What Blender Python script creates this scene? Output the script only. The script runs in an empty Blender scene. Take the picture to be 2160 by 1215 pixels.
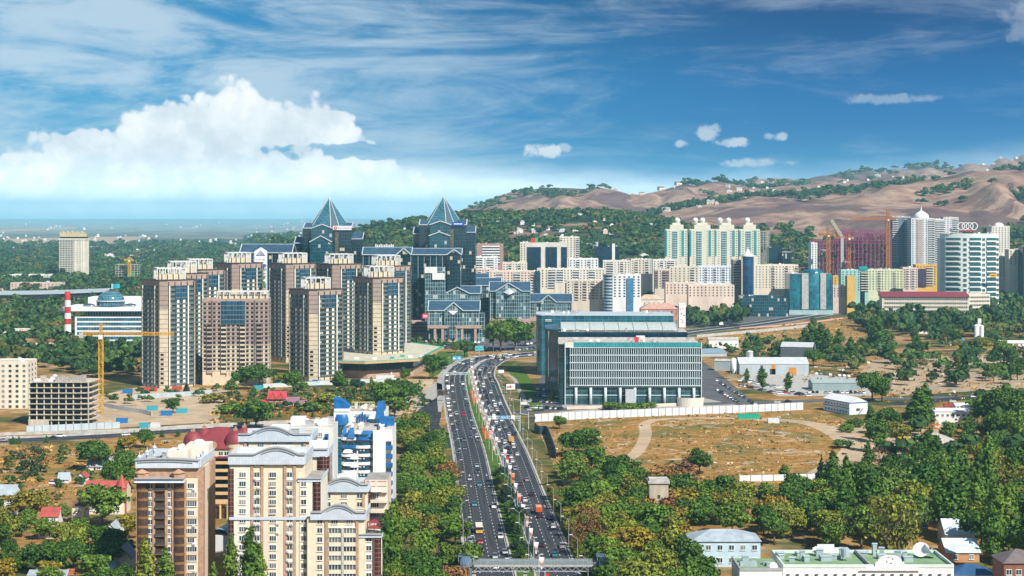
import bpy, math, random
import numpy as np
from math import radians as R, sin, cos, pi, tan, atan2, hypot
from mathutils import Vector, noise as mnoise
random.seed(11)
rng = np.random.default_rng(5)
SC = bpy.context.scene
COL = SC.collection
FPX, HOR, CH = 3600.0, 452.0, 114.0        # focal length and horizon row in photo pixels, camera height in metres

# ---------------- camera ----------------
cd = bpy.data.cameras.new('camera'); cam = bpy.data.objects.new('camera', cd); COL.objects.link(cam)
cam.location = (0, 0, CH); cam.rotation_euler = (pi/2, 0, 0)
cd.sensor_width = 36.0; cd.lens = 36.0*FPX/2160; cd.shift_y = -(607.5-HOR)/2160
cd.clip_start = 1.0; cd.clip_end = 200000.0
SC.camera = cam
SC.view_settings.view_transform = 'Standard'; SC.view_settings.look = 'None'
SC.view_settings.exposure = 0.5; SC.view_settings.gamma = 1.0
SC.cycles.use_denoising = True
SC.cycles.max_bounces = 6; SC.cycles.diffuse_bounces = 2; SC.cycles.glossy_bounces = 2
SC.cycles.volume_bounces = 1; SC.cycles.transparent_max_bounces = 8

# ---------------- sun ----------------
SUN_EL, SUN_AZ = R(43), R(38)              # azimuth measured from straight behind the camera towards its right
sd = Vector((sin(SUN_AZ)*cos(SUN_EL), -cos(SUN_AZ)*cos(SUN_EL), sin(SUN_EL)))
sl = bpy.data.lights.new('sun', 'SUN'); sl.energy = 5.0; sl.angle = R(0.53); sl.color = (1.0, 0.95, 0.86)
so = bpy.data.objects.new('sun', sl); COL.objects.link(so)
so.rotation_euler = (-sd).to_track_quat('-Z', 'Y').to_euler(); so.location = (300, -300, 500)

# ---------------- node helper ----------------
class NT:
    def __init__(s, tree): s.t = tree
    def n(s, typ, **kw):
        nd = s.t.nodes.new(typ)
        for k, v in kw.items():
            if k == 'inp':
                for a, b in v.items():
                    if hasattr(b, 'is_output') or isinstance(b, bpy.types.NodeSocket): s.t.links.new(b, nd.inputs[a])
                    else: nd.inputs[a].default_value = b
            else: setattr(nd, k, v)
        return nd
    def m(s, op, a, b=None, c=None, clamp=False):
        nd = s.t.nodes.new('ShaderNodeMath'); nd.operation = op; nd.use_clamp = clamp
        for i, v in enumerate((a, b, c)):
            if v is None: continue
            if isinstance(v, bpy.types.NodeSocket): s.t.links.new(v, nd.inputs[i])
            else: nd.inputs[i].default_value = v
        return nd.outputs[0]
    def ss(s, v, lo, hi, a=0.0, b=1.0):
        nd = s.t.nodes.new('ShaderNodeMapRange'); nd.interpolation_type = 'SMOOTHSTEP'
        for i, x in enumerate((v, lo, hi, a, b)):
            if isinstance(x, bpy.types.NodeSocket): s.t.links.new(x, nd.inputs[i])
            else: nd.inputs[i].default_value = x
        return nd.outputs[0]
    def mix(s, f, a, b, blend='MIX'):
        nd = s.t.nodes.new('ShaderNodeMix'); nd.data_type = 'RGBA'; nd.blend_type = blend
        for i, x in ((0, f), (6, a), (7, b)):
            if isinstance(x, bpy.types.NodeSocket): s.t.links.new(x, nd.inputs[i])
            elif i == 0: nd.inputs[i].default_value = x
            else: nd.inputs[i].default_value = (*x[:3], 1)
        return nd.outputs[2]
    def noise(s, vec, scale, detail=3.0, rough=0.5, dim='3D', dist=0.0):
        nd = s.t.nodes.new('ShaderNodeTexNoise'); nd.noise_dimensions = dim
        nd.inputs['Scale'].default_value = scale; nd.inputs['Detail'].default_value = detail
        nd.inputs['Roughness'].default_value = rough; nd.inputs['Distortion'].default_value = dist
        if vec is not None: s.t.links.new(vec, nd.inputs['Vector'])
        return nd.outputs['Fac']
    def curve(s, v, pts):
        nd = s.t.nodes.new('ShaderNodeFloatCurve'); c = nd.mapping.curves[0]
        while len(c.points) > 2: c.points.remove(c.points[-1])
        c.points[0].location = pts[0]; c.points[1].location = pts[-1]
        for p in pts[1:-1]: c.points.new(*p)
        nd.mapping.update(); s.t.links.new(v, nd.inputs['Value'])
        return nd.outputs[0]

def srgb(r, g, b):
    f = lambda c: (c/255/12.92) if c/255 <= .04045 else ((c/255+.055)/1.055)**2.4
    return (f(r), f(g), f(b))

# ---------------- sky: Nishita above, the day's clouds and blue low down ----------------
W = bpy.data.worlds.new('World'); SC.world = W; W.use_nodes = True
wt = W.node_tree; wt.nodes.clear(); N = NT(wt)
out = N.n('ShaderNodeOutputWorld'); bg = N.n('ShaderNodeBackground'); bg.inputs[1].default_value = 0.08
wt.links.new(bg.outputs[0], out.inputs[0])
sky = N.n('ShaderNodeTexSky', sky_type='NISHITA', sun_disc=False); sky.sun_elevation = SUN_EL
sky.sun_rotation = pi - SUN_AZ; sky.altitude = 800; sky.air_density = 1.0; sky.dust_density = 0.6; sky.ozone_density = 2.0
tc = N.n('ShaderNodeTexCoord'); sp = N.n('ShaderNodeSeparateXYZ', inp={0: tc.outputs['Generated']})
X, Y, Z = sp.outputs
az = N.m('ARCTAN2', X, Y); U = N.m('MULTIPLY', az, 3.6)               # 1 unit = 1/3.6 rad
V = N.m('MULTIPLY', N.m('ARCSINE', Z), 3.6)
uv = N.n('ShaderNodeCombineXYZ', inp={0: U, 1: V}).outputs[0]
u01 = N.m('ADD', N.m('DIVIDE', U, 2.4), 0.5, clamp=True)              # 0..1 across U -1.2..1.2
def up(px): return (px-1080)/2400+0.5
def vp(py): return (452-py)/1000
# blue gradient
side = N.ss(U, -1.1, 0.75); high = N.ss(V, 0.0, 0.42)
b_lo = N.mix(side, srgb(120, 200, 236), srgb(20, 138, 200))
b_mid = N.mix(side, srgb(56, 164, 218), srgb(0, 106, 178))
b_hi = N.mix(side, srgb(48, 148, 206), srgb(0, 62, 128))
blue = N.mix(N.ss(V, 0.04, 0.2), b_lo, b_mid); blue = N.mix(N.ss(V, 0.2, 0.48), blue, b_hi)
# cirrus: stretched streaks, stronger on the left
mp = N.n('ShaderNodeMapping', inp={0: uv}); mp.inputs['Rotation'].default_value = (0, 0, R(-9)); mp.inputs['Scale'].default_value = (0.85, 4.2, 1)
mpb = N.n('ShaderNodeMapping', inp={0: uv}); mpb.inputs['Rotation'].default_value = (0, 0, R(-14)); mpb.inputs['Scale'].default_value = (2.4, 12, 1)
c1 = N.noise(mp.outputs[0], 1.7, 7, 0.6, dist=1.1); c2 = N.noise(mpb.outputs[0], 1.6, 7, 0.66, dist=0.9)
cir = N.m('ADD', N.m('MULTIPLY', c1, 0.72), N.m('MULTIPLY', c2, 0.33))
thr = N.curve(u01, [(0, .41), (up(300), .42), (up(700), .435), (up(1000), .465), (up(1300), .52), (up(1700), .545), (1, .555)])
cirm = N.ss(N.m('SUBTRACT', cir, thr), -0.05, 0.2)
cirm = N.m('MULTIPLY', cirm, N.curve(u01, [(0, .66), (up(700), .62), (up(1200), .46), (up(1500), .34), (1, .3)]))
cirm = N.m('MULTIPLY', cirm, N.ss(V, 0.03, 0.12))
col = N.mix(cirm, blue, srgb(226, 240, 249))
# low veil of stratus towards the hills
vt = N.curve(u01, [(0, .10), (up(600), .12), (up(700), .128), (up(900), .125), (up(1100), .112), (up(1300), .10), (up(1480), .092), (up(1560), .102), (up(1640), .112), (up(1720), .11), (up(1900), .125), (up(2160), .155), (1, .17)])
vn = N.noise(uv, 6, 5, 0.55)
mps = N.n('ShaderNodeMapping', inp={0: uv}); mps.inputs['Scale'].default_value = (2.2, 9, 1)
vn2 = N.noise(mps.outputs[0], 3, 5, 0.6)
vd = N.m('SUBTRACT', N.m('ADD', vt, N.m('MULTIPLY', N.m('SUBTRACT', vn2, .5), .05)), V)
veil = N.m('MULTIPLY', N.ss(vd, -0.016, 0.06), N.curve(u01, [(0, 1), (up(1000), .97), (up(1250), .96), (up(1450), .86), (up(1600), .6), (up(1720), .4), (up(2160), .5), (1, .5)]))
col = N.mix(veil, col, (.90, .97, 1.0))
# big cumulus bank
ct = N.curve(u01, [(0, .10), (up(0), .108), (up(60), .128), (up(130), .155), (up(180), .185), (up(290), .195), (up(365), .232), (up(430), .243), (up(500), .268), (up(545), .258), (up(600), .236), (up(680), .238), (up(735), .205), (up(775), .15), (up(860), .095), (up(950), .055), (up(1080), .02), (1, .0)])
bil = N.noise(uv, 11, 7, 0.55)
vor = N.n('ShaderNodeTexVoronoi', feature='SMOOTH_F1', inp={'Vector': uv, 'Scale': 22.0, 'Smoothness': 0.35}).outputs['Distance']
vor2 = N.n('ShaderNodeTexVoronoi', feature='SMOOTH_F1', inp={'Vector': uv, 'Scale': 52.0, 'Smoothness': 0.3}).outputs['Distance']
puff = N.m('SUBTRACT', 0.62, N.m('ADD', N.m('MULTIPLY', vor, 0.75), N.m('MULTIPLY', vor2, 0.32)))
cdv = N.m('ADD', N.m('SUBTRACT', ct, V), N.m('ADD', N.m('MULTIPLY', N.m('SUBTRACT', bil, .5), .10), N.m('MULTIPLY', puff, .075)))
# a bite of clear sky in the bank's right side
bite = N.m('ADD', N.m('POWER', N.m('DIVIDE', N.m('ADD', U, 0.44), .14), 2.0), N.m('POWER', N.m('DIVIDE', N.m('SUBTRACT', V, .128), .022), 2.0))
cdv = N.m('SUBTRACT', cdv, N.m('MULTIPLY', N.ss(bite, 0.0, 2.4, 1.0, 0.0), .11))
cum = N.ss(cdv, -0.004, 0.016)
sh = N.noise(uv, 7, 6, 0.6); sh2 = N.noise(uv, 22, 5, 0.6)
ccol = N.mix(N.ss(N.m('ADD', N.m('MULTIPLY', sh, .7), N.m('MULTIPLY', sh2, .3)), .38, .62), (1.22, 1.22, 1.22), (.86, .93, .98))
ccol = N.mix(N.m('MULTIPLY', N.ss(puff, .02, .22, 1.0, 0.0), .25), ccol, (.74, .83, .90))
ccol = N.mix(N.ss(V, 0.0, 0.06, 0.3, 0.0), ccol, (.70, .80, .87))
col = N.mix(N.m('MULTIPLY', cum, .97), col, ccol)
glow = N.ss(V, 0.0, 0.14, 2.2, 1.0); gl3 = N.n('ShaderNodeCombineColor', inp={0: glow, 1: glow, 2: glow}).outputs[0]
col = N.mix(N.m('MULTIPLY', N.m('MAXIMUM', cum, veil), N.ss(U, .3, .9, 1.0, .3)), col, N.mix(1.0, col, gl3, 'MULTIPLY'))   # the low clouds are the bright ones; the air in front dims them
# small separate puffs
pn = N.noise(uv, 26, 5, 0.62); pn2 = N.m('MULTIPLY', N.m('SUBTRACT', pn, .5), 5.5)
for px, py, rx, ry, st in ((1143, 319, 34, 15, .95), (1192, 312, 14, 9, .5), (1497, 280, 26, 17, .6), (1540, 302, 36, 10, .7), (1635, 289, 26, 9, .6), (1436, 305, 20, 8, .6), (1590, 344, 62, 9, .6), (650, 318, 30, 14, .85), (2150, 60, 60, 45, .22), (1860, 215, 90, 10, .3)):
    e = N.m('ADD', N.m('POWER', N.m('DIVIDE', N.m('SUBTRACT', U, (px-1080)/1000), rx/1000), 2.0), N.m('POWER', N.m('DIVIDE', N.m('SUBTRACT', V, vp(py)), ry/1000), 2.0))
    mk = N.ss(N.m('ADD', e, pn2), 0.1, 1.5, st, 0.0)
    col = N.mix(mk, col, srgb(240, 246, 250))
# horizon murk over the far plain
col = N.mix(N.ss(V, -0.006, 0.012, 0.5, 0.0), col, N.mix(N.ss(U, -.6, .4), (.62, .78, .86), (.62, .76, .84)))
col10 = N.mix(1.0, col, (8.5, 8.5, 8.5), 'MULTIPLY')
fin = N.mix(N.ss(V, 0.75, 1.7), col10, sky.outputs[0])
wt.links.new(fin, bg.inputs[0])

# ---------------- geometry helpers ----------------
def gd(py, z=0.0): return (CH-z)*FPX/(py-HOR)
def wx(px, d): return (px-1080)*d/FPX
def wz(py, d): return CH-(py-HOR)*d/FPX
def gp(px, py, z=0.0):
    d = gd(py, z); return (wx(px, d), d, z)

class MB:
    def __init__(s): s.v = []; s.f = []; s.m = []
    def face(s, pts, m=0):
        i = len(s.v); s.v.extend(tuple(p) for p in pts); s.f.append(tuple(range(i, i+len(pts)))); s.m.append(m)
    def hexa(s, b, t, m=0, mt=None):
        i = len(s.v); s.v.extend(tuple(p) for p in b); s.v.extend(tuple(p) for p in t)
        for q in ((3, 2, 1, 0), (0, 1, 5, 4), (1, 2, 6, 5), (2, 3, 7, 6), (3, 0, 4, 7)):
            s.f.append(tuple(i+k for k in q)); s.m.append(m)
        s.f.append((i+4, i+5, i+6, i+7)); s.m.append(m if mt is None else mt)
    def box(s, x0, x1, y0, y1, z0, z1, m=0, mt=None):
        s.hexa(((x0, y0, z0), (x1, y0, z0), (x1, y1, z0), (x0, y1, z0)), ((x0, y0, z1), (x1, y0, z1), (x1, y1, z1), (x0, y1, z1)), m, mt)
    def beam(s, a, b, w, h, m=0):                      # a straight bar of rectangular section between two points
        a, b = Vector(a), Vector(b); d = (b-a); d.normalize()
        up = Vector((0, 0, 1)) if abs(d.z) < .95 else Vector((1, 0, 0))
        sx = d.cross(up); sx.normalize(); sz = sx.cross(d)
        o = [sx*(w/2*i)+sz*(h/2*j) for i, j in ((-1, -1), (1, -1), (1, 1), (-1, 1))]
        s.hexa([a+k for k in o], [b+k for k in o], m)
    def prism(s, poly, z0, z1, m=0, mt=None, shrink=None):
        n = len(poly); i = len(s.v)
        a = sum(poly[k][0]*poly[(k+1) % n][1]-poly[(k+1) % n][0]*poly[k][1] for k in range(n))
        if a < 0: poly = poly[::-1]
        top = poly if shrink is None else shrink
        s.v.extend((p[0], p[1], z0) for p in poly); s.v.extend((p[0], p[1], z1) for p in top)
        for k in range(n):
            l = (k+1) % n; s.f.append((i+k, i+l, i+n+l, i+n+k)); s.m.append(m)
        s.f.append(tuple(i+n+k for k in range(n))); s.m.append(m if mt is None else mt)
        s.f.append(tuple(i+n-1-k for k in range(n))); s.m.append(m)
    def tube(s, a, b, r, n=6, m=0, r2=None):
        a, b = Vector(a), Vector(b); d = (b-a).normalized(); r2 = r if r2 is None else r2
        up = Vector((0, 0, 1)) if abs(d.z) < .95 else Vector((1, 0, 0))
        sx = d.cross(up).normalized(); sy = d.cross(sx); i = len(s.v)
        for c, rr in ((a, r), (b, r2)):
            for k in range(n):
                t = 2*pi*k/n; s.v.append(tuple(c+sx*(rr*cos(t))+sy*(rr*sin(t))))
        for k in range(n):
            l = (k+1) % n; s.f.append((i+k, i+l, i+n+l, i+n+k)); s.m.append(m)
        s.f.append(tuple(i+n+k for k in range(n))); s.m.append(m); s.f.append(tuple(i+n-1-k for k in range(n))); s.m.append(m)
    def lathe(s, c, prof, n=16, m=0, sx=1.0, sy=1.0, a0=0.0, a1=2*pi):
        i = len(s.v); full = abs(a1-a0-2*pi) < 1e-6; nn = n if full else n+1
        for r, z in prof:
            for k in range(nn):
                t = a0+(a1-a0)*k/n; s.v.append((c[0]+r*cos(t)*sx, c[1]+r*sin(t)*sy, c[2]+z))
        for j in range(len(prof)-1):
            for k in range(n):
                l = (k+1) % nn
                s.f.append((i+j*nn+k, i+j*nn+l, i+(j+1)*nn+l, i+(j+1)*nn+k)); s.m.append(m)
    def dome(s, c, r, h, n=14, k=5, m=0, sx=1.0, sy=1.0):
        s.lathe(c, [(r*cos(pi/2*j/k)+1e-3, h*sin(pi/2*j/k)) for j in range(k+1)], n, m, sx, sy)
    def ball(s, c, r, n=10, k=6, m=0):
        s.lathe(c, [(r*sin(pi*j/k)+1e-3, -r*cos(pi*j/k)) for j in range(k+1)], n, m)
    def gable(s, x0, x1, y0, y1, z0, zr, m=0, mw=None, axis='x', ov=0.4):   # ridge along the axis
        mw = m if mw is None else mw
        if axis == 'x':
            ym = (y0+y1)/2
            a = [(x0-ov, y0-ov, z0), (x1+ov, y0-ov, z0), (x1+ov, ym, zr), (x0-ov, ym, zr)]
            b = [(x1+ov, y1+ov, z0), (x0-ov, y1+ov, z0), (x0-ov, ym, zr), (x1+ov, ym, zr)]
            s.face(a, m); s.face(b, m)
            s.face([(x0, y1, z0), (x0, y0, z0), (x0, ym, zr-.05)], mw); s.face([(x1, y0, z0), (x1, y1, z0), (x1, ym, zr-.05)], mw)
        else:
            xm = (x0+x1)/2
            s.face([(x0-ov, y1+ov, z0), (x0-ov, y0-ov, z0), (xm, y0-ov, zr), (xm, y1+ov, zr)], m)
            s.face([(x1+ov, y0-ov, z0), (x1+ov, y1+ov, z0), (xm, y1+ov, zr), (xm, y0-ov, zr)], m)
            s.face([(x0, y0, z0), (x1, y0, z0), (xm, y0, zr-.05)], mw); s.face([(x1, y1, z0), (x0, y1, z0), (xm, y1, zr-.05)], mw)
    def hip(s, x0, x1, y0, y1, z0, zr, m=0, ov=0.5):
        x0 -= ov; x1 += ov; y0 -= ov; y1 += ov; ym = (y0+y1)/2; h = min((y1-y0)/2, (x1-x0)/2.2)
        r0, r1 = (x0+h, ym, zr), (x1-h, ym, zr)
        s.face([(x0, y0, z0), (x1, y0, z0), r1, r0], m); s.face([(x1, y1, z0), (x0, y1, z0), r0, r1], m)
        s.face([(x0, y1, z0), (x0, y0, z0), r0], m); s.face([(x1, y0, z0), (x1, y1, z0), r1], m)
        s.face([(x0, y0, z0), (x0, y1, z0), (x1, y1, z0), (x1, y0, z0)], m)
    def mesh(s, name, mats, smooth=False):
        me = bpy.data.meshes.new(name); me.from_pydata(s.v, [], s.f)
        for mt in (mats if isinstance(mats, (list, tuple)) else [mats]): me.materials.append(mt)
        me.polygons.foreach_set('material_index', s.m)
        if smooth: me.polygons.foreach_set('use_smooth', [True]*len(s.f))
        me.update(); return me
    def build(s, name, mats, parent=None, loc=(0, 0, 0), rz=0.0, smooth=False):
        return put(name, s.mesh(name, mats, smooth), parent, loc, rz)

PANES = {}                                              # glass of a window mesh, hung in it as its own piece
def put(name, me, parent=None, loc=(0, 0, 0), rz=0.0, sc=None):
    o = bpy.data.objects.new(name, me); COL.objects.link(o); o.location = loc; o.rotation_euler = (0, 0, rz)
    if sc is not None: o.scale = (sc, sc, sc) if isinstance(sc, (int, float)) else sc
    if parent is not None: o.parent = parent
    if me is not None and me.name in PANES: put('pane', PANES[me.name], o)
    return o
USED = {}
def tag(o, label, cat, group=None, kind=None):
    o['label'] = label; o['category'] = cat
    if group: o['group'] = group
    if kind: o['kind'] = kind
    USED[label] = USED.get(label, 0)+1
    return o
def thing(name, label, cat, loc=(0, 0, 0), rz=0.0, group=None):
    o = bpy.data.objects.new(name, None); COL.objects.link(o); o.location = loc; o.rotation_euler = (0, 0, rz); o.empty_display_size = 2
    return tag(o, label, cat, group)
def struct(o): o['kind'] = 'structure'; return o
ORD = 'first second third fourth fifth sixth seventh eighth ninth tenth eleventh twelfth thirteenth fourteenth fifteenth sixteenth seventeenth eighteenth nineteenth'.split()
TENS = {20: 'twent', 30: 'thirt', 40: 'fort', 50: 'fift', 60: 'sixt', 70: 'sevent', 80: 'eight', 90: 'ninet'}
def ordw(n):                                            # 1 -> first
    if n <= 19: return ORD[n-1]
    t, u = n//10*10, n % 10
    return TENS[t]+'ieth' if u == 0 else TENS[t]+'y-'+ORD[u-1]

# ---------------- materials ----------------
MATS = {}
def P(name, col, rough=.75, var=.12, scale=.35, spec=.3, metal=0.0, streak=False, alpha=None):
    if name in MATS: return MATS[name]
    m = bpy.data.materials.new(name); m.use_nodes = True; t = m.node_tree; b = t.nodes['Principled BSDF']; n = NT(t)
    b.inputs['Roughness'].default_value = rough; b.inputs['Metallic'].default_value = metal
    b.inputs['Specular IOR Level'].default_value = spec
    if var > 0:
        c = n.n('ShaderNodeTexCoord'); v = c.outputs['Object']
        if streak:
            mpn = n.n('ShaderNodeMapping', inp={0: v}); mpn.inputs['Scale'].default_value = (1, 1, .18); v = mpn.outputs[0]
        f = n.noise(v, scale, 6, .65)
        lo = tuple(max(0, x*(1-var*1.5)) for x in col); hi = tuple(min(1, x*(1+var)) for x in col)
        t.links.new(n.mix(n.ss(f, .3, .7), lo, hi), b.inputs['Base Color'])
    else: b.inputs['Base Color'].default_value = (*col, 1)
    MATS[name] = m; return m
def PR(name, cols, rough=.8, spec=.2, scale=.5, var=.35):   # colour picked per object, with mottling
    if name in MATS: return MATS[name]
    m = bpy.data.materials.new(name); m.use_nodes = True; t = m.node_tree; b = t.nodes['Principled BSDF']; n = NT(t)
    oi = n.n('ShaderNodeObjectInfo'); cr = n.n('ShaderNodeValToRGB', inp={0: oi.outputs['Random']})
    e = cr.color_ramp.elements
    while len(e) < len(cols): e.new(.5)
    for i, c in enumerate(cols): e[i].position = i/(len(cols)-1) if len(cols) > 1 else 0; e[i].color = (*c, 1)
    if var > 0:
        c = n.n('ShaderNodeTexCoord'); f = n.noise(c.outputs['Object'], scale, 4, .65)
        k = n.ss(f, .28, .72, 1-var, 1+var)
        vv = n.n('ShaderNodeCombineColor', inp={0: k, 1: k, 2: k}).outputs[0]
        t.links.new(n.mix(1.0, cr.outputs[0], vv, 'MULTIPLY'), b.inputs['Base Color'])
    else: t.links.new(cr.outputs[0], b.inputs['Base Color'])
    b.inputs['Roughness'].default_value = rough; b.inputs['Specular IOR Level'].default_value = spec
    MATS[name] = m; return m
def CW(name, g0, g1, line, cu, cv, lw=.1, lh=.12, rough=.12, spec=.5, blinds=None):   # curtain wall: uneven reflections imitated by random pane colours between mullions
    if name in MATS: return MATS[name]
    m = bpy.data.materials.new(name); m.use_nodes = True; t = m.node_tree; b = t.nodes['Principled BSDF']; n = NT(t)
    c = n.n('ShaderNodeTexCoord'); s = n.n('ShaderNodeSeparateXYZ', inp={0: c.outputs['Object']})
    u = n.m('DIVIDE', n.m('ADD', s.outputs[0], s.outputs[1]), cu); v = n.m('DIVIDE', s.outputs[2], cv)
    fu, fv = n.m('FRACT', u), n.m('FRACT', v)
    ln = n.m('MAXIMUM', n.m('LESS_THAN', fu, lw), n.m('LESS_THAN', fv, lh))
    cell = n.n('ShaderNodeCombineXYZ', inp={0: n.m('FLOOR', u), 1: n.m('FLOOR', v)})
    wn = n.n('ShaderNodeTexWhiteNoise', noise_dimensions='2D', inp={0: cell.outputs[0]}).outputs['Value']
    big = n.noise(c.outputs['Object'], .06, 3, .6)
    f = n.m('ADD', n.m('MULTIPLY', n.m('POWER', wn, 2.0), .55), n.m('MULTIPLY', n.ss(big, .38, .66), .5), clamp=True)
    gcol = n.mix(f, g0, g1)
    if blinds: gcol = n.mix(n.m('GREATER_THAN', wn, .93), gcol, blinds)
    t.links.new(n.mix(ln, gcol, line), b.inputs['Base Color'])
    t.links.new(n.m('ADD', n.m('MULTIPLY', ln, .4), rough), b.inputs['Roughness'])
    b.inputs['Specular IOR Level'].default_value = spec
    MATS[name] = m; return m
# ---------------- ground materials ----------------
def ground_mat():
    m = bpy.data.materials.new('dry ground'); m.use_nodes = True; t = m.node_tree; b = t.nodes['Principled BSDF']; n = NT(t)
    c = n.n('ShaderNodeTexCoord'); v = c.outputs['Object']; s = n.n('ShaderNodeSeparateXYZ', inp={0: v})
    n1 = n.noise(v, .012, 6, .6); n2 = n.noise(v, .09, 6, .7); n3 = n.noise(v, .6, 4, .7); n4 = n.noise(v, .035, 5, .62)
    dry = n.mix(n.ss(n2, .36, .64), (.23, .115, .028), (.36, .22, .085))
    dry = n.mix(n.ss(n3, .5, .78, 0, .6), dry, (.10, .085, .03))
    dirt = n.mix(n.ss(n3, .35, .65), (.36, .25, .15), (.46, .35, .23))
    green = n.mix(n.ss(n2, .35, .65), (.035, .055, .014), (.085, .10, .025))
    near = n.mix(n.ss(n4, .52, .66), dry, dirt); near = n.mix(n.ss(n1, .46, .6), near, green)
    # far plain: dark tree cover with field strips
    mp = n.n('ShaderNodeMapping', inp={0: v}); mp.inputs['Scale'].default_value = (.0004, .0026, 1)
    f1 = n.noise(mp.outputs[0], 1.0, 4, .55); f2 = n.noise(v, .004, 5, .65)
    far = n.mix(n.ss(f2, .4, .62), (.022, .045, .03), (.06, .085, .05))
    far = n.mix(n.ss(f1, .56, .6), far, (.30, .21, .14))
    f3 = n.noise(v, .02, 3, .8); far = n.mix(n.ss(f3, .66, .7), far, (.45, .42, .38))
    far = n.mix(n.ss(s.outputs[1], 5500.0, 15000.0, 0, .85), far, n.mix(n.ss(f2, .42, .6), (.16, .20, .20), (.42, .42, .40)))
    k = n.ss(s.outputs[1], 1500.0, 2300.0)
    t.links.new(n.mix(k, near, far), b.inputs['Base Color']); b.inputs['Roughness'].default_value = .95; b.inputs['Specular IOR Level'].default_value = .1
    return m
def field_mat(name, cols, sc=1.0):
    m = bpy.data.materials.new(name); m.use_nodes = True; t = m.node_tree; b = t.nodes['Principled BSDF']; n = NT(t)
    c = n.n('ShaderNodeTexCoord'); v = c.outputs['Object']
    n1 = n.noise(v, .03*sc, 6, .65, dist=.5); n2 = n.noise(v, .16*sc, 6, .72); n3 = n.noise(v, .9*sc, 4, .7); n4 = n.noise(v, .045*sc, 7, .75, dist=1.2)
    a = n.mix(n.ss(n2, .35, .65), cols[0], cols[1])
    a = n.mix(n.ss(n1, .48, .6), a, cols[2])
    a = n.mix(n.ss(n4, .55, .63, 0, .9), a, cols[3])
    a = n.mix(n.ss(n3, .55, .75, 0, .7), a, cols[4])
    t.links.new(a, b.inputs['Base Color']); b.inputs['Roughness'].default_value = .95; b.inputs['Specular IOR Level'].default_value = .1
    bp = n.n('ShaderNodeBump', inp={'Height': n2, 'Strength': .7, 'Distance': 1.2}); t.links.new(bp.outputs[0], b.inputs['Normal'])
    return m
OCHRE = field_mat('dry ochre grass', ((.25, .115, .024), (.38, .23, .075), (.17, .135, .038), (.50, .42, .31), (.11, .10, .032)))
LAWN = field_mat('watered lawn', ((.06, .12, .012), (.085, .16, .018), (.07, .12, .02), (.10, .15, .03), (.05, .09, .012)), 2)
DIRT = field_mat('bare dirt', ((.42, .31, .20), (.5, .38, .25), (.38, .29, .19), (.55, .46, .35), (.30, .22, .14)))
SCRUB = field_mat('green scrub ground', ((.05, .065, .018), (.09, .10, .03), (.16, .12, .035), (.26, .18, .07), (.03, .045, .012)))
ASPH = P('asphalt', (.036, .039, .047), .88, .38, .16, .2)
def road_mat():
    m = bpy.data.materials.new('avenue asphalt'); m.use_nodes = True; t = m.node_tree; b = t.nodes['Principled BSDF']; n = NT(t)
    c = n.n('ShaderNodeTexCoord'); uv = n.n('ShaderNodeUVMap', uv_map='lane').outputs[0]
    def mp(sc): q = n.n('ShaderNodeMapping', inp={0: uv}); q.inputs['Scale'].default_value = sc; return q.outputs[0]
    s1 = n.noise(mp((26, .012, 1)), 1, 4, .6); s2 = n.noise(mp((4, .03, 1)), 1, 3, .5); s3 = n.noise(c.outputs['Object'], .05, 5, .65)
    a = n.mix(n.ss(s1, .35, .68), (.030, .033, .041), (.058, .061, .068)); a = n.mix(n.ss(s2, .58, .63, 0, .5), a, (.024, .026, .032)); a = n.mix(n.ss(s3, .55, .75, 0, .5), a, (.075, .076, .08))
    t.links.new(a, b.inputs['Base Color']); b.inputs['Roughness'].default_value = .85; b.inputs['Specular IOR Level'].default_value = .25; return m
AVM = road_mat()
ASPH2 = P('worn asphalt', (.105, .105, .108), .9, .2, .1, .2)
CONC = P('pale concrete', (.42, .40, .37), .85, .16, .3)
PAVE = P('paving', (.36, .34, .31), .85, .16, .4)
WHITE = P('road paint', (.55, .55, .54), .8, .45, 1.2)

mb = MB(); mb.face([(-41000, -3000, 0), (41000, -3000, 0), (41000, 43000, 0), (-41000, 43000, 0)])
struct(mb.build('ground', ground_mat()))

def patch(name, pts, mat, z):
    mb = MB(); mb.face([gp(px, py)[:2]+(z,) for px, py in pts]); return struct(mb.build(name, mat))
def catmull(pts, n=12):
    p = [Vector(q) for q in pts]; p = [p[0]*2-p[1]]+p+[p[-1]*2-p[-2]]; out = []
    for i in range(1, len(p)-2):
        for k in range(n):
            t = k/n; a, b, c, d = p[i-1:i+3]
            out.append(.5*((2*b)+(c-a)*t+(2*a-5*b+4*c-d)*t*t+(3*b-a-3*c+d)*t**3))
    out.append(p[-2]); return out
class Path:
    def __init__(s, pts, n=12):
        s.p = catmull([(x, y) for x, y in pts], n); s.s = [0.0]
        for a, b in zip(s.p, s.p[1:]): s.s.append(s.s[-1]+(b-a).length)
        s.L = s.s[-1]
    def at(s, t):
        t = min(max(t, 0), s.L-1e-6); i = int(np.searchsorted(s.s, t, 'right'))-1; i = min(i, len(s.p)-2)
        a, b = s.p[i], s.p[i+1]; k = (t-s.s[i])/max(1e-9, s.s[i+1]-s.s[i])
        # smoothed heading
        j0, j1 = max(0, i-1), min(len(s.p)-1, i+2); dv = (s.p[j1]-s.p[j0]).normalized()
        return a+(b-a)*k, dv
    def pt(s, t, off):
        p, d = s.at(t); return (p.x+d.y*off, p.y-d.x*off), atan2(d.y, d.x)      # off > 0 is to the right of travel
    def near(s, x, y):
        q = Vector((x, y)); i = min(range(len(s.p)), key=lambda k: (s.p[k]-q).length_squared); return s.s[i]
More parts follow.
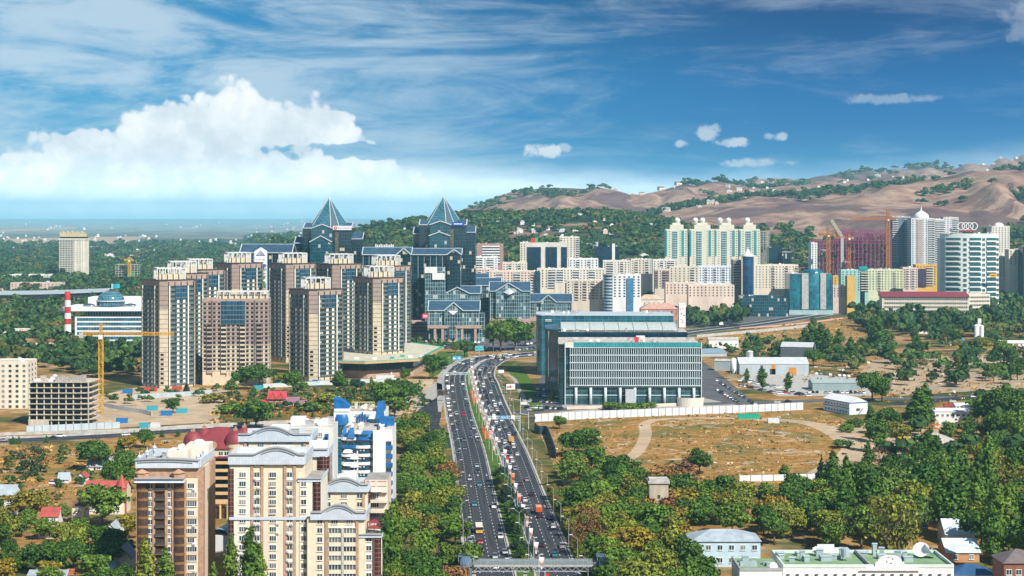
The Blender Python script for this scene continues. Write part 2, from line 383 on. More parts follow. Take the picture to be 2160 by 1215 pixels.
def ribbon(name, path, o0, o1, z, mat, t0=0.0, t1=None, step=8.0, z1=None):
    mb = MB(); t1 = path.L if t1 is None else t1; n = max(2, int((t1-t0)/step)); f = lambda o, t: o(t) if callable(o) else o
    row = []
    for i in range(n+1):
        t = t0+(t1-t0)*i/n; a, _ = path.pt(t, f(o0, t)); b, _ = path.pt(t, f(o1, t)); row.append((a, b))
    if z1 is None:
        for (a, b), (c, d) in zip(row, row[1:]): mb.face([(*a, z), (*b, z), (*d, z), (*c, z)])
    else:
        for (a, b), (c, d) in zip(row, row[1:]): mb.hexa([(*a, z), (*b, z), (*d, z), (*c, z)], [(*a, z1), (*b, z1), (*d, z1), (*c, z1)])
    o = struct(mb.build(name, mat))
    if z1 is None:
        uv = o.data.uv_layers.new(name='lane').data
        for i in range(n):
            for k, (u, v) in enumerate(((0, i), (1, i), (1, i+1), (0, i+1))): uv[i*4+k].uv = (u, v*(t1-t0)/n)
    return o

# ---------------- the avenue ----------------
AV = Path([gp(1180, 1520)[:2]]+[gp(*q)[:2] for q in ((1142, 1330), (1102, 1190), (1060, 1040), (1036, 950), (1005, 862), (992, 808), (990, 790), (1004, 771), (1040, 755), (1136, 747))]+[(62, 1445), (112, 1540), (172, 1650), (256, 1776), (432, 2073), (650, 2300)])
T = lambda py, px=1040: AV.near(*gp(px, py)[:2])
t_bend = AV.near(*gp(1005, 862)[:2]); t_split = AV.near(*gp(990, 790)[:2]); t_off = AV.near(*gp(1136, 747)[:2])
def med(t): return 3.1 if t < t_split-60 else max(1.2, 3.1-1.9*(t-t_split+60)/120)
patch('verge_ground', [(820, 1300), (850, 880), (935, 790), (1060, 790), (1140, 870), (1180, 1000), (1290, 1300)], SCRUB, .02)
ribbon('avenue_carriageway', AV, lambda t: -med(t)-14.9, lambda t: -med(t), .05, AVM)
ribbon('avenue_carriageway', AV, lambda t: med(t), lambda t: med(t)+(15.2 if t > t_bend-90 else 13.6), .05, AVM)
ribbon('median_strip', AV, lambda t: -med(t)+.35, lambda t: med(t)-.35, 0, LAWN, z1=.17, t1=t_split+25)
ribbon('median_strip', AV, lambda t: -med(t)+.35, lambda t: med(t)-.35, 0, CONC, z1=.17, t0=t_split+25)
for sg in (-1, 1):
    ribbon('kerb', AV, (lambda t, sg=sg: sg*med(t)-.32), (lambda t, sg=sg: sg*med(t)+.32), 0, CONC, z1=.16)
ribbon('kerb', AV, lambda t: -med(t)-15.9, lambda t: -med(t)-14.9, 0, CONC, z1=.14)
ribbon('kerb', AV, lambda t: med(t)+15.2, lambda t: med(t)+16.2, 0, CONC, z1=.14, t0=t_bend-60)
ribbon('kerb', AV, lambda t: med(t)+13.6, lambda t: med(t)+14.4, 0, CONC, z1=.14, t1=t_bend-60)
ribbon('pavement', AV, lambda t: -med(t)-19.5, lambda t: -med(t)-15.9, .045, PAVE, t0=t_bend-15, t1=t_off)
# lane dashes and edge lines, all paint of one carriageway in one marking sheet
def dashes(side, lanes, t0, t1):
    mb = MB(); wl = 14.9/4 if side < 0 else 13.6/4
    for l in range(1, lanes):
        t = t0
        while t < t1:
            o = side*(med(t)+wl*l); solid = (t_split-70 < t < t_split+60)
            ln = 6.6 if solid else 2.1
            a, b = AV.pt(t, o-.13)[0], AV.pt(t, o+.13)[0]; c, d = AV.pt(t+ln, o+.13)[0], AV.pt(t+ln, o-.13)[0]
            mb.face([(*a, .062), (*b, .062), (*c, .062), (*d, .062)]); t += 6.6
    for o in (med(0)+.75, med(0)+wl*4-.5):
        t = t0
        while t < t1:
            q = side*(o+med(t)-med(0)); pts = [AV.pt(t, q-.09)[0], AV.pt(t, q+.09)[0], AV.pt(t+8, q+.09)[0], AV.pt(t+8, q-.09)[0]]
            mb.face([(*p, .062) for p in pts]); t += 8
    # lane arrows
    for tt in (T(1021, 1020), T(1000, 1010)) if side < 0 else (T(1098, 1130), T(1075, 1120), T(921, 1060)):
        for l in range(lanes):
            o = side*(med(tt)+wl*(l+.5)); sgn = -1 if side < 0 else 1
            q = lambda dt, do: (*AV.pt(tt+sgn*dt, o+do)[0], .062)
            mb.face([q(0, -.12), q(0, .12), q(3.4, .12), q(3.4, -.12)]); mb.face([q(3.4, -.5), q(3.4, .5), q(5.6, 0)])
    return struct(mb.build('lane_markings', WHITE))
dashes(-1, 4, 20, t_off); dashes(1, 4, 20, t_off)

# side streets
LS = Path([gp(*q)[:2] for q in ((-120, 934), (100, 926), (250, 918), (400, 908), (620, 900), (830, 893), (905, 885))])
ribbon('cross_street', LS, -7.5, 8.5, .035, ASPH2)
ribbon('cross_street_lane', LS, 1.2, 6.6, .05, ASPH); ribbon('cross_street_lane', LS, -5.6, -.2, .05, ASPH)
ribbon('retaining_strip', LS, -9.0, -7.5, 0, CONC, z1=.9)
RS = Path([gp(*q)[:2] for q in ((1085, 872), (1140, 868), (1240, 861), (1400, 855), (1700, 846), (1850, 842), (2000, 838), (2200, 831))])
ribbon('back_street', RS, -7, 6, .035, ASPH2)
RS2 = Path([gp(*q)[:2] for q in ((1880, 853), (1960, 846), (2090, 836), (2230, 826))])
ribbon('far_road', RS2, -7, 7, .06, ASPH)
SLIP = Path([gp(*q)[:2] for q in ((945, 945), (925, 930), (912, 905), (905, 880), (910, 855), (925, 835), (945, 815))])
ribbon('slip_road', SLIP, -6.5, 6.5, .03, ASPH)
patch('traffic_island', [(932, 905), (941, 895), (943, 870), (940, 845), (934, 850), (930, 880), (926, 896)], OCHRE, .12)
patch('paved_corner', [(878, 868), (930, 832), (936, 812), (918, 806), (872, 850)], PAVE, .045)
patch('yard', [(860, 880), (905, 842), (915, 800), (850, 800), (800, 840), (810, 880)], DIRT, .025)
# land parcels
patch('dry_field', [(1128, 890), (1300, 872), (1560, 866), (1700, 862), (1770, 880), (1860, 920), (1880, 985), (1700, 1010), (1540, 1030), (1390, 1020), (1300, 1005), (1175, 1000), (1150, 940)], OCHRE, .03)
TR1 = Path([gp(*q)[:2] for q in ((1700, 893), (1600, 884), (1480, 882), (1400, 884), (1362, 893), (1362, 915), (1352, 942), (1330, 965), (1280, 985))])
ribbon('dirt_track', TR1, -3.2, 3.2, .06, DIRT, step=5)
TR2 = Path([gp(*q)[:2] for q in ((1600, 884), (1690, 890), (1745, 905), (1785, 930), (1800, 950), (1770, 975), (1730, 1000))])
ribbon('dirt_track', TR2, -6, 6, .065, DIRT, step=5)
patch('rubble_yard', [(1730, 900), (1990, 880), (2000, 960), (1930, 985), (1760, 980), (1800, 940)], DIRT, .045)
patch('dry_slope', [(1400, 720), (1830, 662), (1900, 690), (1780, 720), (1600, 745), (1480, 735)], OCHRE, .02)
patch('dry_slope', [(1840, 760), (2200, 740), (2200, 815), (1900, 835), (1800, 800)], field_mat('stony dry ground', ((.34, .23, .13), (.45, .34, .23), (.33, .26, .19), (.5, .42, .33), (.16, .13, .05))), .02)
patch('dry_grassland', [(-160, 945), (300, 935), (520, 905), (520, 960), (300, 1030), (-160, 1050)], OCHRE, .028)
patch('dry_grassland', [(430, 895), (640, 888), (880, 872), (900, 800), (700, 820), (470, 840)], field_mat('overgrown ochre', ((.24, .12, .025), (.17, .12, .03), (.07, .085, .02), (.36, .22, .09), (.05, .06, .018))), .022)
patch('building_yard', [(195, 905), (460, 890), (480, 820), (300, 815), (180, 840)], DIRT, .024)
patch('lawn', [(905, 800), (990, 752), (985, 741), (925, 741), (905, 770)], LAWN, .03)
patch('lawn', [(1115, 868), (1148, 866), (1125, 812), (1108, 782), (1086, 768), (1068, 775), (1090, 815)], LAWN, .035)
ribbon('footpath', Path([gp(*q)[:2] for q in ((1070, 790), (1085, 800), (1097, 825), (1118, 866))]), -1.4, 1.4, .05, PAVE)
patch('car_park', [(860, 728), (1010, 742), (1140, 738), (1150, 700), (1000, 690), (860, 700)], ASPH2, .02)
patch('car_park', [(1100, 868), (1186, 858), (1188, 800), (1150, 780), (1130, 815)], ASPH2, .022)
patch('car_park', [(1440, 830), (1590, 862), (1580, 840), (1520, 790), (1480, 760), (1460, 790)], ASPH2, .022)
patch('car_park', [(1560, 800), (1640, 835), (1840, 835), (1830, 800), (1720, 790), (1600, 770)], CONC, .021)
patch('car_park', [(1440, 690), (1560, 690), (1700, 660), (1680, 645), (1440, 650)], ASPH2, .021)
patch('plaza', [(1480, 830), (1580, 862), (1560, 870), (1180, 874), (1180, 852), (1440, 850)], PAVE, .018)

FALLOW = field_mat('fallow field', ((.36, .25, .16), (.44, .32, .22), (.34, .25, .17), (.42, .34, .26), (.3, .22, .14)), .1)
patch('fallow_field', [(-80, 505), (150, 501), (300, 499), (250, 511), (120, 517), (-80, 519)], FALLOW, .3)
patch('fallow_field', [(-80, 488), (165, 479), (160, 483), (-80, 493)], FALLOW, .3)
patch('fallow_field', [(180, 506), (310, 500), (260, 513), (180, 515)], FALLOW, .35)
# ---------------- hills ----------------
def ip(pts, x): return np.interp(x, [p[0] for p in pts], [p[1] for p in pts])
RIDGES = [  # crest line in photo rows, distance of the crest, width of the near slope
    ([(470, 660), (540, 520), (620, 506), (700, 494), (780, 478), (880, 463), (1000, 452), (1100, 450), (1200, 450), (1300, 452), (1400, 468), (1500, 490), (1700, 508), (2400, 512)], 3300, 1100),
    ([(790, 600), (880, 478), (930, 450), (1000, 430), (1060, 405), (1110, 392), (1180, 386), (1250, 391), (1330, 404), (1380, 394), (1440, 379), (1520, 376), (1560, 384), (1620, 388), (1700, 378), (1900, 372), (2400, 360)], 5200, 1500),
    ([(1130, 680), (1250, 520), (1330, 470), (1400, 446), (1480, 430), (1600, 411), (1700, 402), (1800, 393), (1900, 378), (2000, 362), (2090, 345), (2170, 345), (2400, 330)], 4000, 1350),
    ([(1250, 520), (1380, 430), (1500, 392), (1580, 377), (1640, 370), (1720, 362), (1830, 353), (1950, 346), (2050, 336), (2110, 322), (2170, 310), (2400, 306)], 7200, 2000)]
def fbm(x, y, sc, o=4):
    v = 0; a = 1; tt = 0
    for k in range(o):
        v += a*mnoise.noise((x*sc, y*sc, 7.3)); tt += a; a *= .5; sc *= 2.1
    return v/tt
def ramp(px, d):
    k = min(1, max(0, (px-560)/500)); s = min(1, max(0, (d-1900)/1500)); return 74*k*s*s*(3-2*s)
def hill(px, d):
    x, y = wx(px, d), d; base = ramp(px, d); best = base; which = -1
    wob = fbm(x, y, .0011, 3)
    for i, (cr, D, w) in enumerate(RIDGES):
        D2 = D*(1+.05*wob); zc = CH-(ip(cr, px)-HOR)*D/FPX
        if zc <= 2: continue
        if d < D2: s = max(0, (d-(D2-w))/w); s = s*s*(3-2*s)
        else: s = 1-.55*min(1, (d-D2)/1500)
        g = abs(mnoise.noise((x*.0042+fbm(x, y, .002, 2)*1.2, y*.0011, i*3.1)))
        g2 = abs(mnoise.noise((x*.012+fbm(x, y, .006, 2), y*.003, i*5.7)))
        amp = max(0, zc-base)*s*(1-s*.86)
        z = base+(zc-base)*s-amp*(.8*(1-g*1.7))-amp*.42*(1-g2*2.0)+fbm(x, y, .006, 4)*7*s*(1-s*.6)
        if z > best: best = z; which = i
    return best, which
def wooded(px, d, z, which):                              # how much of the slope is under trees, 0..1
    x, y = wx(px, d), d; n = fbm(x, y, .0035, 4)
    if which <= 0: return .75+n*1.3
    if which == 3: return .0+n*1.6
    if which == 2:
        bandy = 1.0 if d > RIDGES[2][1]-60 else 0; low = 1-min(1, max(0, (d-2700)/450))
        return -.13+n*1.9+.75*bandy+low*.9
    return -.27+n*1.7+max(0, 1-(d-3700)/500)*.5
hm = bpy.data.meshes.new('hills'); pxs = np.linspace(500, 2480, 340); ds = np.concatenate([np.linspace(1850, 4300, 100), np.linspace(4340, 9000, 70)])
vv = []; att = []; PZ = {}
for j, d in enumerate(ds):
    for i, px in enumerate(pxs):
        z, wch = hill(px, d); vv.append((wx(px, d), d, z-.5 if z < .3 else z)); att.append((min(1, max(0, wooded(px, d, z, wch))), fbm(wx(px, d), d, .009, 4)*.5+.5, 0))
nx = len(pxs); ff = [(j*nx+i, j*nx+i+1, (j+1)*nx+i+1, (j+1)*nx+i) for j in range(len(ds)-1) for i in range(nx-1)]
hm.from_pydata(vv, [], ff); hm.polygons.foreach_set('use_smooth', [True]*len(ff))
ca = hm.color_attributes.new('cover', 'FLOAT_COLOR', 'POINT'); ca.data.foreach_set('color', np.array([(a, b, c, 1) for a, b, c in att], dtype=np.float32).ravel())
def hills_mat():
    m = bpy.data.materials.new('dry hillside'); m.use_nodes = True; t = m.node_tree; b = t.nodes['Principled BSDF']; n = NT(t)
    c = n.n('ShaderNodeTexCoord'); v = c.outputs['Object']; at = n.n('ShaderNodeAttribute', attribute_name='cover'); s = n.n('ShaderNodeSeparateColor', inp={0: at.outputs['Color']})
    n1 = n.noise(v, .004, 6, .62, dist=.8); n2 = n.noise(v, .018, 6, .68); n3 = n.noise(v, .06, 4, .7)
    a = n.mix(n.ss(n2, .36, .64), (.20, .11, .085), (.37, .25, .18))
    a = n.mix(n.ss(n1, .51, .57, 0, .75), a, (.085, .05, .058))
    a = n.mix(n.ss(n3, .56, .7, 0, .7), a, (.09, .065, .055))
    g = n.mix(n.ss(n2, .35, .65), (.02, .045, .022), (.05, .075, .03))
    k = n.ss(n.m('ADD', s.outputs[0], n.m('MULTIPLY', n.m('SUBTRACT', n2, .5), .9)), .34, .5)
    t.links.new(n.mix(k, a, g), b.inputs['Base Color']); b.inputs['Roughness'].default_value = .95; b.inputs['Specular IOR Level'].default_value = .1
    bp = n.n('ShaderNodeBump', inp={'Height': n2, 'Strength': .6, 'Distance': 12.0}); t.links.new(bp.outputs[0], b.inputs['Normal'])
    return m
hm.materials.append(hills_mat()); ho = put('hills', hm); struct(ho)
# ---------------- building kit ----------------
GLASSD = P('dark window glass', (.012, .02, .03), .12, .5, .9, .6)
GLASSB = P('blue window glass', (.02, .07, .12), .12, .4, .6, .6)
GLASSW = PR('curtained window', [(.02, .03, .04), (.05, .07, .09), (.02, .05, .07), (.16, .17, .17), (.03, .04, .05), (.30, .30, .28)], .2, .5, .8, .3)
ROOFG = P('grey roof felt', (.30, .29, .27), .9, .22, .25)
ROOFL = P('pale roof felt', (.47, .44, .40), .9, .2, .25)
WHT = P('white paint', (.78, .78, .76), .6, .07, .3)
CREAM = P('cream render', (.62, .50, .34), .8, .08, .25, streak=True)
CREAM2 = P('pale cream tile', (.66, .59, .47), .8, .08, .25, streak=True)
BRICK = P('brown brick', (.42, .265, .175), .85, .15, .8)
SILV = P('silver cladding', (.52, .58, .64), .45, .08, .5, .4)
METAL = P('grey metal', (.35, .36, .37), .5, .1, .5, .4)
DKM = P('dark metal', (.05, .055, .06), .5, .1, .5, .4)
BLUEP = P('strong blue cladding', (.012, .13, .36), .45, .2, .4, .4)
WHT2 = P('white render weathered', (.70, .70, .68), .8, .1, .2, streak=True)
class B:
    def __init__(s, name, label, px0, px1, pyt, d, dep, rot=0.0, cat='building', group=None, pyb=None):
        s.d = d; s.s = FPX/d; s.w = (px1-px0)/s.s/cos(rot); s.h = wz(pyt, d); s.dep = dep; s.px = (px0+px1)/2; s.c = px0; s.rot = rot
        s.e = thing(name, label, cat, (wx(s.px, d), d, 0), rot, group)
    def x(s, px): return (px-s.px)/s.s/cos(s.rot)      # local x of a photo column on the front face
    def z(s, py): return wz(py, s.d)
    def part(s, mb, name, mats, smooth=False, loc=(0, 0, 0), rz=0.0): return mb.build(name, mats, s.e, loc, rz, smooth)
    def body(s, mat, roof=None, z0=0.0, z1=None, x0=None, x1=None, y0=0.0, y1=None, name='wall', lip=.9, lipm=None):
        x0 = -s.w/2 if x0 is None else x0; x1 = s.w/2 if x1 is None else x1; z1 = s.h if z1 is None else z1; y1 = s.dep if y1 is None else y1
        m = MB(); m.box(x0, x1, y0, y1, z0, z1-lip, 0, 1)
        t = .35
        for q in ((x0, x1, y0, y0+t), (x0, x1, y1-t, y1), (x0, x0+t, y0+t, y1-t), (x1-t, x1, y0+t, y1-t)): m.box(*q, z1-lip, z1, 2)
        return s.part(m, name, [mat, roof or ROOFG, lipm or mat])
    def frame(s, face, u, y0=0.0, xw=None):             # loc and turn of a column mesh on a face
        w = s.w/2 if xw is None else xw
        return {'F': ((u, y0, 0), 0.0), 'R': ((w, u, 0), pi/2), 'L': ((-w, u, 0), -pi/2)}[face]
    def stacks(s, face, us, me, name='window_stack', y0=0.0, xw=None, z=0.0):
        out = []
        for u in us:
            l, r = s.frame(face, u, y0, xw); out.append(put(name, me, s.e, (l[0], l[1], l[2]+z), r))
        return out
def win_stack(n, fh, z0, ww, wh, glass, frame=None, proud=.07, sill=None):
    m = MB()
    for k in range(n):
        z = z0+k*fh
        if frame: m.box(-ww/2-.14, ww/2+.14, -proud, .05, z-.14, z+wh+.14, 1); m.box(-ww/2, ww/2, -proud-.03, .02, z, z+wh, 0); m.box(-.05, .05, -proud-.05, .02, z, z+wh, 1)
        else: m.box(-ww/2, ww/2, -proud, .05, z, z+wh, 0)
        if sill: m.box(-ww/2-.1, ww/2+.1, -proud-.15, .05, z-.25, z-.08, 1)
    m.box(-.05, .05, -.03, .03, z0-.1, z0+(n-1)*fh+wh+.1, 1)
    return m.mesh('window_stack', [glass, frame or sill or METAL])
def bal_stack(n, fh, z0, ww, wh, glass, par, slab=1.2, fill=.45, skip=0):
    m = MB()
    for k in range(n):
        z = z0+k*fh; m.box(-ww/2, ww/2, -.1, .04, z, z+wh, 0)
        m.box(-ww/2-.15, ww/2+.15, -slab, .02, z-.55, z-.4, 1)
        m.box(-ww/2-.15, ww/2+.15, -slab, -slab+.12, z-.4, z+fill, 1)
        m.box(-ww/2-.15, -ww/2-.03, -slab+.12, .02, z-.4, z+fill, 1); m.box(ww/2+.03, ww/2+.15, -slab+.12, .02, z-.4, z+fill, 1)
    return m.mesh('balcony_stack', [glass, par])
DISH = None
def dish_mesh():
    m = MB(); k = 6; m.lathe((0, 0, 0), [(.02, -.30)]+[(1.0*j/k, -.30+.30*(j/k)**2) for j in range(1, k+1)], 14, 0)
    m.tube((0, 0, -.3), (0, 0, .45), .03, 4, 0); me = m.mesh('dish', [WHT], True)
    me.transform(__import__('mathutils').Matrix.Rotation(radians_(52), 4, 'X')); return me
def radians_(a): return a*pi/180
DISH = dish_mesh()
def roof_kit(b, seed, n=5, x0=None, x1=None, y0=None, y1=None, z=None, dishes=2, mat=None, sc=1.0):
    r = random.Random(seed); x0 = -b.w/2+1 if x0 is None else x0; x1 = b.w/2-1 if x1 is None else x1; y0 = 2 if y0 is None else y0; y1 = b.dep-2 if y1 is None else y1; z = b.h-.9 if z is None else z
    for k in range(n):
        x, y = r.uniform(x0+1, x1-1), r.uniform(y0, y1); w, h = r.uniform(.8, 2.6)*sc, r.uniform(.7, 2.2)*sc
        m = MB(); m.box(-w/2, w/2, 0, r.uniform(1, 3)*sc, 0, h); m.box(-w/2-.15, w/2+.15, -.15, 1.1*sc, h, h+.15)
        b.part(m, 'roof_vent' if h < 1.5 else 'roof_hut', [mat or r.choice([METAL, WHT2, CREAM2, ROOFL])], loc=(x, y, z))
    for k in range(dishes):
        put('satellite_dish', DISH, b.e, (r.uniform(x0+1, x1-1), r.uniform(y0, (y0+y1)/2), z+1.0), r.uniform(-.6, .9), sc*r.uniform(.8, 1.3))
def apt(name, label, px0, px1, pyt, d, dep, wall, floors, cols, rot=0.0, bal=None, balmat=None, glass=None, side=4, fr=None, roof=None, ww=1.5, cat='apartment block', seed=None, kit=4, dish=2, base=None, lipm=None, group=None, zb=None):
    b = B(name, label, px0, px1, pyt, d, dep, rot, cat, group); b.body(wall, roof or ROOFL, lipm=lipm)
    zb = (b.h-1.2-floors*3.0) if zb is None else zb; fh = (b.h-1.4-zb)/floors; glass = glass or GLASSW
    me = win_stack(floors, fh, zb+.9, ww, fh*.5, glass, fr); bm = None
    if bal: bm = bal_stack(floors, fh, zb+.8, b.w/cols*.86, fh*.52, glass, balmat or WHT2)
    us = [(-b.w/2+b.w*(i+.5)/cols) for i in range(cols)]
    b.stacks('F', [u for i, u in enumerate(us) if not (bal and i in bal)], me)
    if bal: b.stacks('F', [us[i] for i in bal if i < cols], bm, 'balcony_stack')
    if side:
        f = 'R' if b.px < 1080 else 'L'
        b.stacks(f, [dep*(i+.5)/side for i in range(side)], me)
    roof_kit(b, seed or int(px0*7+d), kit, dishes=dish)
    return b

# ---------------- the nine residential towers on the slope of the avenue ----------------
TW_LO = P('yellow sandstone panel', (.60, .50, .36), .8, .08, .3); TW_UP = P('mauve brown panel', (.36, .27, .23), .8, .08, .3)
TW_GL = CW('tower glazing', (.006, .018, .025), (.035, .065, .08), (.055, .085, .085), 1.45, 3.1, .12, .26, .15, .5, (.42, .42, .37))
TW_BL = CW('tower top glazing', (.004, .03, .065), (.02, .10, .17), (.10, .14, .16), 2.1, 3.1, .08, .2, .1, .6)
TW_SP = P('slate green spandrel', (.12, .165, .17), .6, .15, .4); TW_WH = P('cream balcony wall', (.76, .73, .62), .75, .06, .5)
TW_JT = P('dark joint', (.07, .06, .05), .8, .1, .5)
def facet_bay(n, fh, z0, w, k):                          # a bay of stacked loggias: dark glass, slate parapets, cream cheek walls
    m = MB(); m.box(-w/2, w/2, -.25, .1, z0, z0+n*fh, 0)
    for i in range(n):
        z = z0+i*fh; m.box(-w/2, w/2, -.75, -.25, z, z+fh*.4, 1)
        if k == 0: m.box(-w*.2, w*.2, -.6, -.25, z+fh*.36, z+fh*.98, 2)
        if k == 2: m.box(-w/2, -w/2+.9, -.8, -.25, z, z+fh*.98, 2)
    return m
CROWN_W = P('white pergola paint', (.60, .60, .58), .6, .06, .4); CROWN_B = P('crown sandstone', (.60, .50, .32), .8, .1, .5)
def crown(b, cx, cy, w, z, h, rot):
    e = b.e; c, s_ = cos(rot), sin(rot)
    m = MB(); m.box(-w/2*.86, w/2*.86, -w/2*.86, w/2*.86, 0, h*.46); m.build('crown_wall', [CROWN_B], e, (cx, cy, z), rot)
    m = MB(); t = .62
    for zz in (h-.7,):
        for a in (-1, 1):
            m.box(-w/2, w/2, a*w/2-t/2, a*w/2+t/2, zz, zz+.7); m.box(a*w/2-t/2, a*w/2+t/2, -w/2+t/2, w/2-t/2, zz+.004, zz+.696)
    for i in range(6):
        u = -w/2+w*i/5
        for a in (-1, 1):
            m.box(u-t/2, u+t/2, a*w/2-t/2+.01, a*w/2+t/2-.01, 0, h-.7)
            if 0 < i < 5: m.box(a*w/2-t/2+.01, a*w/2+t/2-.01, u-t/2, u+t/2, 0, h-.7)
        if 0 < i < 5: m.box(u-.2, u+.2, -w/2+t/2, w/2-t/2, h-.5, h-.1)
    m.build('crown_pergola', [CROWN_W], e, (cx, cy, z), rot)
    r = random.Random(int(cx*10+w))
    for k in range(4): x, y = r.uniform(-w*.3, w*.3), r.uniform(-w*.3, w*.3); m = MB(); m.box(x-1, x+1, y-1, y+1, h*.46, h*.46+r.uniform(1.5, 3)); m.lathe((x+.9, y, h*.46), [(.8, 0), (.8, 1.6), (.01, 1.7)], 10); m.build('roof_machine', [METAL], e, (cx, cy, z), rot)
def tower(label, px0, px1, pyt, d, crown_px, crown_top, zb=0.0, front=True, name='residential_tower'):
    b = B(name, label, px0, px1, pyt, d, 0, 0, 'tower block', 'pale brown residential towers beside the avenue')
    w = b.w; h = b.h; ch = w*.155; hw = w/2; cpil = ch
    # plan: a square set cornerwise, its corners cut off: facets run at 45 degrees
    fl = hw-ch/2; pts = [(-ch/2, -hw), (ch/2, -hw), (hw, -ch/2), (hw, ch/2), (ch/2, hw), (-ch/2, hw), (-hw, ch/2), (-hw, -ch/2)]
    pts = [(x, y+hw) for x, y in pts]; zsplit = h*.735
    m = MB(); m.prism(pts, zb, zsplit, 0); b.part(m, 'lower_wall', [TW_LO])
    m = MB(); m.prism(pts, zsplit, h, 0, 1); b.part(m, 'upper_wall', [TW_UP, ROOFG])
    fh = 3.1; n = int((h-zb-5)/fh); z0 = h-3.6-n*fh
    m = MB()
    for i in range(n+1):
        z = z0+i*fh; q = [((x)*1.006, (y-hw)*1.006+hw) for x, y in pts]; m.prism(q, z-.09, z+.09)
    q = [(x*1.03, (y-hw)*1.03+hw) for x, y in pts]; m.prism(q, h, h+.5); b.part(m, 'floor_joints', [TW_JT])
    L = hypot(hw-ch/2, hw-ch/2)
    for sg in (1, -1, 2, -2):
        a = pi/4 if sg in (1, 2) else -pi/4
        x, y = (ch/2+hw)/2, -hw+(hw-ch/2)/2
        if sg in (2, -2): y = -y; a = -a
        if sg in (-1, -2): x = -x
        rz = a if sg in (1, -1) else (pi-abs(a))*(1 if sg == 2 else -1)
        cols = ((-.355, .225, 2), (-.115, .21, 0), (.115, .21, 0), (.355, .225, 2)) if sg in (1, -1) else ((-.2, .35, 0), (.2, .35, 0))
        ntop = 3
        for u, ww, k in cols:
            if sg == -1: u = -u
            m = facet_bay(n-ntop if k == 0 else n, fh, z0, L*ww, k); cx, cy = x+cos(rz)*L*u, y+sin(rz)*L*u
            m.build('window_bay', [TW_GL, TW_SP, TW_WH], b.e, (cx, cy+hw, 0), rz)
        if sg in (1, -1):
            m = MB(); m.box(-L*.215, L*.215, -.6, .1, z0+(n-ntop)*fh, z0+n*fh); b.part(m, 'top_glazing', [TW_BL], loc=(x, y+hw, 0), rz=rz)
        # dark drainpipe-like joints that divide the bays
        m = MB()
        for u in (-.475, -.235, 0, .235, .475): m.box(L*u-.14, L*u+.14, -.85, -.2, z0-3, h-1)
        b.part(m, 'vertical_ribs', [TW_JT], loc=(x, y+hw, 0), rz=rz)
    # windows in the corner pilaster, lower half only
    me = win_stack(int(n*.38), fh, z0+.8, ch*.4, 1.5, GLASSD); put('window_stack', me, b.e, (-ch*.18, 0, 0))
    cw = (crown_px[1]-crown_px[0])/b.s; ccx = ((crown_px[0]+crown_px[1])/2-b.px)/b.s
    crown(b, ccx, hw, cw/1.32, h+.5, wz(crown_top, d+hw)-h-.5+1.2, radians_(18))
    return b
tower('residential tower nearest the construction crane, its corner facing the avenue', 290, 400, 592, 1118, (308, 386), 568)
tower('residential tower tucked behind the corner tower by the crane, mostly hidden', 338, 430, 578, 1190, (340, 410), 554)
tower('residential tower behind the low grid-windowed slab, on its crane side', 362, 465, 570, 1262, (379, 443), 549)
tower('far residential tower between the slab roof and the mural gable', 447, 546, 556, 1340, (461, 525), 535)
tower('residential tower just beyond the mural gable, in front of the twin peaks', 562, 660, 557, 1310, (578, 645), 536)
tower('shortest residential tower, rising at the end of the green-edged podium', 604, 717, 612, 1168, (625, 694), 588)
tower('residential tower behind the shortest one, under the spired glass tower with white sign', 659, 758, 558, 1345, (677, 743), 538)
tower('broad residential tower standing on the green-edged podium', 742, 848, 587, 1235, (761, 829), 564, zb=12.6)
tower('residential tower behind the podium tower, closest to the glass roofs', 764, 863, 562, 1330, (778, 843), 541)

# the lower slab among them, grid of small windows
b = B('residential_slab', 'low residential slab with grid of small windows and blue glass top centre', 428, 566, 630, 1140, 22, radians_(4), 'tower block')
n, fh = 21, 2.88
zs = b.z(727); b.body(TW_LO, z1=zs+.02, lip=.02, name='lower_wall'); b.body(TW_UP, z0=zs+.03, name='upper_wall')
cols = 14; cwid = b.w/cols; nu = 5; zt = b.h-2.2-nu*fh
lo = win_stack(int((zt-9)/fh), fh, zt-int((zt-9)/fh)*fh+.8, cwid*.54, 1.65, GLASSD); upw = win_stack(nu, fh, zt+.8, cwid*.54, 1.5, GLASSD)
us = [-b.w/2+cwid*(i+.5) for i in range(cols)]
b.stacks('F', us, lo); b.stacks('F', [u for i, u in enumerate(us) if not 4 <= i <= 8], upw)
m = MB(); m.box(us[4]-cwid/2, us[8]+cwid/2, -.6, .1, zt-.5, b.h-1.6); b.part(m, 'top_glazing', [TW_BL])
m = MB()
for i in range(nu+int((zt-9)/fh)+1): z = b.h-2.2-i*fh; m.box(-b.w/2-.06, b.w/2+.06, -.14, -.02, z-.1, z+.08)
for i in (2, 5, 8, 11): m.box(-b.w/2+cwid*i-.2, -b.w/2+cwid*i+.2, -.5, -.02, 6, b.h-1)
b.part(m, 'facade_joints', [TW_JT])
for i in (1.5, 4.5, 8.5, 12): 
    m = MB(); m.box(-cwid*.55, cwid*.55, -1.1, -.1, 8, zt-.6); b.part(m, 'bay_wall', [TW_UP if i in (1.5, 12) else TW_LO], loc=(-b.w/2+cwid*i, 0, 0)); put('window_stack', lo, b.e, (-b.w/2+cwid*i-cwid*.25, -1.1, 0)); put('window_stack', lo, b.e, (-b.w/2+cwid*i+cwid*.25, -1.1, 0))
b.stacks('R', [3, 8, 13, 18], lo); b.stacks('R', [3, 8, 13, 18], upw)
m = MB(); cw0, cw1 = b.x(458), b.x(562); zz = b.h
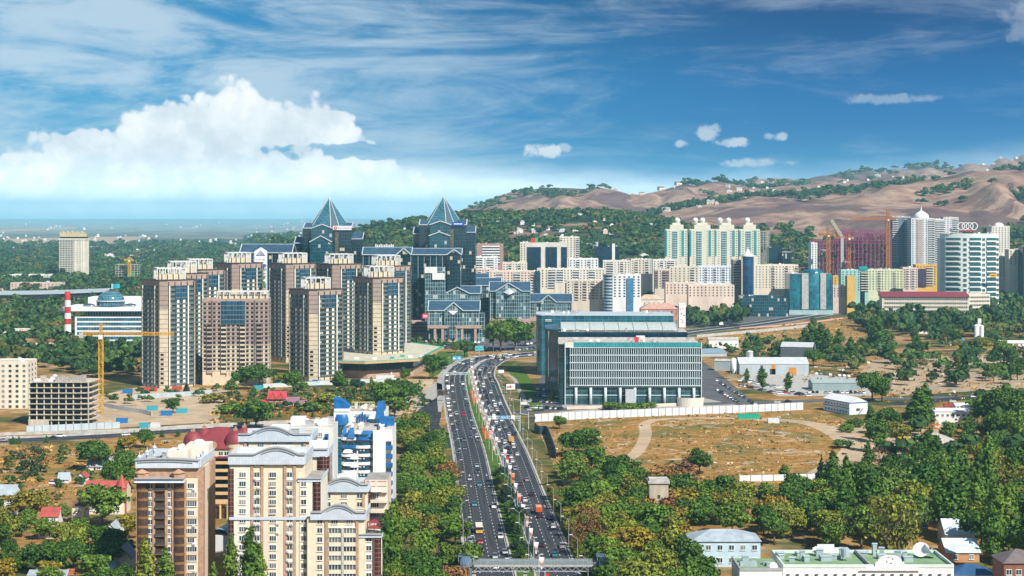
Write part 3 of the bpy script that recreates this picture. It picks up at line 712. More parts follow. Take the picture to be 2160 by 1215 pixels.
for i in range(9):
    u = cw0+(cw1-cw0)*i/8
    for y in (3, 14): m.box(u-.3, u+.3, y-.3, y+.3, zz-.9, zz+4.2)
    m.box(u-.25, u+.25, 3.3, 13.7, zz+3.5, zz+4.1)
for y in (3, 14): m.box(cw0-.4, cw1+.4, y-.35, y+.35, zz+4.2, zz+4.9)
b.part(m, 'roof_pergola', [CROWN_W]); m = MB(); m.box(cw0+1, cw1-1, 5, 12, zz-.9, zz+2.6); b.part(m, 'roof_hut', [CROWN_B]); roof_kit(b, 5, 6, dishes=0)

# podium with green-edged roof
pe = thing('podium', 'low commercial podium with jutting pale roof edged in bright green', 'building', (wx(780, 1200), 1200, 0))
zr = 12.5; rp = [gp(px, py, zr)[:2] for px, py in ((655, 760), (770, 763), (885, 757), (937, 731), (865, 721), (700, 738))]
rp = [(x-pe.location.x, y-1200) for x, y in rp]
cen = (sum(p[0] for p in rp)/6, sum(p[1] for p in rp)/6)
sh = lambda k: [(cen[0]+(x-cen[0])*k, cen[1]+(y-cen[1])*k) for x, y in rp]
GRN = P('green roof edging', (.02, .34, .20), .6, .1, .5); SANDR = P('sandy roof deck', (.50, .47, .37), .85, .12, .2); TANF = P('tan fascia', (.47, .34, .18), .6, .08, .4)
m = MB(); m.prism(rp, zr-1.6, zr, 0, 1); m.build('roof', [TANF, GRN], pe)
m = MB(); m.prism(sh(.93), zr-.2, zr+.12); m.build('roof_deck', [SANDR], pe)
m = MB(); m.prism(sh(.86), 0, 5.2); m.build('base_wall', [P('pinkish stone', (.42, .29, .22), .85, .12, .4)], pe)
m = MB(); m.prism(sh(.84), 5.2, zr-1.6); m.build('shop_glazing', [CW('podium glazing', (.005, .02, .03), (.02, .09, .12), (.09, .12, .13), 4.4, 5.8, .05, .03, .1, .6)], pe)
for k, (x, y) in enumerate(((18, -6), (30, -2), (42, 8), (36, 14), (5, -4), (-20, 2), (50, 12))):
    m = MB(); m.box(-1.5, 1.5, -1, 1, 0, 1.3); m.build('roof_vent', [GRN if k % 2 else WHT2], pe, (x-14, y, zr+.1))
for k in range(8):
    m = MB(); m.box(-.5, .5, -.1, .1, 0, 3.4); m.build('shop_door', [DKM if k % 3 else WHT2], pe, (rp[0][0]*.84+k*8.2, cen[1]+(rp[0][1]-cen[1])*.86-.12-k*.05, .3))

# ---------------- twin spired glass towers and the gabled glass blocks round them ----------------
NG = CW('teal tower glass', (.003, .024, .038), (.014, .095, .13), (.03, .10, .13), 2.4, 3.4, .09, .1, .1, .6, (.45, .42, .35))
NG2 = CW('dark tower glass', (.002, .011, .02), (.008, .045, .065), (.02, .045, .055), 2.4, 3.4, .09, .1, .1, .6, (.5, .45, .33))
PYR = CW('spire glass', (.025, .10, .14), (.06, .19, .24), (.12, .24, .28), 3.0, 2.6, .06, .06, .12, .6)
PYD = P('dark spire corner', (.035, .075, .10), .3, .1, .4, .5)  # cut corners of the spire, coloured darker than its main faces
NAVY = CW('navy roof panel', (.012, .035, .075), (.03, .08, .14), (.12, .2, .26), 2.6, 1.6, .12, .05, .25, .5)
TRIM = P('pale trim', (.46, .53, .56), .5, .06, .5, .4)
ATR = CW('atrium glass', (.004, .02, .03), (.10, .20, .24), (.30, .40, .43), 2.2, 3.6, .13, .1, .12, .55, (.42, .46, .42))
ATD = CW('deep atrium glass', (.004, .014, .022), (.04, .10, .13), (.16, .24, .27), 2.2, 3.6, .13, .1, .12, .55, (.5, .5, .42))
def vroof(m, x0, x1, y0, y1, z0, zr, ov=.6):
    xm = (x0+x1)/2; m.face([(x0-ov, y1, z0), (x0-ov, y0-ov, z0), (xm, y0-ov, zr), (xm, y1, zr)], 0); m.face([(x1+ov, y0-ov, z0), (x1+ov, y1, z0), (xm, y1, zr), (xm, y0-ov, zr)], 0)
def gable_trim(x0, x1, y, z0, zr, t=.9):
    m = MB(); xm = (x0+x1)/2; m.beam((x0-.8, y, z0), (xm, y, zr), .8, t); m.beam((xm, y, zr), (x1+.8, y, z0), .8, t); return m
def spired(label, cx, apex, base_y, d, core, outer, bay, sign=None):
    b = B('spired_tower', label, core[0], core[1], core[2], d, 40, 0, 'office tower')
    X = lambda px: (px-b.px)/b.s; Zp = b.z
    m = MB(); m.box(X(core[0]), X(core[1]), 0, 42, 0, b.h); b.part(m, 'core_wall', [NG2])
    m = MB(); m.box(X(outer[0]), X(core[0])-.05, 6, 38, 0, Zp(outer[1])); b.part(m, 'side_wing', [NG2])
    m = MB(); m.box(X(core[1])+.05, X(outer[2]), 6, 38, 0, Zp(outer[3])); b.part(m, 'side_wing', [NG2])
    for xa, xb, zb in ((X(outer[0]), X(core[0]), Zp(outer[1])), (X(core[1]), X(outer[2]), Zp(outer[3]))):
        inner = xb if xb < 0 else xa; outr = xa if xb < 0 else xb
        m = MB(); m.face([(outr, 5.5, zb), (inner, 5.5, zb), (inner, 20, zb+6), (outr, 20, zb+6)] if outr < inner else [(inner, 5.5, zb), (outr, 5.5, zb), (outr, 20, zb+6), (inner, 20, zb+6)])
        m.face([(outr, 38, zb), (inner, 38, zb), (inner, 20, zb+6), (outr, 20, zb+6)]); b.part(m, 'wing_roof', [NAVY])
        m = MB(); m.beam((outr, 5.5, zb), (outr, 20, zb+6), .7, .8); m.beam((inner, 5.4, zb), (outr, 5.4, zb), .7, .7); b.part(m, 'roof_trim', [TRIM])
    x0, x1 = X(bay[0]), X(bay[1])
    m = MB(); m.box(x0, x1, -5, -.05, 0, Zp(bay[2])); m.face([(x0, -5, Zp(bay[2])), (x1, -5, Zp(bay[2])), ((x0+x1)/2, -5, Zp(bay[3]))]); b.part(m, 'glass_bay', [NG])
    m = MB(); vroof(m, x0, x1, -5, 14, Zp(bay[2]), Zp(bay[3])); b.part(m, 'bay_roof', [NAVY]); b.part(gable_trim(x0, x1, -5.6, Zp(bay[2]), Zp(bay[3])), 'roof_trim', [TRIM])
    m = MB(); m.box(x0-.5, x1-1, -9, -5.05, 0, Zp(bay[4])); m.face([(x0-.5, -9, Zp(bay[4])), (x1-1, -9, Zp(bay[4])), ((x0+x1)/2-.7, -9, Zp(bay[5]))]); b.part(m, 'lower_bay', [NG])
    m = MB(); vroof(m, x0-.5, x1-1, -9, -5.05, Zp(bay[4]), Zp(bay[5])); b.part(m, 'bay_roof', [NAVY]); b.part(gable_trim(x0-.5, x1-1, -9.7, Zp(bay[4]), Zp(bay[5])), 'roof_trim', [TRIM])
    # side gable roofs of the core
    for sg in (-1, 1):
        xa = X(core[0]) if sg < 0 else X(core[1]); xi = xa*.64
        m = MB(); m.face([(xa, -.5, b.h), (xi, -.5, b.h), (xi, 20, b.h+5), (xa, 20, b.h+5)]); m.face([(xa, 42.5, b.h), (xi, 42.5, b.h), (xi, 20, b.h+5), (xa, 20, b.h+5)]); b.part(m, 'core_roof', [NAVY])
        m = MB(); m.beam((xa, -.6, b.h), (xa, 20, b.h+5), .9, .9); m.beam((xa, 20, b.h+5), (xa, 42.5, b.h), .9, .9); m.beam((xa, -.6, b.h), (xi, -.6, b.h), .8, .8)
        m.face([(xa, 0, b.h), (xa, 20, b.h+4.7), (xa, 42, b.h)]); b.part(m, 'roof_trim', [TRIM])
    # the spire: a pyramid on a square with cut corners
    h0, hA = b.h-1, Zp(apex); r = (base_y[1]-base_y[0])/2/b.s; cxl = X(cx); cy = 20
    ang = radians_(-22); ring = []
    for k in range(4):
        a = ang+k*pi/2-pi/2
        for da in (-.56, .56): ring.append((cxl+r*1.3*cos(a+da), cy+r*1.3*sin(a+da)))
    ap = (cxl, cy, hA)
    m = MB(); m2 = MB(); m3 = MB()
    tp = [(cxl+(x-cxl)*.03, cy+(y-cy)*.03, hA-1.2) for x, y in ring]
    for k in range(8):
        p, q = ring[k], ring[(k+1) % 8]; (m if k % 2 == 0 else m2).face([(*p, h0), (*q, h0), tp[(k+1) % 8], tp[k]]); m3.beam((*p, h0), tp[k], .5, .5)
    b.part(m, 'spire_glass', [PYR]); b.part(m2, 'spire_corner', [PYD]); m3.lathe((cxl, cy, hA-1.3), [(.9, 0), (.6, 1.2), (.02, 1.5)], 8); b.part(m3, 'spire_frame', [TRIM])
    # bronze stair strip
    m = MB(); m.box(X(core[1]-34), X(core[1]-27), -.5, -.05, 10, b.h-4); b.part(m, 'stair_strip', [CW('bronze strip', (.10, .08, .04), (.36, .28, .15), (.06, .06, .05), 3, 3.4, .1, .3, .2)])
    return b, X, Zp
def text_obj(name, s, size, mat, parent, loc, rz=0.0, ext=.06, rx=pi/2):
    c = bpy.data.curves.new(name, 'FONT'); c.body = s; c.size = size; c.extrude = ext; c.align_x = 'CENTER'; c.align_y = 'CENTER'
    o = bpy.data.objects.new(name, c); dg = None; COL.objects.link(o); bpy.context.view_layer.update()
    me = bpy.data.meshes.new_from_object(o); bpy.data.objects.remove(o); me.materials.clear(); me.materials.append(mat)
    ob = put(name, me, parent, loc); ob.rotation_euler = (rx, 0, rz); return ob
REDP = P('red sign paint', (.55, .03, .03), .5, .05, 1); NAVYP = P('navy sign paint', (.02, .05, .20), .5, .05, 1); WHTP = P('white sign paint', (.8, .8, .79), .5, .03, 1)
b, X, Zp = spired('dark glass tower under a pyramid spire carrying a white bank sign', 690, 415, (657, 727), 1650, (639, 741, 481), (619, 513, 764, 504), (658, 703, 482, 473, 510, 497))
sg = thing('roof_sign', 'white bank sign with red emblem on the spired glass tower', 'sign', (wx(722.5, 1650), 1648.6, Zp(485)))
m = MB(); m.box(-8.9, 8.9, -.3, .3, 0, 3.9); m.build('panel', [WHTP], sg); m = MB(); m.lathe((0, 0, 0), [(.01, .16), (1.6, .16), (1.6, 0)], 16); o = m.build('emblem', [REDP], sg, (-6.6, -.35, 1.95)); o.rotation_euler = (pi/2, 0, 0)
m = MB(); m.box(-.18, .18, -.2, 0, -1.1, 1.1); m.box(-.9, .9, -.2, 0, -.18, .18); m.build('emblem_cross', [WHTP], sg, (-6.6, -.35, 1.95))
text_obj('lettering', 'AsiaCredit Bank', 2.1, NAVYP, sg, (1.9, -.36, 1.9))
b, X, Zp = spired('dark glass tower under a pyramid spire beside the brown hills', 934, 412, (902, 968), 1650, (884, 984, 474), (871, 493, 1003, 490), (908, 951, 474, 466, 497, 489))
sg = thing('roof_sign', 'blue box sign on the shoulder of the spired tower by the hills', 'sign', (wx(966.5, 1650), 1648.6, Zp(476)))
m = MB(); m.box(-5.5, 5.5, -.4, .4, 0, 3.6); m.build('panel', [P('deep blue sign', (.01, .07, .42), .4, .1, 1)], sg); m = MB()
for k in range(6): m.box(-4+k*1.4, -3.1+k*1.4, -.55, -.4, 1.1, 2.4)
m.build('lettering', [WHTP], sg)

def gblock(label, px0, px1, ridge, eave, d, dep, glass=None, front_gable=None, name='gabled_glass_block', base=None, axis='x', rot=0.0):
    b = B(name, label, px0, px1, eave, d, dep, rot, 'glass building'); gl = glass or ATR; w = b.w
    zb = 0 if base is None else base
    m = MB(); m.box(-w/2, w/2, 0, dep, zb, b.h); b.part(m, 'glass_wall', [gl])
    zr = b.h+(eave-ridge)/b.s*1.25
    m = MB()
    if axis == 'x':
        m.face([(-w/2-1, -1, b.h), (w/2+1, -1, b.h), (w/2+1, dep/2, zr), (-w/2-1, dep/2, zr)]); m.face([(w/2+1, dep+1, b.h), (-w/2-1, dep+1, b.h), (-w/2-1, dep/2, zr), (w/2+1, dep/2, zr)]); b.part(m, 'roof', [NAVY])
        m = MB(); m.face([(w/2, 0, b.h), (w/2, dep, b.h), (w/2, dep/2, zr-.2)]); m.face([(-w/2, dep, b.h), (-w/2, 0, b.h), (-w/2, dep/2, zr-.2)]); b.part(m, 'gable_glass', [gl])
        m = MB()
        for sx in (-1, 1): m.beam((sx*(w/2+1), -1, b.h), (sx*(w/2+1), dep/2, zr), .7, .8); m.beam((sx*(w/2+1), dep/2, zr), (sx*(w/2+1), dep+1, b.h), .7, .8)
        m.beam((-w/2-1, -1, b.h), (w/2+1, -1, b.h), .7, .7); m.beam((-w/2-1, dep/2, zr), (w/2+1, dep/2, zr), .5, .5); b.part(m, 'roof_trim', [TRIM])
    else:
        vroof(m, -w/2, w/2, 0, dep, b.h, zr); b.part(m, 'roof', [NAVY]); m = MB(); m.face([(-w/2, 0, b.h), (w/2, 0, b.h), (0, 0, zr-.2)]); b.part(m, 'gable_glass', [gl]); b.part(gable_trim(-w/2, w/2, -.7, b.h, zr), 'roof_trim', [TRIM])
    if front_gable:
        g0, g1, out_ = front_gable; x0, x1 = b.x(g0), b.x(g1); zg = zr-.6
        m = MB(); m.box(x0, x1, -out_, -.05, zb, b.h-.05); m.face([(x0, -out_, b.h-.05), (x1, -out_, b.h-.05), ((x0+x1)/2, -out_, zg-.3)]); b.part(m, 'front_bay', [gl])
        m = MB(); vroof(m, x0, x1, -out_, dep/2, b.h, zg); b.part(m, 'bay_roof', [NAVY]); b.part(gable_trim(x0, x1, -out_-.7, b.h, zg), 'roof_trim', [TRIM])
    # white mullions that show as the bright lattice of the wall
    m = MB(); k = max(3, int(w/5.2))
    for i in range(k+1): x = -w/2+w*i/k; m.box(x-.14, x+.14, -.22, -.02, zb, b.h)
    b.part(m, 'mullions', [TRIM]); return b
STONE = P('pinkish granite', (.40, .29, .24), .8, .1, .4)
b = gblock('long dark glass block with navy roof behind the mural gable', 508, 614, 519, 533, 1480, 26, NG2)
mu = thing('gable_billboard', 'white gable billboard with blue diamond emblem above a painted mural', 'billboard', (wx(549.5, 1452), 1452, 0))
w = 26*1452/FPX; z1 = wz(530, 1452)
m = MB(); m.box(-w/2, w/2, 0, 4, 0, wz(552, 1452)); m.build('mural', [None or P('white render weathered', (.7, .7, .68))], mu)
m = MB(); m.prism([(-w/2, 0), (w/2, 0), (w/2, 4), (-w/2, 4)], wz(552, 1452), z1, 0); m.face([(-w/2, 0, z1), (w/2, 0, z1), (0, 0, wz(522, 1452))]); m.face([(w/2, 4, z1), (-w/2, 4, z1), (0, 4, wz(522, 1452))]); m.face([(-w/2, 0, z1), (0, 0, wz(522, 1452)), (0, 4, wz(522, 1452)), (-w/2, 4, z1)]); m.face([(0, 0, wz(522, 1452)), (w/2, 0, z1), (w/2, 4, z1), (0, 4, wz(522, 1452))]); m.build('gable_panel', [WHTP], mu)
m = MB(); zc = wz(536, 1452)
for a, bq in (((-3.6, -1.2), (0, 2.6)), ((0, 2.6), (3.6, -1.2)), ((-1.8, -1.2), (0, .9)), ((0, .9), (1.8, -1.2)), ((-3.6, -1.2), (-1.6, -1.2)), ((3.6, -1.2), (1.6, -1.2)), ((-.9, -.6), (0, -1.6)), ((0, -1.6), (.9, -.6))): m.beam((a[0], -.1, a[1]), (bq[0], -.1, bq[1]), .2, .55)
m.build('emblem', [NAVYP], mu, (0, 0, zc)); text_obj('lettering', '2 777-777', 2.0, NAVYP, mu, (0, -.12, wz(548, 1452)))
for (z_a, z_b, cols_) in ((558, 566, (.02, .13, .45)), (567, 578, (.30, .40, .45)), (580, 590, (.12, .28, .10)), (594, 606, (.03, .32, .12)), (607, 622, (.42, .47, .40))):
    m = MB(); r = random.Random(z_a)
    for k in range(7): x = r.uniform(-w*.36, w*.3); zz = r.uniform(wz(z_b, 1452), wz(z_a, 1452)); m.lathe((0, 0, 0), [(.01, 0), (1, 0)], 9); 
    m = MB()
    for k in range(9):
        x, zz, rr = r.uniform(-w*.36, w*.36), r.uniform(wz(z_b, 1452), wz(z_a, 1452)), r.uniform(.7, 1.7); m.face([(x+rr*cos(t*pi/4)*1.3, -.06-.01*k, zz+rr*sin(t*pi/4)) for t in range(8)])
    m.build('mural_patch', [P('mural colour %.2f' % cols_[1], cols_, .7, .3, .6)], mu)
b = gblock('long dark glass block with navy roof and rooftop letters between the spires', 766, 866, 525, 537, 1520, 24, NG2, (838, 866, 2))
rs = thing('roof_sign', 'skeletal rooftop letter sign on the dark block between the spires', 'sign', (wx(811, 1532), 1532, wz(527, 1532)))
m = MB()
for k in range(11): m.box(-8.2+k*1.55, -7.2+k*1.55, -.15, .15, 1, 4.6 if k % 3 else 5.4)
m.build('lettering', [WHT2], rs); m = MB(); m.box(-9, 9, -.3, .3, -1.5, .5); m.tube((-8, .5, -2), (-8, .5, 4.5), .12); m.tube((8, .5, -2), (8, .5, 4.5), .12); m.build('frame', [DKM], rs)
gblock('dark glass block with stepped white atrium below the second spire', 869, 972, 527, 537, 1590, 30, NG2, (944, 972, 3))
m_at = B('atrium_front', 'pale stepped atrium front on the dark block below the second spire', 896, 940, 563, 1575, 6, 0, 'atrium'); m_at.body(ATR, WHT2, z1=m_at.z(563)); m = MB(); m.box(m_at.x(896), m_at.x(922), -1.2, -.1, m_at.z(576), m_at.z(563)); m.box(m_at.x(912), m_at.x(938), -1.4, -.1, m_at.z(590), m_at.z(576)); m_at.part(m, 'stone_step', [WHT2])
for (a, c, rdg, ev, d, nm) in ((848, 888, 577, 587, 1665, 'highest'), (872, 922, 587, 598, 1640, 'second'), (896, 948, 597, 609, 1615, 'third')):
    gblock('glass gable of the stepped row beside the residential towers, %s step' % nm, a, c, rdg, ev, d, 24, ATD)
gblock('glass gable that ends the stepped row beside the residential towers, wide front', 926, 1012, 607, 619, 1585, 26, ATR, (940, 990, 3))
for (a, c, rdg, ev, d, nm) in ((955, 1000, 571, 582, 1800, 'highest'), (980, 1030, 580, 591, 1775, 'second'), (1004, 1056, 590, 602, 1750, 'third')):
    gblock('glass gable of the stepped row toward the pink apartments, %s step' % nm, a, c, rdg, ev, d, 26, ATD)
b = gblock('six-storey lattice glass block above the round tree clump', 1034, 1118, 599, 614, 1712, 30, ATR, (1046, 1100, 4))
m = MB(); m.box(-b.w/2-.4, b.w/2+.4, -5, .5, 0, b.z(672)); b.part(m, 'stone_base', [STONE])
m = MB(); m.face([(b.x(1062), -5, b.z(616)), (b.x(1074), -9, b.z(621)), (b.x(1074), -5, b.z(607))]); m.face([(b.x(1074), -9, b.z(621)), (b.x(1085), -5, b.z(616)), (b.x(1074), -5, b.z(607))]); b.part(m, 'glass_prism', [TRIM])
b = gblock('long lattice glass block behind the rounded teal office', 1118, 1206, 624, 637, 1830, 30, ATR, (1140, 1172, 3)); m = MB(); m.box(-b.w/2-.4, b.w/2+.4, -4, .5, 0, b.z(668)); b.part(m, 'stone_base', [STONE])
b = gblock('wide lattice glass block with white prism entrance facing the car park', 905, 1010, 640, 655, 1522, 34, ATR, (938, 976, 3))
m = MB()
for px in (918, 934, 948, 962, 975, 1003): m.box(b.x(px)-1.1, b.x(px)+1.1, -4.2, -2, 0, b.z(692))
m.box(-b.w/2-1, b.w/2+3, -4.6, -.1, b.z(692), b.z(686)); b.part(m, 'stone_portico', [STONE])
m = MB(); xx = b.x(955); m.box(xx-3, xx+3, -5.4, -4.7, 4, b.z(688)); m.face([(xx-3.4, -5.5, b.z(688)), (xx+3.4, -5.5, b.z(688)), (xx, -5.5, b.z(684))]); b.part(m, 'entrance_glass', [ATR])
m = MB(); m.face([(b.x(945), -3.3, b.z(655)), (b.x(967), -3.3, b.z(655)), (b.x(956), -3.6, b.z(664))]); m.box(b.x(947), b.x(964), -2.4, -2.0, b.z(656), b.z(652)); b.part(m, 'white_emblem', [WHTP])
m = MB(); m.box(b.x(1010), b.x(1022), 4, 30, 0, b.z(663)); b.part(m, 'side_wing', [ATR])
hs = thing('wall_sign', 'pink red hanging sign on the corner of the lattice glass block', 'sign', (wx(897, 1519), 1519, wz(672, 1519))); m = MB(); m.box(-2.6, 2.6, -.4, .4, 0, 4.4); m.build('panel', [P('pink red sign', (.62, .06, .10), .5, .1, 1)], hs); m = MB(); m.box(-1.7, 1.7, -.5, -.4, 1.4, 1.9); m.box(-1.7, 1.7, -.5, -.4, 2.5, 3); m.build('lettering', [WHTP], hs)
apt('parking_deck', 'grey open parking deck beneath the stepped glass row', 862, 900, 678, 1560, 20, STONE, 3, 4, fr=None, ww=6, side=0, cat='parking deck', kit=0, dish=0, glass=GLASSD)
# ---------------- the pale finned office and the two glass volumes behind it ----------------
OT = CW('teal parapet glass', (.03, .22, .24), (.06, .32, .34), (.02, .10, .12), 1.7, 5, .12, .02, .15, .5)
OD = CW('office dark glass', (.006, .03, .04), (.05, .12, .14), (.10, .16, .18), 3.4, 4.1, .05, .06, .1, .6)
OS = CW('office side glass', (.01, .04, .055), (.06, .14, .17), (.06, .11, .13), 2.2, 4.1, .08, .06, .08, .7)
FIN = P('pale grey fin', (.50, .59, .61), .5, .05, .4, .4)
b = B('finned_office', 'long pale office faced with rows of vertical fins beside the avenue', 1192, 1478, 722, 1020, 46, radians_(-1.2), 'office building')
h = b.h; zg = b.z(813); zt = b.z(733)
m = MB(); n = 8
poly = [(-b.w/2-3.8*sin(pi/2*k/n), 46-42*1.0+0-0+(-4+4*(1-cos(pi/2*k/n)))*1.0) for k in range(n+1)]
poly = [(-b.w/2, 0)]+[(-b.w/2-4*sin(pi/2*k/n), 4-4*cos(pi/2*k/n)) for k in range(1, n+1)]+[(-b.w/2-4, 46), (b.w/2, 46), (b.w/2, 0)]
m.prism(poly, 0, h-1.2, 0, 1); b.part(m, 'glass_wall', [OD, ROOFL])
m = MB(); m.box(-b.w/2+5, b.w/2+.2, -1.2, -.05, zt, h); b.part(m, 'parapet_glass', [OT])
m = MB(); m.box(-b.w/2-.1, -b.w/2+5, -1.2, -.05, zt, h); b.part(m, 'blank_panel', [P('ivory panel', (.66, .64, .52), .6, .05, .5)])
fh = (zt-zg)/5
for i in range(5):
    m = MB(); z = zg+i*fh; m.box(-b.w/2+2.6, b.w/2-.2, -1.6, -.05, z-.25, z+.28)
    x = -b.w/2+3.2
    while x < b.w/2-.6: m.box(x-.2, x+.2, -1.3, -.3, z+.28, z+fh-.25); x += 1.3
    b.part(m, 'fin_row', [FIN])
m = MB(); m.box(-b.w/2+2.6, b.w/2, -1.65, -.05, zt-.25, zt+.15); m.box(-b.w/2-.2, -b.w/2+.3, -1.3, -.05, 0, h); m.box(b.w/2, b.w/2+.5, -1.6, .5, 2, h); b.part(m, 'edge_frame', [FIN])
m = MB(); m.box(-b.w/2, b.w/2, -.8, -.05, zg-1.4, zg-.3); b.part(m, 'soffit', [P('shadowed soffit', (.10, .13, .15), .6, .1, .5)])  # dark strip beneath the lowest fin row
for i in range(9):
    m = MB(); m.tube((0, 0, 0), (0, 0, zg-1.3), .85, 12); b.part(m, 'column', [FIN], True, loc=(b.x(1215+i*31), -1.1, 0))
m = MB(); m.box(-b.w/2, b.w/2, -.25, -.05, zg*.48, zg*.48+.5); b.part(m, 'transom', [FIN])
m = MB(); m.box(b.x(1319), b.x(1340), -3.2, -.3, 0, zg-2.2); b.part(m, 'entrance_box', [P('grey porch panel', (.48, .50, .52), .6, .06, .5)])
m = MB(); m.box(-b.w/2-3.5, b.w/2, .2, .6, h-1.2, h-.5); m.box(-b.w/2-3.6, b.w/2, 45.2, 45.8, h-1.2, h-.3); b.part(m, 'parapet', [ROOFL])
roof_kit(b, 12, 14, y0=4, y1=36, z=h-1.2, dishes=2)
m = MB(); m.box(-2.6, 2.6, 0, 3, 0, 3.6); o = b.part(m, 'roof_hut', [WHT2], loc=(b.x(1355), 20, h-1.2)); m = MB(); m.box(-3.2, -.4, -.3, 2.4, 0, 3); m.box(-2.9, -2.0, -.36, -.3, .6, 2.4); b.part(m, 'red_cabinet', [REDP], loc=(b.x(1352), 17, h-1.2))
b2 = B('canopied_office', 'glass office with ribbed sloping roof canopy behind the finned office', 1176, 1450, 700, 1082, 34, radians_(-1.2), 'office building')
m = MB(); m.box(-b2.w/2, b2.w/2, 0, 34, 0, b2.h, 0, 1); b2.part(m, 'glass_wall', [P('navy band glass', (.006, .035, .065), .15, .3, .3, .6), ROOFL])
z0, z1 = b2.h+1.2, 44.0
m = MB(); k = 10
cv = [(3+24*i/k, z0+(z1-z0)*sin(pi/2*i/k)) for i in range(k+1)]
for (ya, za), (yb, zb_) in zip(cv, cv[1:]): m.hexa([(b2.x(1184), ya, za-.5), (b2.x(1430), ya, za-.5), (b2.x(1430), yb, zb_-.5), (b2.x(1184), yb, zb_-.5)], [(b2.x(1184), ya, za), (b2.x(1430), ya, za), (b2.x(1430), yb, zb_), (b2.x(1184), yb, zb_)])
b2.part(m, 'roof_canopy', [P('ribbed zinc', (.46, .50, .48), .45, .1, .5, .4)])
for i in range(9):
    m = MB(); x = b2.x(1184)+(b2.x(1430)-b2.x(1184))*i/8
    for (ya, za), (yb, zb_) in zip(cv, cv[1:]): m.beam((x, ya, za+.1), (x, yb, zb_+.1), .45, .35)
    m.tube((x, 3, z0), (x, -.5, b2.h), .15); b2.part(m, 'canopy_rib', [METAL])
roof_kit(b2, 31, 6, y0=1, y1=4, z=b2.h, dishes=2)
m = MB(); xa, xb = b2.x(1150), b2.x(1179)   # the raking glass prow
m.prism([(xa, 10), (xb, -2), (xb, 34), (xa, 34)], 0, b2.z(696), 0); b2.part(m, 'prow_glass', [OS])
m = MB(); m.face([(xa, 10, b2.z(696)), (xb, -2, b2.z(704)), (xb, 26, z1-1), (xa, 30, z1-2)]); m.beam((xa, 10, b2.z(696)), (xb, -2, b2.z(704)), .6, .8); b2.part(m, 'prow_roof', [OS]); m = MB(); m.box(xa+2, xa+6, 6, 9.8, 8, b2.z(700)); b2.part(m, 'prow_pier', [METAL])
b3 = B('rounded_office', 'teal glass office with rounded corner, farthest of the office trio', 1146, 1420, 663, 1205, 40, radians_(-1.0), 'office building')
m = MB(); poly = [(-b3.w/2, 0)]+[(-b3.w/2-5*sin(pi/2*k/8), 9-9*cos(pi/2*k/8)) for k in range(1, 9)]+[(-b3.w/2-5, 40), (b3.w/2, 40), (b3.w/2, 0)]
m.prism(poly, 0, b3.h-1, 0, 1); b3.part(m, 'glass_wall', [CW('rounded teal glass', (.010, .07, .10), (.035, .16, .20), (.10, .22, .26), 4.2, 4.4, .04, .04, .12, .6), ROOFL])
m = MB(); m.prism([(x*1.004, (y-20)*1.012+20) for x, y in poly], b3.h-1.0, b3.h-.3); b3.part(m, 'roof_rim', [TRIM]); roof_kit(b3, 77, 12, y0=5, y1=34, z=b3.h-.3, dishes=1)
for k in range(10):
    m = MB(); m.box(0, 4.5, -.2, .2, 0, .45); m.box(0, 4.5, -.2, .2, 1.0, 1.4); b3.part(m, 'louvre', [WHT2], loc=(b3.x(1150), -.3, 4+k*4.3))

# ---------------- distant landmarks beyond the towers ----------------
IV = P('ivory concrete', (.72, .66, .54), .8, .08, .1)
b = B('hotel_tower', 'slender ivory hotel slab with serrated crown far beyond the chimney', 124, 180, 506, 2980, 20, radians_(-6), 'hotel')
b.body(IV, z1=b.h, lip=.2); w = b.w
m = MB(); m.box(-w/2-.8, w/2+.8, -.8, 20.8, b.h, b.h+2.6); b.part(m, 'cornice', [IV])
m = MB(); m.box(-w/2+1.2, w/2-1.2, 1, 19, b.h+2.6, b.h+5.4); b.part(m, 'dark_storey', [GLASSD])
m = MB()
for i in range(11): x = -w/2+2+(w-4)*i/10; m.box(x-1.1, x+1.1, .5, 4, b.h+5.4, b.h+14+(i % 2)*1.6)
m.box(-w/2+2, w/2-2, 1, 16, b.h+5.4, b.h+11); b.part(m, 'serrated_crown', [P('gold ivory', (.64, .52, .30), .6, .08, .3)])
me = win_stack(22, 3.15, 6, 1.7, 2.0, GLASSD, proud=.3)
b.stacks('F', [-w/2+2.2+i*2.85 for i in range(9)], me); b.stacks('F', [w/2-14, w/2-10.5], win_stack(22, 3.15, 6, 1.1, 1.0, GLASSD, proud=.3))
m = MB(); 
for px in (-w/2+29.5, w/2-7, w/2-3.5): m.box(px-.5, px+.5, -.8, .1, 0, b.h)
b.part(m, 'facade_rib', [IV])
b = apt('long_hall', 'long white low hall at the foot of the ivory hotel slab', 20, 115, 579, 2850, 30, WHT2, 2, 16, side=0, cat='hall', kit=3, dish=0, ww=3)
apt('white_hall', 'short white hall cut by the photo edge near the hotel slab', -30, 12, 582, 2800, 30, WHT2, 3, 8, side=2, cat='hall', kit=2, dish=0, ww=2)
apt('pale_terrace', 'pale pink terrace of low houses below the long white hall', 22, 130, 596, 2500, 20, P('pale pink render', (.55, .43, .36), .8, .1, .2), 2, 14, side=0, cat='terrace', kit=5, dish=0)
b = B('theatre_hall', 'sprawling pale hall with thin sweeping grey roof past the chimney top', -10, 208, 622, 2080, 60, radians_(4), 'hall')
b.body(P('beige concrete', (.56, .49, .40), .85, .1, .15), ROOFG); m = MB(); w = b.w
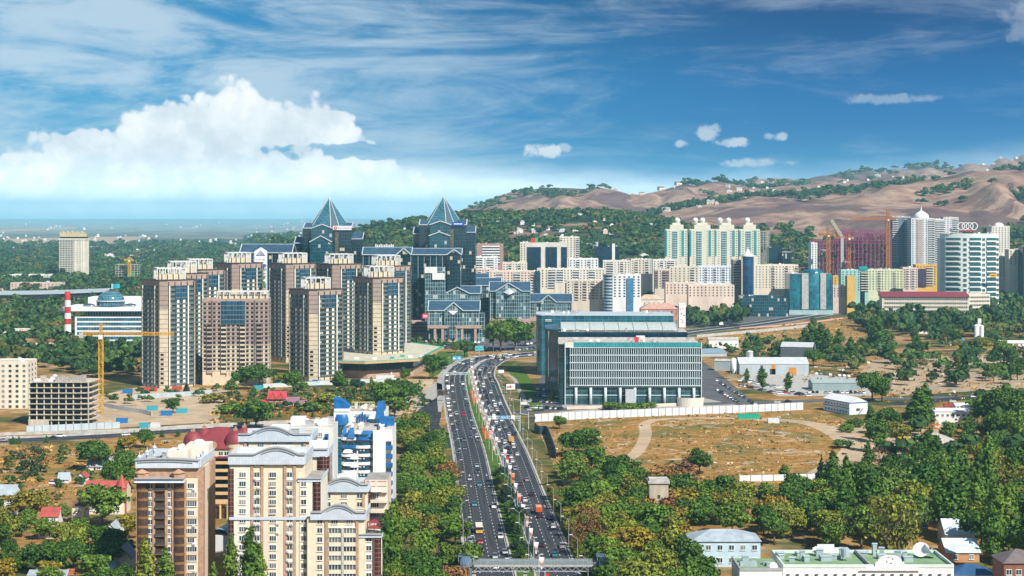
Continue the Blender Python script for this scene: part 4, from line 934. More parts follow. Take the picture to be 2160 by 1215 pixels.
for i in range(12):
    x0, x1 = -w/2-4+(w+12)*i/12, -w/2-4+(w+12)*(i+1)/12; f = lambda x: b.h+.2+3.0*((x+w/2)/w)**2
    m.hexa([(x0, -6, f(x0)), (x1, -6, f(x1)), (x1, 62, f(x1)+1), (x0, 62, f(x0)+1)], [(x0, -6, f(x0)+1), (x1, -6, f(x1)+1), (x1, 62, f(x1)+2.2), (x0, 62, f(x0)+2.2)])
b.part(m, 'sweeping_roof', [P('blue grey roof sheet', (.40, .45, .46), .5, .1, .1, .4)]); b.stacks('F', [-w/2+4+i*6 for i in range(20)], win_stack(2, 4.4, 3, 3.2, 2.2, GLASSD, proud=.2))
apt('low_pavilion', 'low cream pavilion with dark entrance at the end of the sweeping roof', 170, 218, 613, 2160, 24, CREAM2, 2, 6, side=2, cat='pavilion', kit=2, dish=0, ww=4)
b = B('unfinished_building', 'distant unfinished concrete frame with green netting below the far slope', 243, 290, 556, 2700, 18, 0, 'building site')
for i in range(6): m = MB(); m.box(-b.w/2, b.w/2, 0, 18, b.h-20+i*3.6, b.h-19.4+i*3.6); b.part(m, 'floor_slab', [CONC])
m = MB()
for i in range(8): x = -b.w/2+b.w*i/7; m.box(x-.3, x+.3, .2, .8, 0, b.h-2); m.box(x-.3, x+.3, 17, 17.6, 0, b.h-2)
b.part(m, 'columns', [CONC]); m = MB(); m.box(0, b.w*.35, -.4, 0, 0, b.h-14); b.part(m, 'green_netting', [P('green netting', (.02, .36, .20), .8, .1, .5)])
# the domed white office
b = B('domed_office', 'white office with glass dome and blue window bands behind the chimney', 158, 330, 668, 1470, 50, 0, 'office building')
WB = P('white facade', (.74, .75, .76), .6, .05, .3); BB = CW('blue band glass', (.01, .05, .09), (.04, .20, .27), (.30, .40, .44), 2.4, 3, .08, .02, .12, .6)
b.body(WB, WHT2, z1=b.h)
for i in range(6): m = MB(); z = 2.5+i*4.0; m.box(-b.w/2+2, b.w/2, -.35, .1, z, z+2.3); b.part(m, 'window_band', [BB])
for i in range(5): m = MB(); z = 2.5+i*4.0; m.box(-b.w/2-.3, -b.w/2+.1, 2, 40, z, z+2.3); b.part(m, 'window_band', [BB])
m = MB(); m.box(b.x(175), b.x(330), 4, 46, b.h, b.z(657)); b.part(m, 'upper_storey', [BB]); m = MB(); m.box(b.x(130), b.x(330), -3, 50, b.z(656), b.z(648)); b.part(m, 'roof_slab', [WB])
m = MB(); m.box(b.x(170), b.x(330), 26, 48, b.z(648), b.z(630)); b.part(m, 'rear_storey', [WB])
dz = b.z(646); cx = b.x(227); m = MB(); m.lathe((cx, 12, dz), [(12.4, 0), (12.4, 4)], 24); b.part(m, 'dome_drum', [BB], False); m = MB(); m.lathe((cx, 12, dz+4), [(13.4, 0), (13.4, .6), (12.6, .6)], 24); b.part(m, 'dome_ring', [WB])
m = MB(); m.dome((cx, 12, dz+4.6), 11.6, 8.2, 24, 7); b.part(m, 'dome', [CW('dome glass', (.02, .10, .14), (.05, .20, .25), (.2, .3, .34), 2.2, 2.0, .1, .1, .1, .6)], True)
m = MB(); m.lathe((cx, 12, dz+12.6), [(1.5, 0), (1.3, 1.4), (.02, 2.4)], 10); b.part(m, 'dome_lantern', [DKM])
for k in (-1, 1): m = MB(); m.dome((0, 0, 0), 5.5, 2.2, 14, 4, 0, 1, .6); b.part(m, 'low_dome', [P('dark roof light', (.05, .08, .1), .2, .1, .5)], True, loc=(cx+k*18, 8, dz))
# striped chimney
ch = thing('chimney', 'tall factory chimney striped red and white beside the domed office', 'chimney', (wx(142.5, 1455), 1455, 0)); r0 = 8.2*1455/FPX; zz = [0, wz(700, 1455)*0+wz(684, 1455), wz(672, 1455), wz(660, 1455), wz(647, 1455), wz(633, 1455), wz(615, 1455)]
for i in range(6):
    rr = lambda z: r0*(1-.28*z/zz[-1]); m = MB(); m.lathe((0, 0, 0), [(rr(zz[i]), zz[i]), (rr(zz[i+1]), zz[i+1])]+([(rr(zz[i+1])-.5, zz[i+1]), (rr(zz[i+1])-.5, zz[i+1]-3)] if i == 5 else []), 18)
    m.build('red_stripe' if i % 2 else 'white_stripe', [P('chimney red', (.42, .035, .035), .7, .15, .3) if i % 2 else WHT2], ch, smooth=True)
fl = thing('flagpole', 'flagpole with pale blue flag standing behind the domed office', 'flagpole', (wx(236, 1560), 1560, 0)); m = MB(); m.tube((0, 0, 0), (0, 0, wz(598, 1560)), .4, 6); m.build('pole', [WHT2], fl); m = MB()
for i in range(6): m.face([(i*1.2, .35*sin(i*1.3), wz(608, 1560)), ((i+1)*1.2, .35*sin(i*1.3+1.3), wz(608, 1560)), ((i+1)*1.2, .35*sin(i*1.3+1.3), wz(599, 1560)), (i*1.2, .35*sin(i*1.3), wz(599, 1560))])
m.build('flag', [P('pale blue flag', (.03, .38, .50), .7, .1, .5)], fl)

# ---------------- mid-city blocks ----------------
PINK = P('pink render', (.64, .49, .42), .8, .1, .12, streak=True); PINK2 = P('salmon panel', (.67, .53, .44), .8, .12, .12, streak=True); BEI = P('beige panel', (.60, .53, .43), .85, .12, .12, streak=True); BEI2 = P('pale beige panel', (.68, .63, .54), .85, .12, .12, streak=True)
MAUV = P('mauve brick', (.36, .22, .20), .85, .1, .2); YEL = P('mustard render', (.62, .38, .08), .8, .1, .15); PYEL = P('pale yellow render', (.64, .56, .30), .8, .1, .15); MINT = P('mint cladding', (.30, .52, .47), .7, .08, .2); PGRN = P('pale green panel', (.56, .58, .38), .8, .1, .15)
DBG = CW('navy office glass', (.002, .012, .028), (.006, .035, .07), (.02, .06, .09), 2.4, 3.3, .05, .05, .1, .6); TEALG = CW('bright teal glass', (.005, .07, .11), (.02, .22, .28), (.03, .10, .12), 2.6, 3.3, .06, .06, .1, .6)
b = apt('slab_office', 'mauve slab office with white window bands beside the second spire', 1006, 1062, 514, 2250, 20, MAUV, 8, 1, side=0, cat='office building', kit=3, dish=0)
for i in range(7): m = MB(); z = b.h-4.5-i*3.5; m.box(-b.w/2+7, b.w/2-5, -.6, .1, z, z+1.7); b.part(m, 'white_band', [WHT2]); m = MB(); m.box(-b.w/2+7, b.w/2-5, -.3, .1, z-1.5, z-.1); b.part(m, 'window_band', [GLASSD])
apt('balcony_block', 'white balconied block below the mauve slab office', 1003, 1050, 541, 2130, 16, WHT2, 7, 6, bal=(0, 1, 3, 4), balmat=WHT)
apt('pink_apartment_block', 'pink apartment block closest to the second spired tower', 1003, 1040, 566, 1960, 14, PINK, 6, 6, bal=(1, 4))
apt('pink_apartment_block', 'long pink apartment block with rows of white balconies', 1032, 1134, 571, 1935, 14, PINK2, 8, 14, bal=(2, 3, 7, 8, 12), balmat=WHT2, kit=6, dish=5)
apt('cream_apartment_block', 'cream block under the navy office with small gabled penthouse', 1060, 1112, 553, 2080, 14, CREAM2, 5, 8, bal=(2, 5))
b = apt('cream_apartment_block', 'cream apartment block with tall dark arched stair window', 1133, 1172, 566, 1930, 14, CREAM2, 7, 5, bal=(3, 4)); m = MB(); x = b.x(1135); m.box(x-2, x+2.6, -.5, .1, 2, b.h-5); m.dome((x+.3, -.3, b.h-5), 2.3, 2.3, 10, 4, 0, 1, .2); b.part(m, 'stair_glass', [GLASSB])
apt('beige_apartment_block', 'long beige block roofed with dishes between the arched stair block and the blue office', 1168, 1276, 566, 1990, 14, BEI2, 5, 16, bal=(1, 2, 6, 7, 11, 12), dish=7, kit=6)
b = apt('beige_apartment_block', 'beige block with blank shaded end and reddish balconies before the blue office', 1195, 1272, 590, 1875, 16, BEI, 7, 9, bal=(2, 4, 6), balmat=PINK, dish=4)
m = MB(); m.box(b.x(1170), b.x(1194.6), 2, 14, 0, b.h-4); b.part(m, 'shaded_wing', [BEI])
b = apt('navy_office', 'navy glass office set in thick cream frame with red green roof sign', 1110, 1197, 512, 2150, 26, P('pale stone frame', (.62, .58, .5), .7, .08, .1), 1, 1, side=0, cat='office building', kit=4, dish=1, ww=.1)
for a, c in ((1112, 1141), (1151, 1175), (1184, 1196)): m = MB(); m.box(b.x(a), b.x(c), -.8, .1, 0, b.z(521)); b.part(m, 'glass_bay', [DBG])
sg = thing('roof_sign', 'red and green block sign above the navy glass office', 'sign', (wx(1127.5, 2155), 2155, b.h)); m = MB(); m.box(-4.4, 1, -.4, .4, 0, 6.2); m.build('red_panel', [REDP], sg); m = MB(); m.box(1.2, 4.4, -.4, .4, 0, 6.6); m.build('green_panel', [P('green sign', (.03, .40, .08), .5, .1, 1)], sg)
apt('cream_tower', 'cream apartment tower with red roof hut behind the navy office', 1180, 1222, 499, 2320, 16, CREAM2, 9, 6, bal=(0, 5), cat='tower block')
apt('cream_tower', 'narrow cream block peeping out behind the navy office', 1097, 1116, 511, 2320, 16, CREAM2, 8, 3, cat='tower block', side=0)
b = apt('blue_office', 'dark blue office cube with white lift shaft among the trees', 1254, 1306, 520, 2260, 24, DBG, 1, 1, side=0, cat='office building', kit=3, dish=0, ww=.1); m = MB(); m.box(b.x(1291), b.x(1297), -1, 3, 0, b.h+4); b.part(m, 'lift_shaft', [WHT2])
apt('low_white_block', 'low white and grey block between the navy office and the blue cube', 1200, 1262, 545, 2080, 16, WHT2, 4, 8, bal=(2, 5))
apt('beige_apartment_block', 'beige six-storey block with pale glazed balconies left of the domed towers', 1272, 1330, 549, 2140, 14, BEI2, 6, 8, bal=(1, 2, 5))
apt('beige_apartment_block', 'beige six-storey block joined to the previous one under a stepped roof', 1331, 1376, 546, 2150, 14, BEI, 6, 6, bal=(1, 4))
apt('beige_apartment_block', 'beige block right under the first domed tower', 1377, 1430, 547, 2120, 14, BEI2, 6, 7, bal=(2, 4, 5), dish=3)
apt('red_balcony_block', 'block with reddish brick balconies under the domed towers', 1381, 1412, 567, 2010, 14, BEI, 7, 4, bal=(0, 2, 3), balmat=MAUV)
apt('blank_gable_block', 'beige block turning a blank gable below the domed towers', 1412, 1474, 562, 2040, 18, BEI, 6, 7, bal=(5,), side=0)
apt('white_blue_block', 'white block with blue window strips below the domed towers', 1474, 1548, 561, 2060, 14, P('bluish white render', (.62, .66, .70), .7, .08, .15), 6, 12, bal=(2, 5, 8, 11), glass=GLASSB)
b = apt('curved_blue_office', 'blue and white office with rounded glazed end among the apartments', 1292, 1352, 579, 1850, 18, WHT2, 8, 6, glass=GLASSB, side=0, cat='office building', ww=2.2)
m = MB(); m.lathe((b.x(1292), 10, 0), [(9.5, 0), (9.5, b.h-1)], 18, 0); b.part(m, 'rounded_end', [CW('banded blue glass', (.02, .09, .16), (.05, .17, .25), (.55, .60, .64), 60, 3.4, .0, .42, .2, .5)], True); m = MB(); m.lathe((b.x(1292), 10, b.h-1), [(10.2, 0), (10.2, .9), (.1, 1)], 18); b.part(m, 'rounded_roof', [METAL]); m = MB(); m.box(b.x(1322), b.x(1336), -1.2, -.05, 0, b.h-4); b.part(m, 'glass_bay', [P('sky blue glass', (.06, .20, .34), .2, .2, .4, .6)])
apt('pink_school', 'long pale pink school with flat roof below the beige gable', 1404, 1475, 596, 1890, 16, PINK2, 4, 9, cat='school', side=0); apt('pink_school', 'long pale pink school wing with flat roof beside the brown slab', 1452, 1549, 601, 1850, 16, PINK2, 4, 12, cat='school', side=0)
def hiphouse(name, label, px0, px1, eave, d, dep, wall, roof, ridge, floors=2, cols=6, rot=0.0, cat='house', group=None, flat=False):
    b = B(name, label, px0, px1, eave, d, dep, rot, cat, group); m = MB(); m.box(-b.w/2, b.w/2, 0, dep, 0, b.h); b.part(m, 'wall', [wall]); m = MB(); zr = b.h+(eave-ridge)/b.s
    m.hip(-b.w/2, b.w/2, 0, dep, b.h, zr, 0); b.part(m, 'roof', [roof])
    fh = b.h/floors; me = win_stack(floors, fh, fh*.35, min(1.4, b.w/cols*.5), fh*.45, GLASSW); b.stacks('F', [-b.w/2+b.w*(i+.5)/cols for i in range(cols)], me); return b
TANR = P('tan roof sheet', (.50, .38, .28), .8, .15, .3); REDR = P('red metal roof', (.40, .08, .065), .55, .15, .3, .4); MARR = P('maroon roof', (.22, .035, .045), .6, .12, .3, .4); GRYR = P('grey blue roof sheet', (.36, .42, .46), .55, .15, .25, .4); BRNR = P('brown roof', (.16, .07, .06), .7, .15, .3)
hiphouse('hipped_school', 'pale house with tan hipped roof among trees behind the rounded office', 1246, 1322, 640, 1880, 22, PINK2, TANR, 627, 2, 9, cat='school')
hiphouse('hipped_hall', 'low hall with tan roof between tree clumps below the beige blocks', 1345, 1404, 632, 1960, 18, BEI2, TANR, 622, 1, 6, cat='hall')
hiphouse('hipped_hall', 'low hall with orange rusty roof beside the tan roofed hall', 1405, 1470, 632, 1980, 18, BEI, P('rusty orange roof', (.45, .22, .08), .8, .25, .3), 623, 1, 6, cat='hall')
b = hiphouse('red_block', 'low reddish block with pale banner wall at its end', 1352, 1432, 652, 1720, 20, P('faded red render', (.45, .22, .16), .8, .12, .2), P('rose roof', (.48, .28, .22), .8, .12, .3), 640, 2, 8, cat='building')
m = MB(); m.box(b.x(1432), b.x(1446), -1, 8, 0, b.z(640)); b.part(m, 'banner_wall', [WHTP]); m = MB(); r = random.Random(3)
for k in range(9): x, z = b.x(1439)+r.uniform(-2, 2), r.uniform(4, b.z(646)); m.box(x-.7, x+.7, -1.1, -1, z-.4, z+.4)
b.part(m, 'banner_marks', [P('plum sign paint', (.40, .06, .16), .6, .1, 1)])
# white towers with round domes
WTW = P('warm white render', (.66, .61, .50), .75, .06, .08); TSTR = P('turquoise strip', (.01, .30, .28), .5, .1, .3)
for i, (a, c, doms, lab) in enumerate(((1404, 1450, (1430,), 'ivory tower with one round dome, beginning the domed row'), (1455, 1507, (1468, 1483), 'second ivory tower of the domed row, crowned by two domes'), (1508, 1557, (1520, 1538), 'third ivory tower of the domed row, its two domes above dark turquoise'), (1559, 1603, (1578,), 'ivory tower with one round dome, ending the domed row by the blue cylinder'))):
    b = B('domed_tower', lab, a, c, 483, 2400, 24, 0, 'tower block', 'ivory domed towers'); b.body(WTW, z1=b.h); w = b.w; nfl = 15; fh = 3.2
    m = MB(); m.box(b.x(a+10), b.x(c-8), 2, 20, b.h, b.z(474)); m.box(b.x(a+15), b.x(c-14), 4, 18, b.z(474), b.z(470)); b.part(m, 'penthouse', [WTW])
    for dpx in doms:
        m = MB(); m.ball((b.x(dpx), 8, b.z(465)), 4.0, 14, 8); b.part(m, 'round_dome', [WHT], True); m = MB(); m.lathe((b.x(dpx), 8, b.z(471)), [(3, 0), (2.6, 2)], 12); b.part(m, 'dome_base', [WTW])
    m = MB(); m.box(b.x(a+14), b.x(a+25), -.8, .1, 0, b.h-3); b.part(m, 'glazed_strip', [CW('turquoise loggia glass', (.01, .09, .10), (.05, .24, .25), (.50, .55, .5), 3.0, 3.2, .1, .22, .2, .5)])
    for q in ((a, a+3.5), (c-12, c-7)): m = MB(); m.box(b.x(q[0])+.1, b.x(q[1]), -.6, .1, b.h-38, b.h-2); b.part(m, 'turquoise_strip', [TSTR])
    b.stacks('F', [b.x(a+8), b.x(c-15), b.x(c-3)], win_stack(nfl, fh, b.h-nfl*fh-1, 2.6, .9, GLASSW))
m = None
b = apt('brown_slab_tower', 'brown balcony slab beside the blue glass cylinder', 1546, 1567, 548, 1960, 16, P('taupe concrete', (.30, .24, .21), .8, .1, .2), 11, 2, bal=(0, 1), balmat=P('rose taupe', (.42, .33, .29), .8, .1, .2), cat='tower block', side=0, dish=1)
b = B('glass_cylinder', 'blue glass cylinder tower with white cone roof', 1566, 1592, 541, 1945, 14, 0, 'office tower'); m = MB(); m.lathe((0, 7, 0), [(6.6, 0), (6.6, b.h)], 20); b.part(m, 'glass_shaft', [CW('deep blue glass', (.003, .03, .09), (.012, .10, .22), (.02, .06, .1), 2.2, 5.5, .06, .06, .08, .7)], True)
m = MB(); m.lathe((0, 7, b.h), [(7.2, 0), (7.2, 1.2), (3.4, 3.2), (2.4, 6), (.3, 9), (.1, 12)], 18); b.part(m, 'cone_roof', [WHT2], True); m = MB(); m.box(-7.4, -6.4, 4, 9, 0, b.h); m.box(6.4, 9, 4, 12, 0, b.h+1); b.part(m, 'pale_fins', [CREAM2])
apt('cream_grid_block', 'cream grid-fronted apartment block with brown bay lines behind the teal podium', 1592, 1684, 558, 1990, 18, CREAM2, 9, 13, bal=(5, 9, 12), balmat=PINK, fr=WHT2, dish=3, side=0)
apt('teal_podium', 'low teal glass podium at the foot of the blue cylinder', 1563, 1662, 624, 1900, 20, NG, 1, 1, side=0, cat='podium', kit=3, dish=1, ww=.1, roof=ROOFG)
b = B('teal_office', 'turquoise glass office with pale concrete piers by the far road', 1666, 1755, 578, 1940, 34, 0, 'office building')
m = MB(); m.box(-b.w/2, b.w/2, 0, 34, 0, b.h, 0, 1); b.part(m, 'glass_wall', [TEALG, ROOFG]); 
for a, c in ((1691, 1705), (1730, 1742)): m = MB(); m.box(b.x(a), b.x(c), -1.5, 1, 6, b.h+1); b.part(m, 'concrete_pier', [CONC])
m = MB(); m.lathe((b.x(1717), 10, 0), [(12, b.h*.1), (12, b.h+2), (9, b.h+5), (.1, b.h+5.2)], 20); b.part(m, 'rounded_bay', [TEALG], True); m = MB(); m.box(-b.w/2-1, b.w/2+1, -2, 3, 0, 5); b.part(m, 'base_canopy', [P('pale glass canopy', (.35, .48, .48), .4, .1, .4)]); roof_kit(b, 8, 4, z=b.h, dishes=1)
apt('mustard_block', 'mustard yellow block peeping behind the turquoise office', 1757, 1806, 582, 2060, 16, YEL, 6, 5, side=0)
apt('pink_block', 'pale pink house with grey roof in front of the mustard block', 1757, 1786, 603, 1960, 14, P('rose render', (.60, .46, .42), .8, .1, .2), 4, 4, side=0); 
b = B('mustard_pylon', 'slim mustard yellow end wall beside the pale pink house', 1787, 1804, 582, 1950, 12, 0, 'building'); b.body(YEL)
b = apt('mint_block', 'mint and cream block with arched turquoise roofline by the mustard wall', 1774, 1832, 569, 2010, 16, MINT, 8, 7, bal=(5, 6), balmat=CREAM2, side=0); m = MB(); m.box(b.x(1812), b.x(1829), -1, 6, b.h, b.h+4); b.part(m, 'turquoise_attic', [TSTR]); m = MB(); m.box(b.x(1815), b.x(1824), -.6, .1, 4, b.h-2); b.part(m, 'dark_stair_glass', [GLASSD])
apt('pale_green_block', 'pale green and cream panel block in the long colourful row', 1832, 1904, 568, 2030, 16, PGRN, 8, 11, bal=(3, 8), balmat=CREAM2, side=0, dish=3)
apt('rose_block', 'rose panel block with brown shop signs in the long colourful row', 1905, 1936, 564, 2040, 16, PINK, 8, 5, bal=(1, 3), side=0)
b = apt('mustard_block', 'mustard yellow block bearing a tall dark poster', 1932, 1990, 558, 2050, 16, YEL, 8, 8, bal=(3, 4), balmat=CREAM2, side=0)
m = MB(); m.box(b.x(1937), b.x(1953), -1.1, -.6, b.z(605), b.z(567)); b.part(m, 'poster', [P('dark plum poster', (.05, .04, .08), .5, .4, .2)])
m = MB(); m.box(b.x(1928), b.x(1935), -1.1, -.6, b.z(604), b.z(571)); b.part(m, 'mural_strip', [CW('mural strip', (.05, .2, .1), (.45, .1, .15), (.02, .02, .04), 9, 7, .05, .2, .6)])
# banded tower with ring sign
b = B('banded_tower', 'convex white tower banded by long balconies under a ring sign', 1998, 2112, 493, 1940, 26, 0, 'tower block'); nb = 14; zb = 8; fh = (b.h-3-zb)/nb; Rr = b.w/2/sin(.62); cy = Rr
A0, A1 = -pi/2-.62, -pi/2+.62
m = MB(); arc = [(Rr*cos(A0+(A1-A0)*k/24), cy+Rr*sin(A0+(A1-A0)*k/24)) for k in range(25)]; m.prism(arc+[(b.w/2, cy), (-b.w/2, cy)] if False else arc+[(b.w/2, 34), (-b.w/2, 34)], 0, b.h, 0, 1); b.part(m, 'curved_wall', [P('mint white render', (.60, .68, .64), .7, .06, .1), ROOFL])
for i in range(nb):
    z = zb+i*fh
    for (t0, t1, kind) in ((.02, .27, 0), (.29, .40, 1), (.42, .62, 0), (.64, .70, 1), (.72, .93, 0)):
        if kind == 1 and i % 1 == 0 and i > 0: continue
        m = MB(); a0, a1 = A0+(A1-A0)*t0, A0+(A1-A0)*t1; k = 6
        if kind == 0:
            m.lathe((0, cy, z+1.0), [(Rr+.25, 0), (Rr+.25, fh*.52)], k, 0, a0=a0, a1=a1); m.lathe((0, cy, z-.4), [(Rr+1.5, 0), (Rr+1.5, 1.35), (Rr+1.3, 1.35), (Rr+.1, 1.2)], k, 1, a0=a0, a1=a1); b.part(m, 'balcony_band', [P('green tinted glass', (.02, .10, .11), .15, .3, .5, .6), WHT])
for t in (.345, .67, .96):
    a = A0+(A1-A0)*t; me = win_stack(nb, fh, zb+.9, 3.4, fh*.5, GLASSW, WHT2, .5); put('window_stack', me, b.e, (Rr*cos(a), cy+Rr*sin(a), 0), a+pi/2)
m = MB(); m.box(b.x(2000)-5, b.x(2000), 16, 30, 0, b.h-6); b.part(m, 'side_wing', [P('mint white render', (.6, .68, .64))]); roof_kit(b, 4, 8, z=b.h, dishes=3)
rg = thing('ring_sign', 'four interlocking white rings with red lettering on the banded tower roof', 'sign', (wx(2041, 1945), 1945, b.h))
for i in range(4):
    m = MB(); n_ = 18; r_ = 4.0
    for k in range(n_): a, c = 2*pi*k/n_, 2*pi*(k+1)/n_; m.beam((r_*cos(a), 0, r_*sin(a)), (r_*cos(c), 0, r_*sin(c)), .6, .9)
    m.build('ring', [P('ring white', (.7, .72, .74), .4, .03, 1)], rg, (-7.2+i*4.8, -.35*(i % 2), b.z(477)-b.h))
text_obj('lettering', 'Audi', 6.0, REDP, rg, (0, -.2, b.z(485.5)-b.h), ext=.3)
m = MB(); m.tube((-6, 1, 0), (-6, 1, 8), .2); m.tube((6, 1, 0), (6, 1, 8), .2); m.build('frame', [DKM], rg)
ts = thing('roof_sign', 'short dark letter sign at the corner of the banded tower roof', 'sign', (wx(2011, 1945), 1945, b.h)); text_obj('lettering', 'RO', 6.5, P('dark green sign', (.02, .08, .06), .5, .1, 1), ts, (0, 0, 3.4), ext=.3); m = MB(); m.box(-4, 4, .3, .6, 0, .6); m.build('frame', [DKM], ts)
cs = thing('wall_sign', 'oval yellow and red sign low on the banded tower', 'sign', (wx(2095, 1932), 1932, wz(581, 1932))); m = MB(); m.lathe((0, 0, 0), [(.01, .3), (4.6, .3), (4.6, 0)], 20, 0, 1, .5); o = m.build('panel', [P('yellow sign', (.62, .42, .06), .5, .1, 1)], cs); o.rotation_euler = (pi/2, 0, 0); m = MB(); m.box(-2.6, 2.2, -.45, -.32, -.5, .5); m.build('lettering', [REDP], cs)
# tower with the white onion dome, grey neighbours
GW = P('grey white panel', (.60, .60, .60), .75, .06, .1); SLT = P('slate blue panel', (.14, .18, .24), .7, .1, .1)
b = apt('dome_topped_tower', 'white tower with pointed white dome behind the colourful row', 1922, 1972, 460, 2300, 26, GW, 21, 7, bal=(5, 6), balmat=WHT2, side=4, cat='tower block', kit=0, dish=0)
m = MB(); cx = b.x(1947); m.lathe((cx, 10, b.h), [(10, 0), (10, 2), (9.3, 4.2), (7, 6.6), (3.5, 8.6), (1.2, 10), (.5, 13), (.05, 17)], 18); b.part(m, 'pointed_dome', [WHT], True); m = MB(); m.box(b.x(1935), b.x(1945), -.6, .1, 4, b.h-2); b.part(m, 'brown_strip', [P('rose taupe', (.42, .33, .29))])
apt('white_balcony_tower', 'white tower of stacked balconies between the pointed dome and banded tower', 1973, 1992, 462, 2310, 24, WHT2, 20, 4, bal=(0, 1, 2, 3), cat='tower block', side=0, kit=2)
apt('white_balcony_tower', 'white tower with flat pinkish roof behind the ring sign', 1990, 2022, 458, 2360, 24, GW, 20, 5, bal=(3, 4), cat='tower block', side=0, lipm=PINK, kit=2)
apt('slate_tower', 'slate blue tower with flat canopy beside the pointed dome', 1882, 1921, 457, 2330, 24, SLT, 20, 6, bal=(0, 1, 4), balmat=GW, cat='tower block', side=0, lipm=GW, kit=2)
apt('far_beige_tower', 'beige tower with small white dome behind the banded tower', 2092, 2130, 477, 2380, 24, BEI2, 12, 6, cat='tower block', side=0, dish=0); m = MB(); m.dome((0, 0, 0), 7, 5, 16, 5); bd = m.build('small_dome', [WHT], b.e if False else bpy.data.objects['far_beige_tower'], (0, 10, wz(477, 2380)), smooth=True)
apt('cream_gable_block', 'cream blank-walled block at the frame edge past the banded tower', 2128, 2156, 526, 2080, 18, CREAM2, 6, 3, side=0); apt('navy_edge_block', 'navy glass block cut off beyond the banded tower', 2157, 2195, 520, 2060, 18, DBG, 1, 1, side=0, cat='office building', kit=1, dish=0, ww=.1)
apt('beige_side_block', 'beige block just past the banded tower, lower floors only', 2108, 2128, 540, 2100, 18, BEI, 8, 3, side=0)
apt('dark_office', 'small dark glass office among trees beside the steel frame', 1622, 1650, 522, 2300, 20, DBG, 1, 1, side=0, cat='office building', kit=1, dish=0, ww=.1, roof=METAL); apt('dark_office', 'low dark glass annex with grey eaves beside the steel frame', 1650, 1670, 531, 2290, 20, NG2, 1, 1, side=0, cat='office building', kit=1, dish=0, ww=.1, lipm=METAL)
b = B('unfinished_building', 'grey unfinished frame just past the domed towers', 1604, 1622, 487, 2450, 14, 0, 'building site')
for i in range(7): m = MB(); m.box(-b.w/2, b.w/2, 0, 14, b.h-22+i*3.4, b.h-21.3+i*3.4); b.part(m, 'floor_slab', [CONC])
m = MB()
for i in range(4): x = -b.w/2+b.w*i/3; m.box(x-.4, x+.4, .1, .9, 0, b.h-1); m.box(x-.4, x+.4, 13, 13.8, 0, b.h-1)
b.part(m, 'columns', [CONC])
# purple steel frame under construction
PUR = P('purple primed steel', (.27, .045, .13), .6, .2, .3)
for (a, c, t, d, lab, nf) in ((1768, 1880, 485, 2240, 'tall purple steel frame of an unfinished tower block', 21), (1714, 1766, 507, 2210, 'lower purple steel frame with dark infill beside the tall frame', 17)):
    b = B('unfinished_tower', lab, a, c, t, d, 26, 0, 'building site'); fh = b.h/nf; nc = max(7, int(b.w/5.2))
    m = MB()
    for i in range(nc+1):
        x = -b.w/2+b.w*i/nc
        for y in (0, 13, 26): m.box(x-.45, x+.45, y-.45, y+.45, 0, b.h-(fh*2 if (i*7) % 5 == 0 else 0))
    b.part(m, 'columns', [PUR])
    for j in range(1, nf+1):
        m = MB(); z = j*fh
        for y in (0, 13, 26): m.box(-b.w/2, b.w/2, y-.25, y+.25, z-.5, z)
        for i in range(0, nc+1): x = -b.w/2+b.w*i/nc; m.box(x-.2, x+.2, .25, 12.75, z-.45, z-.05)
        b.part(m, 'floor_beams', [PUR])
        if j < nf-3: m = MB(); m.box(-b.w/2+.3, b.w/2-.3, .4, 25.6, z-.85, z-.6); b.part(m, 'floor_deck', [P('dark deck', (.09, .07, .09), .8, .2, .3)])
    m = MB(); m.box(b.x(c-(c-a)*.62), b.x(c-(c-a)*.58), 4, 12, 0, b.h*.8); b.part(m, 'core', [CONC])
apt('white_shaft_block', 'white and navy block beside the lower purple frame', 1711, 1724, 512, 2180, 20, WHT2, 13, 2, side=0, glass=GLASSB, cat='tower block', dish=0)
# long brick-roofed building by the trees
b = B('long_school', 'long four-storey cream building under a low maroon roof behind the trees', 1862, 2042, 626, 1830, 22, radians_(-4), 'school'); m = MB(); m.box(-b.w/2, b.w/2, 0, 22, 0, b.h); b.part(m, 'wall', [CREAM2])
m = MB(); m.face([(-b.w/2-1, -1.5, b.h), (b.w/2+1, -1.5, b.h), (b.w/2+1, 22, b.h+4.6), (-b.w/2-1, 22, b.h+4.6)]); m.face([(-b.w/2-1, -1.5, b.h), (-b.w/2-1, 22, b.h+4.6), (-b.w/2-1, 22, b.h)]); b.part(m, 'roof', [MARR])
for i in range(5): m = MB(); z = b.h-3.6-i*4.2; m.box(-b.w/2+2, b.w/2-1, -.25, .1, z, z+1.9); b.part(m, 'window_band', [CW('school window band', (.02, .03, .05), (.10, .12, .13), (.6, .55, .45), 1.9, 9, .26, 0, .2)])
b = B('long_school_wing', 'angled wing continuing the maroon-roofed building, roof pale', 2042, 2090, 620, 1840, 18, radians_(14), 'school'); b.body(CREAM2, MARR)
for i in range(4): m = MB(); z = b.h-4.4-i*4.2; m.box(-b.w/2+1, b.w/2-1, -.25, .1, z, z+1.8); b.part(m, 'window_band', [MATS['school window band']])
apt('blue_annex', 'low blue roofed glass hall with drum shapes behind the lattice blocks', 1112, 1232, 612, 1960, 24, P('blue grey cladding', (.14, .24, .32), .5, .1, .2, .4), 3, 12, side=0, cat='hall', glass=GLASSB, kit=4, dish=0, roof=GRYR)
